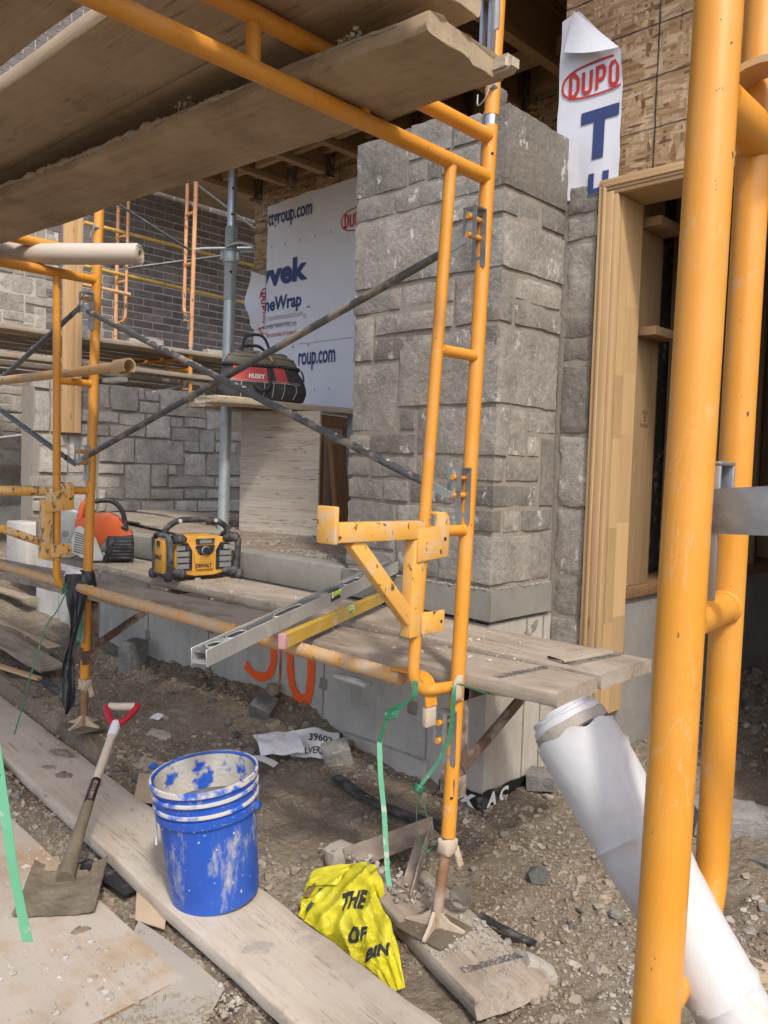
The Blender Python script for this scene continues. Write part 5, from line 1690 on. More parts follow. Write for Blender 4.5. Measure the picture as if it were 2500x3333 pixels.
# two-by-four corner stud
lum = thing('corner_stud', 'pale pair of two-by-fours standing on the low stone wall', 'lumber', (LX + .06, 3.17, 1.66))
for y0, y1, x0, x1 in ((3.10, 3.188, LX + .012, LX + .05), (3.1885, 3.235, LX + .012, LX + .10)):
    bm = bmn(); abox(bm, (x0, y0, 1.665), (x1, y1, 3.6)); bevel(bm, .003); upright(fin('stud', bm, W_NEW, lum))

# brown paper roll on the left frame
pr0, pr1 = V((-4.02, 1.282, 2.340)), V((-3.268, 1.845, 2.338))
pz = .048
tr = thing('paper_roll', 'long brown paper roll lying on the left frame under the overhead plank', 'roll', (-3.6, 1.56, 2.30))
d_ = (pr1 - pr0).normalized()
bm = bmn()
rs_ = random.Random(2)
tube(bm, [pr0.lerp(pr1, i / 12) for i in range(13)], [.045 * (1 + .012 * rs_.uniform(-1, 1)) for _ in range(13)], 32, cap=False); fin('paper_body', bm, PAPER_ROLL, tr)
for k_, r_ in enumerate((.044, .040, .036, .032, .028, .024)):
    bm = bmn()
    lathe(bm, [(r_, -.02), (r_, .002 * (k_ % 3) - .003), (r_ - .0034, .002 * (k_ % 3) - .003), (r_ - .0034, -.02)], pr1, d_, 32); fin('paper_layer', bm, PAPER_ROLL, tr)
bm = bmn(); lathe(bm, [(.021, -.3), (.021, .001), (.0165, .001), (.0165, -.3)], pr1, d_, 28); fin('core_tube', bm, CARD, tr)
bm = bmn(); cyl(bm, pr1 - d_ * .31, pr1 - d_ * .305, .0165, 20); fin('core_dark', bm, INK_BLACK, tr)
# ------------------------------------------------------------------ blue bucket
ub_ = V((-.035, -.105, .99)).normalized()
bc = V((-2.090, 1.474, .1035))
bk = thing('bucket', 'mortar-splashed blue plastic bucket standing on the pale walkway plank', 'bucket', bc)
bm = bmn()
prof = [(.02, .0), (.121, .0), (.127, .006), (.129, .03), (.1395, .262), (.1475, .264), (.1478, .285), (.1435, .287), (.144, .296), (.1515, .298), (.1515, .304), (.1445, .306), (.145, .330), (.1525, .332), (.1525, .338), (.146, .340), (.147, .358), (.153, .361), (.1545, .368), (.151, .372), (.1465, .368)]
lathe(bm, prof, bc, ub_, 56)
shell = fin('shell', bm, BUCKET, bk)
for z0, r0, hh_ in ((.296, .1522, .009), (.330, .1532, .009), (.357, .1555, .016)):
    bm = bmn(); lathe(bm, [(r0 - .008, z0), (r0, z0 + .001), (r0 + .0006, z0 + hh_ * .5), (r0, z0 + hh_), (r0 - .006, z0 + hh_ + .001)], bc, ub_, 56); fin('rim_ring', bm, BUCKET_RIM, shell)
bm = bmn(); lathe(bm, [(.1464, .367), (.1445, .33), (.1385, .272), (.1370, .265)], bc, ub_, 56)
for v in bm.verts:
    d = v.co - bc; h = d.dot(ub_); r = d - ub_ * h
    v.co -= r.normalized() * (.0025 * (1 + nz(v.co, 30, 3)))
fin('mortar_lining', bm, BUCKET_IN, bk)
bm = bmn(); lathe(bm, [(.1368, .2649), (.1342, .20), (.1318, .15)], bc, ub_, 56); fin('inner_wall', bm, BUCKET_FL, bk)
bm = bmn(); lathe(bm, [(.1335, .190), (.10, .183), (.05, .186), (.001, .184)], bc, ub_, 40); fin('slurry', bm, BUCKET_FL, bk)
lft = V((-.80, -.60, 0)); lft = (lft - ub_ * lft.dot(ub_)).normalized()
for s in (1, -1):
    bm = bmn(); q = bc + ub_ * .268 + lft * s * .1475; cyl(bm, q - lft * s * .004, q + lft * s * .010, .013, 14); fin('ear', bm, BUCKET, shell)
fwd = ub_.cross(lft)
q0 = bc + ub_ * .268 + lft * .158
bm = bmn(); tube(bm, [q0 + ub_ * .005, q0 - ub_ * .035 + fwd * .010, q0 - ub_ * .075 + fwd * .022 - lft * .004, q0 - ub_ * .10 + fwd * .036 - lft * .006], .003, 8); fin('wire_handle', bm, m_plain('pale_wire', (.6, .6, .58), .5, .3, .1, 30, 0), bk)
pts = []
for _ in range(140):
    an = pr.uniform(0, 6.28); a_ = lft.copy()
    e = lft * math.cos(an) + fwd * math.sin(an)
    h = pr.choice((.300, .335, .366, .266)) + pr.gauss(0, .004)
    p = bc + ub_ * h + e * .1515
    pts.append((p.x, p.y, p.z, pr.uniform(.001, .0026)))
scatter('mortar_splashes', pts, MORTAR_PALE, bk, 14)

for o_ in [bk] + list(bpy.data.objects):
    q_ = o_
    while q_.parent: q_ = q_.parent
    if q_ is bk and o_ is not bk and o_.type == 'MESH':
        S_ = Matrix.Translation(bc) @ Matrix.Diagonal((1.065, 1.065, 1.065, 1)) @ Matrix.Translation(-bc)
        W_ = WM[o_.name]
        o_.data.transform(W_); o_.data.transform(S_); o_.data.transform(W_.inverted())

# ------------------------------------------------------------------ shovel
sh = thing('shovel', 'muddy square-mouth shovel with red D-grip lying across the walkway plank', 'shovel', (-2.4, 1.1, .06))
O_, al, la = V((-2.372, 1.083, .063)), V((-.785, .613, .06)).normalized(), V((.6, .8, 0)).normalized()
up_ = la.cross(al) * -1
if up_.z < 0: up_ = -up_
bm = bmn()
def f_bl(u, v):
    s = (u - .5) * 2
    wd = .120 - .004 * v
    top = .245 - .03 * (1 - abs(s)) * 0
    y = v * .235
    p = O_ + la * (s * wd) + al * y
    lift = .028 * abs(s) ** 3 * (.35 + .65 * v) + .025 * v * v + .018 * math.exp(-(s / .22) ** 2) * max(0, v - .35) + .006 * nz(p, 25, 2) + .004 * nz(p, 60, 4)
    return p + up_ * lift
g = grid(bm, f_bl, 40, 34)
# notches beside the socket
dele = [f for f in bm.faces if f.calc_center_median() and (lambda c: (c - O_).dot(al) > .205 and .035 < abs((c - O_).dot(la)) < .075)(f.calc_center_median())]
bmesh.ops.delete(bm, geom=dele, context='FACES')
solidify(bm, .004)
fin('blade', bm, MUDSTEEL, sh)
s0 = O_ + al * .15 + up_ * .03
s1 = V((-2.700, 1.355, .235))
tip = V((-2.945, 1.592, .418))
bm = bmn(); tube(bm, [s0, O_ + al * .235 + up_ * .055, lerp(O_ + al * .235 + up_ * .055, s1, .5) , s1], [.030, .026, .0205, .0185], 16)
for v in bm.verts: v.co += V((nz(v.co, 40, 1), nz(v.co, 40, 2), nz(v.co, 40, 3))) * .002
fin('socket', bm, MUDSTEEL, sh)
hd = (tip - s1).normalized()
bm = bmn(); tube(bm, [s1 - hd * .01, tip], [.0165, .0155], 16)
fin('handle', bm, HANDLE_W, sh)
bm = bmn(); tube(bm, [s1 - hd * .005, s1 + hd * .10, s1 + hd * .108], [.0182, .0176, .012], 16); fin('sleeve', bm, DARKLABEL, sh)
cdir = (V((0, 0, 1.45)) - s1); cdir = (cdir - hd * cdir.dot(hd)).normalized()
sdv = hd.cross(cdir)
text_obj('lettering', 'HARDWOOD', lambda u, v: s1 + hd * (.008 + .078 * u) + (cdir * math.cos((v - .5) * .8) + sdv * -math.sin((v - .5) * .8)) * .0190, MORTAR_PALE, sh, subdiv=0)
bm = bmn(); tube(bm, [tip - hd * .075, tip - hd * .03, tip - hd * .005], [.0178, .020, .0175], 14)
for v in bm.verts: v.co += V((nz(v.co, 50, 1), nz(v.co, 50, 2), nz(v.co, 50, 3))) * .002
fin('tape_wrap', bm, WRAP, sh)
gx = V((.73, .68, 0)); gx = (gx - hd * gx.dot(hd)).normalized()
gc = tip + hd * .085
for s in (-1, 1):
    bm = bmn(); tube(bm, fillet([tip - hd * .015 + gx * s * .006, tip + hd * .02 + gx * s * .035, gc + gx * s * .060 - hd * .01, gc + gx * s * .056 + hd * .006], .02, 5), [.014] * 14 + [.012] * (len(fillet([tip - hd * .015 + gx * s * .006, tip + hd * .02 + gx * s * .035, gc + gx * s * .060 - hd * .01, gc + gx * s * .056 + hd * .006], .02, 5)) - 14), 12)
    fin('grip_fork', bm, RED_PL, sh)
bm = bmn(); cyl(bm, gc - gx * .052, gc + gx * .052, .0155, 18); fin('grip', bm, HANDLE_W, sh)

# ------------------------------------------------------------------ plywood sheet and crumbs on it
bm = bmn()
def fpl(u, v):
    p = V((-1.857, 1.208, .056)) + V((-1.6, .078, .0)) * u + V((.03, -1.0, 0)) * v
    return p + V((0, 0, .006 * math.sin(u * 3) * v + .004 * nz(p, 3, 1)))
grid(bm, fpl, 24, 16); solidify(bm, .014)
ply = thing('plywood_sheet', 'dirty plywood sheet lying flat with mortar crumbs under the shovel blade', 'plywood', (-1.86, 1.2, .05))
fin('sheet', bm, PLY, ply)
for k_ in (.004, .009):
    bm = bmn(); tube(bm, [fpl(0, v / 16) + V((.0008, 0, -k_)) for v in range(17)], .0012, 4); fin('ply_layer', bm, W_DARK, ply)
    bm = bmn(); tube(bm, [fpl(u / 24, 0) + V((0, .0008, -k_)) for u in range(25)], .0012, 4); fin('ply_layer', bm, W_DARK, ply)
pts = []
for _ in range(3500):
    u, v = pr.random(), pr.random() ** 1.2
    p = fpl(u, v)
    if nz(p, 5, 7) < pr.uniform(-.4, .3): continue
    pts.append((p.x, p.y, p.z, min(.013, .0018 * (1 / max(.02, pr.random())) ** .5)))
scatter('crumbs', pts, CHIP, ply, 21)
# wet mortar splats on plank and sheet
def splat(parent, p, rx, ry, ang, seed, mat=MORTAR_WET, h=.012):
    bm = bmn()
    n = 22
    rim, mid = [], []
    for i in range(n):
        a = 2 * math.pi * i / n
        k_ = 1 + .45 * nz((math.cos(a) * 1.5, math.sin(a) * 1.5, 0), 1.2, seed)
        x, y = math.cos(a) * rx * k_, math.sin(a) * ry * k_
        c, s = math.cos(ang), math.sin(ang)
        q = V(p) + V((x * c - y * s, x * s + y * c, 0))
        rim.append(bm.verts.new(q - V((0, 0, .004))))
        q2 = V(p) + V(((x * c - y * s) * .6, (x * s + y * c) * .6, h * (.7 + .6 * nz((x * 40, y * 40, seed), 1))))
        mid.append(bm.verts.new(q2))
    cc = bm.verts.new(V(p) + V((0, 0, h)))
    for i in range(n):
        j = (i + 1) % n
        bm.faces.new((rim[i], rim[j], mid[j], mid[i])); bm.faces.new((mid[i], mid[j], cc))
    bmesh.ops.subdivide_edges(bm, edges=bm.edges[:], cuts=1, use_grid_fill=True)
    for v in bm.verts: v.co.z += .003 * nz(v.co, 60, seed)
    return fin('mortar_splat', bm, mat, parent)
wk = [o for o in bpy.data.objects if o.get('label', '').startswith('pale plank lying')][0]
for i, (x, y, rx, ry, a) in enumerate(((-3.575, 1.672, .085, .022, .3), (-3.33, 1.56, .045, .03, .2), (-3.46, 1.55, .035, .012, .6), (-2.55, 1.60, .02, .012, 0))):
    splat(wk, (x, y, .103 + (y - (1.735 - (x + 5.2) * .0873)) * .08), rx, ry, a, i)
for i, (u, v, r_) in enumerate(((.94, .06, .04), (.90, .12, .05), (.80, .22, .05), (.62, .30, .03), (.46, .30, .032), (.97, .3, .03), (.5, .62, .025), (.32, .40, .018), (.25, .12, .03))):
    p = fpl(u, v); splat(ply, p, r_, r_ * .5, u * 5, 10 + i, MORTAR_WET if i % 3 else SOIL)
pts = []
for _ in range(700):
    x = pr.uniform(-4.2, -2.6); c = 1.735 - (x + 5.2) * .0873; v = pr.uniform(-.14, .14)
    if nz((x, c + v, 0), 5, 4) < pr.uniform(-.2, .35): continue
    pts.append((x, c + v, .102 + v * .085, min(.009, .0016 * (1 / max(.03, pr.random())) ** .5)))
for _ in range(160):
    x = pr.uniform(-2.6, -.7); c = 1.735 - (x + 5.2) * .0873; v = pr.uniform(-.14, .14)
    pts.append((x, c + v, .101 + v * .085, pr.uniform(.001, .0025)))
scatter('crumbs', pts, CHIP, wk, 23)

# ------------------------------------------------------------------ yellow plastic bag
yb = thing('plastic_bag', 'crumpled bright yellow plastic bag with black lettering tucked beside the walkway plank', 'plastic bag', (-1.7, 1.65, .06))
TOP = [(-1.93, 1.705, .09), (-1.91, 1.735, .15), (-1.83, 1.765, .185), (-1.730, 1.775, .235), (-1.675, 1.748, .215), (-1.60, 1.712, .165), (-1.535, 1.682, .165), (-1.47, 1.650, .115), (-1.405, 1.61, .06)]
BASE = [(-1.88, 1.64, .055), (-1.87, 1.628, .06), (-1.83, 1.622, .06), (-1.76, 1.616, .06), (-1.70, 1.61, .06), (-1.61, 1.60, .06), (-1.56, 1.595, .058), (-1.50, 1.585, .055), (-1.43, 1.57, .045)]
def poly_at(P, u):
    x = u * (len(P) - 1); i = min(int(x), len(P) - 2)
    return lerp(P[i], P[i + 1], x - i)
def f_bag(u, v, off=0.0, seed=0):
    u = min(max(u, 0), 1); v = min(max(v, 0), 1)
    a, b = poly_at(BASE, u), poly_at(TOP, u)
    p = a.lerp(b, v)
    n = V((.35, -.72, .60))
    puff = .018 * math.sin(math.pi * v) * (1 - .5 * u)
    cr = 1.1 * abs(nz((u * 6 + v * 2, v * 2.5 - u * 3, seed), .9, 3)) + .55 * abs(nz((u * 14 - v * 4, v * 5, seed), 1, 5)) + .12 * abs(nz((u * 34 + v * 14, v * 14, seed), 1, 7))
    fold = .03 * max(0, 1 - abs(u - .33 - v * .12) / .05) + .02 * max(0, 1 - abs(u - .62 + v * .05) / .05)
    return p + n * (puff - .034 * cr + fold * (.3 + v) + .012 + off)
bm = bmn(); grid(bm, f_bag, 90, 40); fin('film', bm, YBAG, yb, sharp=24)
bm = bmn()
grid(bm, lambda u, v: f_bag(u * .55 + .02, v * .9 + .1, -.035, 4) + V((0, .02 + .01 * v, -.01)), 50, 24); fin('rear_film', bm, YBAG, yb, sharp=24)
bm = bmn()   # open mouth folding over on the left
grid(bm, lambda u, v: f_bag(.02 + .30 * u, .62 + .36 * v, .010 + .022 * math.sin(math.pi * u), 2), 24, 14); fin('mouth_fold', bm, YBAG, yb, sharp=24)
for t, u0, v0, du, dv in (('THE', .440, .33, (.125, .33), (-.040, .20)), ('OF', .585, .10, (.085, .30), (-.036, .20)), ('BIN', .765, .06, (.095, .60), (-.036, .18))):
    text_obj('lettering', t, (lambda u0, v0, du, dv: lambda a, b: f_bag(u0 + du[0] * a + dv[0] * b, v0 + du[1] * a + dv[1] * b, .0025))(u0, v0, du, dv), INK_BLACK, yb, subdiv=3)
bm = bmn(); grid(bm, lambda u, v: f_bag(.20 + .035 * u + .02 * v, .15 + .42 * v, .006, 1), 6, 10); fin('dark_rag', bm, m_plain('dark_green_rag', (.03, .06, .045), .6, 0, .4, 40, .3), yb)
bm = bmn(); grid(bm, lambda u, v: f_bag(.13 + .05 * u, .38 + .3 * v, .014, 1), 6, 8); fin('mud_smear', bm, m_plain('brown_mud', (.16, .10, .045), .7, 0, .4, 30, .5), yb)

# ------------------------------------------------------------------ jobsite radio
rx, ry = V((.125, .992, 0)).normalized(), V((.992, -.125, 0)).normalized()
RO = V((-3.612, 2.388, .8535))
def RP(x, y, z): return RO + rx * (x * 1.13) + ry * y + V((0, 0, z))
rd = thing('jobsite_radio', 'dusty yellow and black jobsite radio with roll-cage handle on the plank', 'radio', RO)
bm = bmn()
prof = [(-.155, .06), (-.155, .175), (-.12, .215), (-.06, .225), (.06, .225), (.12, .215), (.155, .175), (.155, .06), (.12, .030), (.05, .024), (-.05, .024), (-.12, .030)]
prism(bm, prof, RP(0, -.085, 0), rx, V((0, 0, 1)), ry, .165); bevel(bm, .010, 3)
fin('body', bm, RADIO_Y, rd)
bm = bmn(); prism(bm, [(-.048, .055), (.048, .055), (.058, .125), (.040, .225), (-.040, .225), (-.058, .125)], RP(0, .078, 0), rx, V((0, 0, 1)), ry, .014); bevel(bm, .004, 2); fin('centre_panel', bm, RADIO_Y, rd)
for i in range(4):
    bm = bmn(); obox(bm, RP(0, .0925, .118 - i * .011), rx * .030, ry * .0012, V((0, 0, .0012))); fin('panel_line', bm, m_plain('panel_groove', (.36, .2, .04), .6, 0, .1, 20, 0) if i == 0 else bpy.data.materials['panel_groove'], rd)
for s in (-1, 1):
    bm = bmn(); prism(bm, [(s * .066, .052), (s * .142, .052), (s * .142, .180), (s * .092, .192), (s * .066, .150)], RP(0, .0795, 0), rx, V((0, 0, 1)), ry, .005); gfr = fin('grille_frame', bm, BLACK_PL, rd)
    for i in range(4):
        z = .062 + i * .031
        w0, w1 = .071, .138
        if i == 3: w0 = .092
        bm = bmn(); obox(bm, RP(s * (w0 + w1) / 2, .0855, z + .0115), rx * ((w1 - w0) / 2), ry * .002, V((0, 0, .0115))); fin('grille_panel', bm, GRILLE, gfr)
    # end cage: rounded loop and posts
    x = s * .168
    loop = fillet([RP(x, .085, .13), RP(x, .085, .225), RP(x, -.09, .225), RP(x, -.09, .03), RP(x, .085, .03), RP(x, .085, .13)], .035, 6)
    bm = bmn(); tube(bm, loop[:-1], .0135, 12, closed=True); cage = fin('end_cage', bm, RUBBER, rd)
    for y in (.088, -.093):
        bm = bmn(); tube(bm, [RP(x - s * .005, y, .045), RP(x - s * .0, y, .21)], .0165, 12); fin('corner_bar', bm, RUBBER, cage)
        bm = bmn(); lathe(bm, [(.001, -.026), (.018, -.022), (.025, -.006), (.025, .006), (.019, .022), (.001, .028)], RP(x + s * .004, y, .026), V((0, 0, 1)), 14); fin('foot', bm, RUBBER, cage)
    for z in (.212, .040):
        bm = bmn()
        pp = [RP(x - s * (.012 + k_ * .0045), .088, z) for k_ in range(16)]
        tube(bm, pp, [.021 + (.002 if (k_ // 2) % 2 else 0) for k_ in range(12)] + [.019, .016, .011, .004], 14); fin('rubber_grip', bm, RUBBER, rd)
    bm = bmn(); tube(bm, fillet([RP(s * .160, -.005, .215), RP(s * .150, -.005, .262), RP(s * .095, -.005, .300), RP(0, -.005, .303)], .03, 6), .0155, 14); fin('handle', bm, RUBBER, rd)
    bm = bmn(); cyl(bm, RP(s * .088, .008, .297), RP(s * .088, .0135, .297), .010, 14); fin('handle_screw', bm, GREY_PL, rd)
bm = bmn(); prism(bm, [(-.028, .128), (.028, .128), (.055, .168), (.048, .178), (-.048, .178), (-.055, .168)], RP(0, .0915, 0), rx, V((0, 0, 1)), ry, .005); bevel(bm, .0015, 1); cpan = fin('control_panel', bm, BLACK_PL, rd)
bm = bmn(); prism(bm, [(-.048, .182), (.048, .182), (.054, .212), (-.054, .212)], RP(0, .090, 0), rx, V((0, 0, 1)), ry, .005); bevel(bm, .0015, 1); dbz = fin('display_bezel', bm, RUBBER, rd)
bm = bmn(); obox(bm, RP(0, .0957, .196), rx * .032, ry * .001, V((0, 0, .0085))); fin('display', bm, LCD, dbz)
bm = bmn(); cyl(bm, RP(0, .095, .152), RP(0, .110, .152), .019, 22); bevel(bm, .002, 1); fin('dial', bm, BLACK_PL, cpan)
bm = bmn(); lathe(bm, [(.0195, .0), (.0215, .0), (.0215, .006), (.0195, .006)], RP(0, .096, .152), ry, 26); fin('dial_ring', bm, GREY_PL, cpan)
for s in (-1, 1):
    for i in range(3):
        bm = bmn(); obox(bm, RP(s * (.036 - .003 * (i == 2)), .097, .166 - i * .0115), rx * (.009 - .002 * i), ry * .0015, V((0, 0, .0035))); fin('button', bm, RUBBER, cpan)
text_obj('lettering', 'DEWALT', planar(RP(-.043, .0935, .0645), rx * .086, V((0, 0, .021))), INK_BLACK, rd)
bm = bmn(); prism(bm, [(-.050, .035), (.050, .035), (.050, .205), (-.050, .205)], RP(-.157, -.003, 0), -ry, V((0, 0, 1)), -rx, .030); bevel(bm, .006, 2); bdoor = fin('battery_door', bm, RADIO_Y, rd)
text_obj('lettering', 'DEWALT', planar(RP(-.1875, -.046, .105), ry * .086, V((0, 0, .024))), INK_BLACK, bdoor)
bm = bmn(); obox(bm, RP(-.1875, .0, .185), ry * .018, rx * .001, V((0, 0, .014))); fin('latch', bm, BLACK_PL, bdoor)
for dx, dy, r_, sd in ((.03, .20, .05, 3), (.0, .24, .025, 4), (-.08, .155, .022, 5)):
    p = RP(dx + .04, dy - .05, .001); splat(far_, p, r_, r_ * .6, 1.2, sd, SOIL, .016)

# ------------------------------------------------------------------ orange cut-off saw
sx, sy_ = V((.50, .866, 0)), V((.866, -.50, 0))
SO = V((-4.50, 2.335, .8535))
def SP(x, y, z): return SO + sx * x + sy_ * y + V((0, 0, z))
sawt = thing('cutoff_saw', 'dusty orange and grey petrol cut-off saw standing behind the left frame', 'saw', SO)
def sprism(nm, poly, y0, t, mat, bv=.008, sg=2):
    bm = bmn(); prism(bm, poly, SP(0, y0, 0), sx, V((0, 0, 1)), sy_, t); bevel(bm, bv, sg); return fin(nm, bm, mat, sawt)
sprism('housing', [(-.145, .05), (-.16, .16), (-.135, .245), (-.06, .28), (.03, .288), (.085, .26), (.115, .205), (.160, .172), (.165, .155), (.02, .15), (-.03, .06), (-.10, .03)], -.085, .155, SAW_O, .014, 3)
afb = sprism('air_filter_box', [(.035, .012), (.155, .012), (.165, .03), (.165, .155), (.02, .155), (.02, .06)], -.09, .180, BLACK_PL, .008)
for i in range(6):
    z = .03 + i * .019
    bm = bmn(); obox(bm, SP(.092, .0, z), sx * .078, sy_ * .0945, V((0, 0, .0055))); bevel(bm, .002, 1); fin('rib', bm, RUBBER, afb)
scov = sprism('starter_cover', [(-.168, .06), (-.172, .13), (-.145, .205), (-.125, .215), (-.05, .165), (-.045, .14), (.005, .045), (.0, .012), (-.05, .012), (-.115, .04), (-.145, .045)], .072, .026, GREY_PL, .007)
for i in range(9):
    t = i / 8
    a_ = SP(-.155 + .008 * t, .0992, .075 + .0 * t + i * .0125); 
    bm = bmn(); bar(bm, SP(-.158 + i * .001, .0985, .070 + i * .0135), SP(-.075 - abs(i - 3) * .004, .0985, .050 + i * .0135), .0045, .0035, sy_); fin('louvre', bm, INK_BLACK, scov)
sprism('side_wedge', [(.002, .012), (.04, .012), (.07, .14), (.05, .15), (.02, .10)], .060, .035, BLACK_PL, .005)
bm = bmn(); tube(bm, fillet([SP(-.12, .0, .25), SP(-.10, .0, .345), SP(.04, .0, .362), (SP(.10, 0, .31)), SP(.125, 0, .20)], .06, 6), .0145, 12); fin('handle', bm, BLACK_PL, sawt)
bm = bmn(); tube(bm, [SP(-.14, .03, .20), SP(-.115, .02, .33), SP(-.09, .01, .365)], [.022, .018, .012], 10); fin('guard_arm', bm, SAW_O, sawt)
bm = bmn(); lathe(bm, [(.02, -.012), (.14, -.012), (.15, -.004), (.15, .004), (.14, .012), (.02, .012)], SP(-.215, -.05, .155), sy_, 30); fin('wheel_guard', bm, GALV_DULL, sawt)
bm = bmn(); cyl(bm, SP(.10, .06, .205), SP(.135, .075, .198), .012, 12); fin('fuel_cap', bm, BLACK_PL, sawt)
bm = bmn(); cyl(bm, SP(.13, 0, .235), SP(.20, .02, .225), .007, 10); fin('pull_cord', bm, BLACK_PL, sawt)

# ------------------------------------------------------------------ spirit levels
def level(nm, label, a, b, w_, h, body, face):
    a, b = V(a), V(b)
    t = thing('spirit_level', label, 'spirit level', a)
    M = frame_M(a, b - a)
    L = (b - a).length
    bm = bmn()
    return t, M, L
a, b = V((-1.930, 1.288, .905)), V((-2.425, 2.600, 1.022))
lv = thing('spirit_level', 'long pale aluminium spirit level overhanging the plank edge, green vial in its side', 'spirit level', a)
M = frame_M(a, b - a); L = (b - a).length
def LP(x, y, z): return M @ V((x, y, z))
X_, Y_, Z_ = [V((M[0][i], M[1][i], M[2][i])) for i in range(3)]
def lbox(nm, x0, x1, y0, y1, z0, z1, mat, par, bv=0):
    bm = bmn(); obox(bm, LP((x0 + x1) / 2, (y0 + y1) / 2, (z0 + z1) / 2), X_ * (x1 - x0) / 2, Y_ * (y1 - y0) / 2, Z_ * (z1 - z0) / 2)
    if bv: bevel(bm, bv, 1)
    return fin(nm, bm, mat, par)
for z0, z1, nm in ((-.030, -.026, 'flange'), (.026, .030, 'flange')):
    pass
W2 = .027
lbox('side_wall', 0, L, -W2, -W2 + .004, -.024, .026, ALU, lv, .001)
lbox('side_wall', 0, L, W2 - .004, W2, -.024, .026, ALU, lv, .001)
for x0, x1 in ((.02, .10), (.15, .42), (.60, .93), (1.0, L)):
    pass
holes = [(.075, .028), (.19, .045), (.50, .090), (.995, .07)]
prev = 0.012
for c_, hw_ in holes + [(L, 0)]:
    lbox('web', prev, c_ - hw_, -W2 + .0045, W2 - .0045, .012, .018, ALU_FACE, lv)
    if hw_:
        # oval hole rim
        bm = bmn()
        n = 26
        ring = [LP(c_ + hw_ * (abs(math.cos(t)) ** .6) * (1 if math.cos(t) > 0 else -1), .017 * math.sin(t), .0182) for t in [2 * math.pi * i / n for i in range(n)]]
        tube(bm, ring, .0022, 6, closed=True); fin('hole_rim', bm, ALU, lv)
        for s in (-1, 1):
            lbox('web_edge', c_ - hw_ + .0003, c_ + hw_ - .0003, s * .0255 - .0045 if s > 0 else -.0255, s * .0255 if s > 0 else -.0255 + .0045, .0118, .0178, ALU_FACE, lv)
    prev = c_ + hw_
lbox('web', .004, L, -W2 + .0045, W2 - .0045, -.018, -.013, ALU, lv)
xv = .80
lbox('vial_block', xv - .040, xv + .040, -W2 - .0015, -W2 + .012, -.010, .0285, BLACK_PL, lv, .002)
bm = bmn(); cyl(bm, LP(xv - .026, -W2 - .002, .016), LP(xv + .024, -W2 - .002, .016), .0095, 14); fin('vial', bm, VIAL, lv)
for s in (-1, 1):
    lbox('vial_end', xv + s * .031 - .005, xv + s * .031 + .005, -W2 - .006, -W2 + .004, .004, .0265, m_plain('cream_plastic', (.62, .60, .45), .5, 0, .08, 20, 0) if s < 0 else bpy.data.materials['cream_plastic'], lv, .001)
a, b = V((-2.005, 1.655, .893)), V((-2.415, 2.560, .905))
ly = thing('spirit_level', 'shorter worn yellow spirit level with pink end cap beside the aluminium one', 'spirit level', a)
M = frame_M(a, b - a); L = (b - a).length
X_, Y_, Z_ = [V((M[0][i], M[1][i], M[2][i])) for i in range(3)]
lbox('end_cap', -.018, .0, -.013, .013, -.024, .024, PINK, ly, .002)
lbox('bar', .0005, .52, -.012, .012, -.023, .023, LEVEL_Y, ly, .0015)
lbox('bar', .585, L, -.012, .012, -.023, .023, LEVEL_Y, ly, .0015)
lbox('vial_floor', .5205, .5845, -.010, .010, -.023, -.006, LEVEL_Y, ly)
bm = bmn(); cyl(bm, LP(.528, 0, .008), LP(.577, 0, .008), .010, 14); fin('vial', bm, VIAL, ly)
for x in (.5245, .5805):
    lbox('vial_end', x - .0038, x + .0038, -.0115, .0115, -.006, .021, GREY_PL, ly)
lbox('end_cap', L, L + .015, -.013, .013, -.024, .024, PINK, ly, .002)

# ------------------------------------------------------------------ tool bag on two planks, plywood box, leaning board
for x, y0, lab, s in ((-4.36, 2.93, 'weathered plank with a rotten end under the tool bag', 1), (-4.76, 3.10, 'second plank behind the steel post under the tool bag', 2)):
    tag(plank('bag_plank', (x, y0, 1.866), (x - .04, 4.165, 1.872), .24, .045, m_wood('tan_plank', (.62, .53, .40), (.42, .33, .23), dust=(.56, .5, .42)) if s == 1 else W_PLANK, None, 80 + s, end=.04, wear=.008), lab, 'plank', 'planks under the tool bag')  # first plank gets its own paler tan wood
px0, px1 = V((-4.735, 3.475, .955)), V((-4.095, 3.642, .955))
ex = (px1 - px0); bw_ = ex.length; ex.normalize(); ed = V((-ex.y, ex.x, 0)) * 1
bx = thing('plywood_box', 'weathered plywood box standing on the porch under the tool bag planks', 'box', lerp(px0, px1, .5))
bm = bmn(); Mx = frame_M(tuple((px0 + px1) / 2 + V((0, 0, .43))), ex)
b2 = bmn(); abox(b2, (-bw_ / 2, 0, -.43), (bw_ / 2, .016, .43)); 
fin('front_panel', b2, PLY_BOX, bx, Mx)
b2 = bmn(); abox(b2, (-bw_ / 2, .0165, .405), (bw_ / 2, .34, .42)); fin('top_panel', b2, PLY_BOX, bx, Mx)
for y0, y1, x0, x1, z0, z1 in ((.017, .055, bw_ / 2 - .09, bw_ / 2, -.43, .40), (.29, .34, bw_ / 2 - .09, bw_ / 2, -.43, .40), (.0555, .2895, bw_ / 2 - .04, bw_ / 2, .33, .40), (.0555, .2895, bw_ / 2 - .02, bw_ / 2 - .004, -.43, .329)):
    b2 = bmn(); abox(b2, (x0, y0, z0), (x1, y1, z1)); o = fin('frame_stud', b2, W_PLANK if z1 < .35 else W_DARK, bx, Mx)
b2 = bmn(); abox(b2, (-bw_ / 2, .0165, -.43), (-bw_ / 2 + .016, .34, .40)); fin('side_panel', b2, PLY_BOX, bx, Mx)
q = px1 + ed * .10 + ex * .05
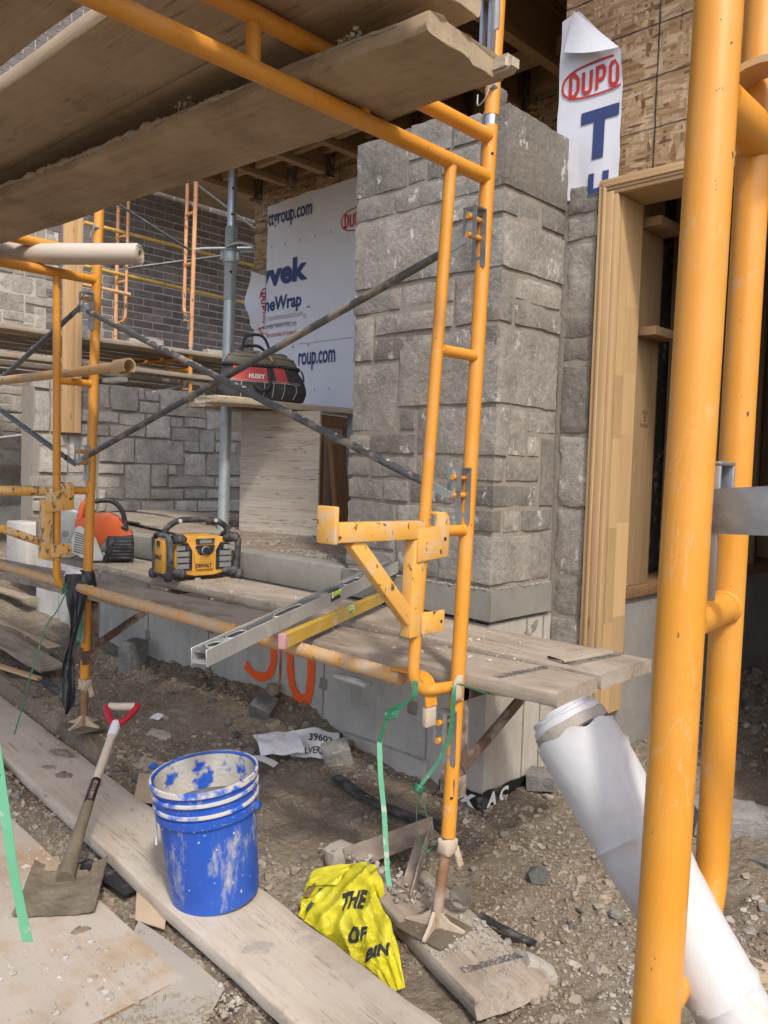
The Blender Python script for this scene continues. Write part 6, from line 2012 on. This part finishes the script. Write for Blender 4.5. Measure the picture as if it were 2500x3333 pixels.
tag(plank('leaning_board', (q.x + .045, q.y + .09, .985), (q.x - .010, q.y + .05, 1.60), .17, .038, W_DARK, None, 90, up=tuple(ex)), 'dark brown board leaning against the side of the plywood box', 'board')

bxx, byy = V((.30, .954, 0)).normalized(), V((.954, -.30, 0)).normalized()
BO = V((-4.430, 3.400, 1.872))
tbg = thing('tool_bag', 'worn black and red canvas tool bag with olive top on the planks', 'tool bag', BO)
def f_tb(t, v, off=0.0):
    """t: angle round the bag (front at -pi/2), v: 0 at the base to 1 at the rim."""
    hx = .275 + .030 * math.sin(math.pi * min(1, v * 1.15)) - .02 * v + .02 * (1 if math.cos(t) > 0 else 0) * (1 - v)
    hy = .115 + .020 * math.sin(math.pi * v) - .03 * v
    c, s = math.cos(t), math.sin(t)
    e = .62
    x = math.copysign(abs(c) ** e, c) * (hx + off)
    y = -math.copysign(abs(s) ** e, s) * (hy + off)
    z = v * .225 + .012 * math.sin(x * 7) * v - .018 * v * (x / .3)
    sag = .016 * nz((x * 6, y * 6, z * 9), 1, 3) + .007 * nz((x * 16, y * 16, z * 20), 1, 4)
    x += sag * c; y += sag * -s
    return BO + bxx * x + byy * y + V((0, 0, max(z, .002)))
bm = bmn(); gg = grid(bm, lambda u, v: f_tb(2 * math.pi * u, v), 64, 16)
bmesh.ops.remove_doubles(bm, verts=bm.verts[:], dist=.0005)
cbody = fin('canvas_body', bm, CLOTH_BK, tbg, sharp=60)
def tfront(x): return math.acos(max(-1, min(1, math.copysign(abs(x) ** (1 / .62), x)))) * -1
for x0, x1, v0, v1 in ((-.82, .02, .52, .93), (.20, .50, .50, .95)):
    bm = bmn(); grid(bm, lambda u, v: f_tb(tfront(x0 + (x1 - x0) * u), v0 + (v1 - v0) * v, .005), 20, 8); fin('red_panel', bm, CLOTH_RED, tbg, sharp=60)
text_obj('lettering', 'HUSKY', lambda a_, b_: f_tb(tfront(-.42 + .38 * a_), .60 + .14 * b_, .008), WHITE_PR, tbg)
def stitch(pts, r=.0022):
    bm = bmn(); tube(bm, pts, r, 5); fin('stitching', bm, STITCH, cbody)
stitch([f_tb(tfront(x), .50, .005) for x in np.linspace(-.85, .80, 40)])
stitch([f_tb(tfront(x), .545, .005) for x in np.linspace(-.85, .80, 40)], .0014)
for x in (-.62, -.10, .10, .34, .62):
    stitch([f_tb(tfront(x + .05 * math.sin(v * 3)), v, .005) for v in np.linspace(.05, .50, 14)])
bm = bmn(); tube(bm, [f_tb(t, 1.0, .006) for t in np.linspace(0, 2 * math.pi, 60)[:-1]], .012, 10, closed=True); fin('zip_rim', bm, CLOTH_BK, tbg)
def f_dome(u, v):
    t = 2 * math.pi * u
    k_ = math.cos(v * math.pi / 2) ** .55
    p = f_tb(t, 1.0, -.006)
    c = BO + bxx * (-.03) + V((0, 0, .215))
    q = c + (p - c) * k_
    q.z = .0 + p.z * k_ + (c.z) * (1 - k_) + .105 * math.sin(v * math.pi / 2) + .010 * nz(q, 14, 2) + .005 * nz(q, 35, 3)
    return q
bm = bmn(); grid(bm, f_dome, 48, 12); bmesh.ops.remove_doubles(bm, verts=bm.verts[:], dist=.0005); fin('olive_top', bm, CLOTH_OL, tbg, sharp=60)
for k_ in (.35, .6):
    bm = bmn(); tube(bm, [f_dome((i / 30) * .5 + .5, k_) + V((0, 0, .004)) for i in range(31)], .0035, 6); fin('seam_piping', bm, CLOTH_OL, cbody)
hb = BO + V((0, 0, .30))
for dy in (-.03, .035):
    bm = bmn(); tube(bm, fillet([hb + bxx * -.15 + byy * dy + V((0, 0, -.02)), hb + bxx * -.13 + byy * dy + V((0, 0, .085 + dy)), hb + bxx * .0 + byy * dy + V((0, 0, .10 + dy)), hb + bxx * .06 + byy * dy + V((0, 0, .01))], .05, 6), .010, 10); fin('carry_handle', bm, CLOTH_BK, tbg)
bm = bmn(); tube(bm, fillet([f_tb(tfront(.06), .92, .012), f_tb(tfront(.05), .35, .03), f_tb(tfront(-.16), .22, .03), f_tb(tfront(-.30), .45, .015)], .07, 6), .009, 8); fin('front_strap', bm, CLOTH_BK, tbg)
bm = bmn(); bar(bm, f_dome(.76, .40) + V((0, 0, .012)), f_dome(.765, .22) + byy * .012, .018, .012); fin('wooden_peg', bm, W_NEW, tbg)
bm = bmn(); tube(bm, [f_tb(0, 1, .01) + bxx * .02, f_tb(0, .9, .03) + bxx * .01, f_tb(0, .7, .03)], .006, 8); fin('zip_pull', bm, CLOTH_BK, tbg)

# ------------------------------------------------------------------ white wrap roll stuck through the near frame
w0, w1 = V((-.467, .807, 1.162)), V((-.170, .799, .806))
wr = thing('wrap_roll', 'ragged white roll of building wrap resting in the near frame', 'roll', (-.33, .78, .95))
d_ = (w1 - w0).normalized()
bm = bmn()
n = 110
rr = [.0475 - .0125 * min(1, i / 68) for i in range(n)]
rings = tube(bm, [w0.lerp(w1, 1.25 * i / (n - 1)) for i in range(n)], rr, 72, cap=False)
for v in bm.verts:
    ax_ = (v.co - w0).dot(d_); rad_ = (v.co - w0 - d_ * ax_).normalized()
    v.co += V((nz(v.co, 22, 1), nz(v.co, 22, 2), nz(v.co, 22, 3))) * .0016 + rad_ * (.0035 * max(0, 1 - abs(nz(v.co, 9, 11)) / .07) * (1 if nz(v.co, 5, 13) > -.1 else .2) - .002 * abs(nz(v.co, 14, 12)))
for k_, v in enumerate(rings[0]):
    v.co += d_ * (.010 * nz((math.cos(k_ * .0873) * 2, math.sin(k_ * .0873) * 2, 0), 1, 5) + .012 * max(0, math.cos(k_ * .0873 - 2.6)))
fin('outer_layer', bm, POLY_ROLL, wr)
for k_, (r_, z) in enumerate(((.0432, -.010), (.0415, -.017), (.0398, -.013), (.0380, -.022), (.0360, -.018), (.0335, -.026), (.029, -.022), (.022, -.026), (.013, -.022))):
    bm = bmn(); lathe(bm, [(r_, .002), (r_, z), (r_ - .0016, z - .001), (r_ - .0016, .002)], w0, d_, 36)
    for v in bm.verts: v.co += d_ * .004 * nz(v.co, 45, k_)
    fin('inner_layer', bm, POLY_ROLL if k_ % 2 else MORTAR_PALE, wr)
bm = bmn(); cyl(bm, w0 - d_ * .012, w0 - d_ * .010, .012, 16); fin('roll_core', bm, MORTAR_PALE, wr)
# ------------------------------------------------------------------ green straps
def strap(label, pts, w_, mat, wdir, extra=None, rad=.03):
    t = thing('strap', label, 'strap', pts[0], 'green packing straps')
    P = fillet(pts, rad, 5) if len(pts) > 2 else [V(p) for p in pts]
    bm = bmn()
    L = []
    n = len(P)
    for i, p in enumerate(P):
        a_ = wdir[0] if not isinstance(wdir[0], tuple) else wdir[min(len(wdir) - 1, int(i / n * len(wdir)))]
        wd = V(wdir) if not isinstance(wdir[0], tuple) else V(a_)
        wd = (wd + V((.25 * nz(p, 9, 1), .25 * nz(p, 9, 2), .1 * nz(p, 9, 3)))).normalized() * (w_ / 2)
        L.append((bm.verts.new(p - wd), bm.verts.new(p + wd)))
    for a_, b_ in zip(L, L[1:]):
        bm.faces.new((a_[0], a_[1], b_[1], b_[0]))
    solidify(bm, .0012)
    fin('band', bm, mat, t)
    return t
CR = (.72, .69, 0)
s1_ = strap('pale green strap hanging from the low rail knot to the ground by the pad', [(-1.545, 1.625, .690), (-1.530, 1.618, .60), (-1.512, 1.618, .506), (-1.480, 1.605, .345), (-1.466, 1.600, .318)], .014, TAPE_PALE, CR)
bm = bmn()
pp = fillet([(-1.478, 1.690, .865), (-1.468, 1.682, .82), (-1.495, 1.672, .80), (-1.520, 1.655, .785), (-1.540, 1.640, .765), (-1.512, 1.640, .755), (-1.500, 1.655, .775), (-1.53, 1.64, .77), (-1.545, 1.625, .690)], .02, 5)
L = []
for i, p in enumerate(pp):
    wd = (V(CR) * math.cos(i * .12) + V((0, 0, 1)) * math.sin(i * .12)).normalized() * .008
    L.append((bm.verts.new(p - wd), bm.verts.new(p + wd)))
for a_, b_ in zip(L, L[1:]): bm.faces.new((a_[0], a_[1], b_[1], b_[0]))
solidify(bm, .0012); fin('knot', bm, TAPE_G, s1_)
s2_ = strap('dark green strap wound down the post by the pier, ending in a loop', [(-1.30, 2.02, .79), (-1.40, 1.93, .80), (-1.468, 1.850, .838), (-1.457, 1.838, .80), (-1.452, 1.822, .68), (-1.468, 1.785, .610), (-1.485, 1.735, .555)], .013, TAPE_G, CR)
bm = bmn(); lp = fillet([(-1.485, 1.735, .56), (-1.488, 1.725, .50), (-1.482, 1.722, .42), (-1.462, 1.738, .368), (-1.440, 1.752, .385), (-1.452, 1.745, .45), (-1.478, 1.730, .535)], .03, 6)
L = [(bm.verts.new(p - V((.4, -.5, 0)).normalized() * .006), bm.verts.new(p + V((.4, -.5, 0)).normalized() * .006)) for p in lp]
for a_, b_ in zip(L, L[1:]): bm.faces.new((a_[0], a_[1], b_[1], b_[0]))
solidify(bm, .0012); fin('loop', bm, TAPE_G, s2_)
bm = bmn(); lathe(bm, [(.012, -.012), (.016, -.008), (.016, .008), (.012, .012)], (-1.486, 1.732, .55), V((.3, .2, 1)), 10); fin('knot', bm, TAPE_G, s2_)
s3_ = strap('thin green strap slanting down from the left frame foot to the dirt', [(-3.40, 1.60, .885), (-3.386, 1.55, .80), (-3.377, 1.499, .748), (-3.368, 1.42, .507), (-3.38, 1.40, .40), (-3.40, 1.38, .30)], .006, TAPE_G, CR)
bm = bmn(); L = []
for i, p in enumerate(fillet([(-3.60, 1.70, .90), (-3.56, 1.66, .862), (-3.50, 1.635, .870), (-3.42, 1.590, .866), (-3.40, 1.585, .90), (-3.44, 1.61, .905)], .02, 5)):
    wd = (V(CR) * math.cos(i * .2 + 1) + V((0, 0, 1)) * math.sin(i * .2 + 1)) * .011
    L.append((bm.verts.new(p - wd), bm.verts.new(p + wd)))
for a_, b_ in zip(L, L[1:]): bm.faces.new((a_[0], a_[1], b_[1], b_[0]))
solidify(bm, .0015); fin('knot', bm, TAPE_G, s3_)
strap('dark green strap end tied to the left post above its jack', [(-3.622, 1.765, .83), (-3.60, 1.76, .66), (-3.585, 1.735, .595), (-3.55, 1.70, .60), (-3.54, 1.68, .575), (-3.50, 1.64, .52)], .022, TAPE_G, CR)
fg = strap('pale green strap dangling at the left edge near the camera', [(-1.322, .505, 1.01), (-1.304, .514, .90), (-1.288, .522, .80), (-1.264, .536, .684)], .0165, TAPE_PALE, CR)
bm = bmn(); tube(bm, [(-1.335, .502, .96), (-1.318, .51, .945), (-1.322, .515, .925)], .010, 8); fin('knot', bm, TAPE_G, fg)

# ------------------------------------------------------------------ black sheet wrapped round the left post
bs = thing('black_sheet', 'torn black plastic sheet hanging from the left post, its tip dragging to the dirt', 'plastic sheet', (-3.55, 1.74, .6))
def f_bs(u, v):
    z = .92 - v * .58
    c = V((-3.605, 1.752, z)).lerp(V((-3.42, 1.61, z)), v ** .9) + V(CR) * .014 * nz((v * 4, 0, 0), 1, 7)
    wd = (.036 - .018 * v + .016 * math.sin(v * 8 + 1)) * (1 if v < .92 else 1 - (v - .92) * 9)
    s = (u - .5) * 2
    fold = .012 * math.sin(u * 9 + v * 5) + .010 * nz((u * 4, v * 7, 0), 1, 2) + .006 * nz((u * 9, v * 22, 0), 1, 3)
    return c + V(CR) * (s * wd) + V((.69, -.72, 0)) * (fold + .01)
bm = bmn(); grid(bm, f_bs, 18, 40); fin('sheet', bm, BLACK_PL, bs, sharp=60)
bm = bmn(); grid(bm, lambda u, v: V((-3.63, 1.80, .93 - .10 * v)) + (V((math.cos(u * 5.2 + 2.5), math.sin(u * 5.2 + 2.5), 0)) * (.034 + .012 * nz((u * 4, v * 3, 0), 1, 4) + .012 * v)), 24, 6); fin('wrap_band', bm, BLACK_PL, bs, sharp=60)
bm = bmn(); grid(bm, lambda u, v: V((-3.66, 1.70, .905)) + V(CR) * (.075 * u) + V((-.2, .3, .28)).normalized() * (.07 * v * (1 - .5 * u)) + V((0, 0, .01 * nz((u * 3, v * 3, 0), 1))), 8, 6); fin('pale_flap', bm, PAPER, bs, sharp=60)

# ------------------------------------------------------------------ loose blocks, stones and litter
def block(label, c, d, rot, seed, mat=BLOCK, amp=.004):
    c = V(c); d = V(d)
    bm = rockbox(-d / 2, d / 2, seed, .03, amp, .005)
    o = fin('stone_block', bm, mat, None, Matrix.Translation(c) @ Matrix.Rotation(rot[2], 4, 'Z') @ Matrix.Rotation(rot[1], 4, 'Y') @ Matrix.Rotation(rot[0], 4, 'X'))
    return tag(o, label, 'stone block', 'cut grey stone blocks on the dirt')
block('grey stone block standing upright on end in the dirt by the wall', (-4.39, 2.47, .285), (.10, .15, .20), (0, .03, .28), 1)
block('dark grey stone cube tipped into the soil heap below the orange marks', (-3.165, 2.50, .245), (.115, .11, .115), (.5, .25, .5), 2)
block('brownish grey stone cube lying beside the white papers', (-2.600, 2.475, .160), (.125, .11, .125), (.25, -.3, .9), 3, CHIP)
block('broad pale broken stone lying between the bucket and the dirt bank', (-3.42, 2.06, .115), (.13, .12, .05), (.35, .25, .6), 4, CHIP, .012)
block('flat round-edged stone beside the cardboard behind the bucket', (-3.20, 1.905, .085), (.17, .10, .045), (.1, .05, .3), 5, CHIP, .012)
block('grey broken concrete lump on the dark dirt behind the white roll', (-1.155, 3.14, .155), (.26, .16, .10), (.1, .1, .7), 6, BLOCK, .012)
block('small smooth grey block right of the rear post on the dark dirt', (-1.05, 3.30, .14), (.10, .08, .075), (.1, .1, .4), 7, BLOCK)
block('small grey wedge of stone leaning on the corner of the mud-covered pad', (-1.185, 1.915, .085), (.10, .05, .03), (.1, .55, .9), 8, STONE_LOW, .004)
block('grey stone half buried at the concrete corner by the black membrane', (-1.83, 2.93, .165), (.12, .11, .07), (.1, -.1, .3), 9, BLOCK, .008)
soil_ball = rockbox((-3.215, 2.53, .29), (-3.155, 2.60, .355), 9, .018, .010, .016)
tag(fin('soil_clod', soil_ball, SOIL), 'brown clod of soil stuck to the foundation wall under the aluminium level', 'clod')
NR = []
for i in range(125):
    x = pr.uniform(-4.6, -.45); y = pr.uniform(1.0, 2.75)
    if -1.93 > x and y > 2.5: continue
    c = 1.735 - (x + 5.2) * .0873
    if abs(y - c) < .19 or (-1.85 < x < -1.05 and 1.6 < y < 2.15) or y < 1.26: continue
    NR.append((x, y, pr.uniform(.012, .034) * (1 if pr.random() < .85 else 1.6)))
for (x, y, s) in ((-1.71, 4.1, .06), (-1.60, 3.95, .05), (-1.50, 4.3, .05), (-1.3, 3.6, .04), (-1.45, 3.9, .035), (-1.1, 3.5, .04), (-.9, 3.2, .05), (-.95, 2.95, .04), (-.8, 2.8, .045), (-1.25, 3.0, .04), (-.75, 3.1, .04), (-1.35, 4.4, .05), (-2.95, 2.25, .045), (-2.5, 2.15, .03)):
    NR.append((x, y, s))
rmesh = []
for s in range(9):
    b_ = rock_bm(14, .5 + .04 * s, 100 + s)
    m_ = bpy.data.meshes.new('rock'); b_.to_mesh(m_); b_.free(); m_.materials.append(CHIP if s % 3 else BLOCK)
    rmesh.append(m_)
MARKS = [('jack foot on the muddy pad', -1.49, 1.83), ('left screw jack', -3.62, 1.79), ('upright grey block', -4.39, 2.47), ('orange-marked wall', -3.2, 2.60), ('white torn papers', -2.87, 2.38),
         ('blue bucket', -2.08, 1.48), ('yellow bag', -1.7, 1.70), ('black membrane corner', -1.92, 2.60), ('concrete lump on the dark dirt', -1.155, 3.14), ('shovel grip', -2.95, 1.60),
         ('dark opening wall', -1.66, 3.9), ('nearest orange posts', -.5, 2.0), ('curled plywood scrap', -4.9, 2.05), ('black rubber strip', -2.2, 2.34)]
ORD = ['nearest', 'second nearest', 'third nearest', 'fourth nearest', 'fifth nearest', 'sixth nearest', 'seventh nearest', 'eighth nearest', 'ninth nearest', 'tenth nearest']
near_ = {}
for i, (x, y, s) in enumerate(NR):
    m_ = min(MARKS, key=lambda q: math.hypot(q[1] - x, q[2] - y))
    near_.setdefault(m_[0], []).append((math.hypot(m_[1] - x, m_[2] - y), i))
RL = {}
for k_, L_ in near_.items():
    for n_, (d__, i) in enumerate(sorted(L_)):
        RL[i] = (n_, k_)
for i, (x, y, s) in enumerate(NR):
    if RL[i][0] > 9:
        continue
    o = bpy.data.objects.new('rock', rmesh[i % 9]); COL.objects.link(o)
    o.matrix_basis = Matrix.Translation((x, y, gz(x, y) + s * .22)) @ Matrix.Rotation(pr.uniform(0, 6.28), 4, 'Z') @ Matrix.Rotation(pr.uniform(-.5, .5), 4, 'X') @ Matrix.Diagonal((s, s * pr.uniform(.7, 1), s, 1))
    tag(o, '%s %s stone chip, %s to the %s' % ('small' if s < .022 else 'fist-sized' if s > .036 else 'palm-sized', 'pale' if (i % 9) % 3 else 'grey', ORD[RL[i][0]], RL[i][1]), 'rock', 'loose stone chips')

# angle-iron frame pieces half buried beside the pad
ai = thing('steel_bracket', 'mud-caked steel angle bracket lying on the dirt between bag and jack', 'bracket', (-1.9, 2.0, .07))
def angle(bm, a_, b_, s, up=(0, 0, 1)):
    a_, b_ = V(a_), V(b_); d = (b_ - a_).normalized(); sd_ = d.cross(V(up)).normalized(); u_ = sd_.cross(d)
    obox(bm, (a_ + b_) / 2 + u_ * s / 2, (b_ - a_) / 2, sd_ * .003, u_ * s / 2)
    obox(bm, (a_ + b_) / 2 + sd_ * (s / 2 + .0035), (b_ - a_) / 2, sd_ * s / 2, u_ * .003)
for a_, b_, s in (((-1.985, 1.935, .085), (-1.855, 2.250, .150), .050), ((-1.965, 1.930, .075), (-1.640, 1.905, .075), .045), ((-1.800, 2.170, .185), (-1.640, 1.890, .085), .042)):
    bm = bmn(); angle(bm, a_, b_, s); bmesh.ops.subdivide_edges(bm, edges=[e for e in bm.edges if e.calc_length() > .1], cuts=8)
    for v in bm.verts: v.co += V((nz(v.co, 30, 1), nz(v.co, 30, 2), nz(v.co, 30, 3))) * .002
    fin('angle_bar', bm, RUSTMUD if 'RUSTMUD' in globals() else m_plain('muddy_angle', (.26, .20, .155), .9, 0, .25, 22, .5, dirt=(.36, .31, .25), dirt_amt=(.45, .6)), ai)
bm = bmn(); prism(bm, [(0, 0), (.11, .0), (.10, .07), (.05, .09), (.01, .07)], V((-1.70, 1.84, .078)), V((.8, .6, 0)), V((-.6, .8, .25)), V((0, 0, 1)), .006); bevel(bm, .002, 1)
fin('end_plate', bm, bpy.data.materials['muddy_angle'], ai)
pts = [(-1.8 + pr.gauss(0, .12), 1.92 + pr.gauss(0, .035), .105 + abs(pr.gauss(0, .006)), pr.uniform(.004, .013)) for _ in range(160)]
scatter('mud_lumps', pts, CHIP, ai, 31)
bm = rockbox((-2.07, 1.90, .05), (-1.985, 1.995, .135), 15, .022, .012, .018)
tag(fin('mortar_lump', bm, MORTAR_DRY), 'chunky lump of dried mortar behind the yellow bag', 'mortar lump')

def strip(label, pts, w_, th, mat, seed, cat='strip', nm='rubber_strip', wd=None):
    bm = bmn(); L = []
    P = fillet(pts, .08, 5) if len(pts) > 2 else [lerp(pts[0], pts[1], k_ / 8) for k_ in range(9)]
    for i, p in enumerate(P):
        t = (P[min(i + 1, len(P) - 1)] - P[max(i - 1, 0)]).normalized()
        s = t.cross(V((0, 0, 1))).normalized() * (w_ / 2)
        L.append((bm.verts.new(p - s + V((0, 0, .006 * nz(p, 12, seed)))), bm.verts.new(p + s + V((0, 0, .006 * nz(p, 12, seed + 1))))))
    for a_, b_ in zip(L, L[1:]): bm.faces.new((a_[0], a_[1], b_[1], b_[0]))
    solidify(bm, th)
    return tag(fin(nm, bm, mat), label, cat)
def g3(x, y, h): return (x, y, gz(x, y, False) + h)
strip('dusty black rubber strip sunk in the dirt behind the green strap', [g3(-2.48, 2.345, .035), g3(-2.28, 2.325, .022), g3(-2.08, 2.345, .016), g3(-1.92, 2.40, .012)], .055, .006, RUBBER, 1)
strip('short black rubber strip beside the walkway plank under the shovel neck', [(-2.66, 1.31, .052), (-2.52, 1.33, .056), (-2.36, 1.34, .052)], .062, .005, BLACK_PL, 2)
strip('dark rubber belt half buried left of the left jack', [g3(-4.75, 2.05, .02), g3(-4.35, 1.99, .014), g3(-4.0, 1.93, .012)], .06, .005, RUBBER, 3)
strip('black strap end lying right of the jack post', [g3(-1.45, 1.99, .05), g3(-1.36, 2.0, .03), g3(-1.27, 2.03, .012)], .03, .004, BLACK_PL, 4)

def sheet(nm, label, cat, corners, mat, th, seed, curl=.01, wob=.004):
    c = [V(p) for p in corners]
    bm = bmn()
    def f(u, v):
        p = c[0].lerp(c[1], u).lerp(c[3].lerp(c[2], u), v)
        return p + V((0, 0, curl * math.sin(math.pi * u) * (1 - v) + wob * nz((u * 3, v * 3, seed), 1)))
    grid(bm, f, 12, 8); solidify(bm, th)
    return tag(fin(nm, bm, mat), label, cat)
sheet('cardboard_piece', 'brown cardboard piece behind the bucket, lying on the dirt', 'cardboard', ((-3.13, 1.80, .105), (-2.86, 1.93, .112), (-2.78, 1.76, .085), (-2.93, 1.66, .082)), CARD, .003, 1)
sheet('cardboard_piece', 'small brown cardboard corner sticking out in front of the walkway plank below the bucket', 'cardboard', ((-2.40, 1.38, .055), (-2.24, 1.40, .058), (-2.10, 1.30, .047), (-2.21, 1.265, .045)), CARD, .003, 2)
sheet('cardboard_piece', 'muddy flat card under the gravel at the bottom edge', 'cardboard', ((-2.20, 1.27, .046), (-1.75, 1.27, .047), (-1.60, 1.05, .042), (-1.70, .80, .04)), m_plain('grey_mud_card', (.33, .30, .255), .95, 0, .2, 10, .3), .004, 3)
sheet('board_scrap', 'thin split plywood scrap curling up at the far left dirt', 'board', ((-5.35, 1.86, .30), (-4.62, 2.02, .215), (-4.62, 2.16, .225), (-5.35, 2.10, .33)), W_FAR, .018, 4, .03, .02)
sheet('cardboard_strip', 'curved brown card strip on the dirt at the left edge', 'cardboard', ((-5.65, 2.02, .36), (-4.93, 2.20, .275), (-4.93, 2.28, .28), (-5.65, 2.14, .37)), CARD, .004, 5, .05)
tag(plank('board_scrap', (-5.2, 1.83, .245), (-4.58, 2.0, .20), .05, .018, W_NEW, None, 95), 'narrow yellow wood scrap at the left edge below the plywood scrap', 'board')
tag(plank('board_scrap', (-7.2, 2.45, .46), (-6.0, 2.55, .42), .09, .03, W_FAR, None, 96), 'grey timber lying on the rubble left of the foundation', 'board')
sheet('cardboard_piece', 'flat grey card on the dirt right of the white roll', 'cardboard', ((-.92, 2.42, .075), (-.62, 2.52, .08), (-.55, 2.2, .07), (-.80, 2.15, .07)), CARD, .004, 6, .012)
pts = [(-2.15 + .5 * pr.random(), .85 + .42 * pr.random(), .046, min(.014, .003 * (1 / max(.02, pr.random())) ** .5)) for _ in range(1800)]
scatter('card_gravel', [q for q in pts if nz(q, 4, 9) > -.1 and q[1] > 1.26 - (q[0] + 2.15) * .0 - .35], DUSTCHIP, seed=12)
# papers
pp_ = thing('torn_paper', 'torn white paper bag scraps printed with black numbers on the dirt', 'paper', (-2.87, 2.4, .13))
def pz_(x, y): return gz(x, y, False)
def f_p1(u, v):
    p = V((-3.03, 2.32, 0)) + V((.14, .135, 0)) * u + V((.20, -.10, 0)) * v
    return V((p.x, p.y, gz(p.x, p.y, False) + .045 + .035 * math.sin(v * 2.6) + .015 * nz((u * 3, v * 3, 0), 1, 5)))
def f_p2(u, v):
    p = V((-2.90, 2.46, 0)) + V((.20, .11, 0)) * u + V((.14, -.13, 0)) * v
    return V((p.x, p.y, gz(p.x, p.y, False) + .035 + .02 * math.sin(u * 3.1) * (1 - v) + .014 * nz((u * 3, v * 3, 2), 1, 6)))
bm = bmn(); grid(bm, f_p1, 12, 10); fin('sheet', bm, PAPER, pp_, sharp=None)
bm = bmn(); grid(bm, f_p2, 12, 10); fin('sheet', bm, PAPER, pp_, sharp=None)
text_obj('lettering', '39602', lambda a_, b_: f_p2(.36 + .50 * a_, .42 - .26 * b_ + .06 * a_) + V((.001, -.001, .003)), INK_BLACK, pp_)
text_obj('lettering', 'LVERS', lambda a_, b_: f_p2(.30 + .38 * a_, .86 - .24 * b_ + .02 * a_) + V((.001, -.001, .003)), INK_BLACK, pp_)
bm = bmn(); grid(bm, lambda u, v: V((-2.905, 2.16, .145)) + V((.15, .10, .0)) * u + V((.03, -.05, 0)) * v + V((0, 0, .025 * math.sin(math.pi * u))), 10, 5); fin('sheet', bm, PAPER, pp_, sharp=None)
bm = bmn(); grid(bm, lambda u, v: V((-2.995, 2.20, .137)) + V((.10, .005, .0)) * u + V((.03, -.05, 0)) * v, 5, 4); fin('sheet', bm, PAPER, pp_, sharp=None)
text_obj('lettering', 'ERO', lambda a_, b_: V((-2.980, 2.165, .1405)) + V((.075, .004, 0)) * a_ + V((-.018, .030, 0)) * b_, INK_RED, pp_)
sheet('paper_scrap', 'small white scrap on the dirt left of the stone cube', 'paper', ((-3.60, 2.145, .185), (-3.545, 2.175, .185), (-3.53, 2.13, .178), (-3.58, 2.11, .178)), PAPER, .002, 8)
# cup
cp = thing('plastic_cup', 'clear crushed plastic cup lying on the dirt behind the jack screw', 'cup', (-1.50, 1.955, .105))
bm = bmn(); lathe(bm, [(.022, 0), (.034, .055), (.0355, .056), (.0345, .058), (.0205, .0015)], (-1.515, 1.965, .108), V((.35, -.25, .6)), 24); fin('cup_wall', bm, CUP, cp)
sheet('blue_scrap', 'tiny blue plastic scrap by the shovel grip', 'plastic scrap', ((-3.18, 1.88, .11), (-3.14, 1.90, .112), (-3.13, 1.88, .108), (-3.16, 1.86, .105)), m_plain('blue_film', (.03, .12, .45), .5, 0, .1, 20, 0), .002, 9)
# crumbs on the lower planks
pts = []
for _ in range(1500):
    x = pr.uniform(-4.3, -1.3); y = pr.uniform(1.86, 2.54)
    k_ = nz((x, y, 0), 3, 17) + (.35 if -2.2 < x < -1.35 and 2.05 < y < 2.5 else 0)
    if k_ < pr.uniform(-.05, .45): continue
    pts.append((x, y, .852, min(.010, .0018 * (1 / max(.03, pr.random())) ** .5)))
scatter('mortar_crumbs', pts, DRYCOB, far_, 41)
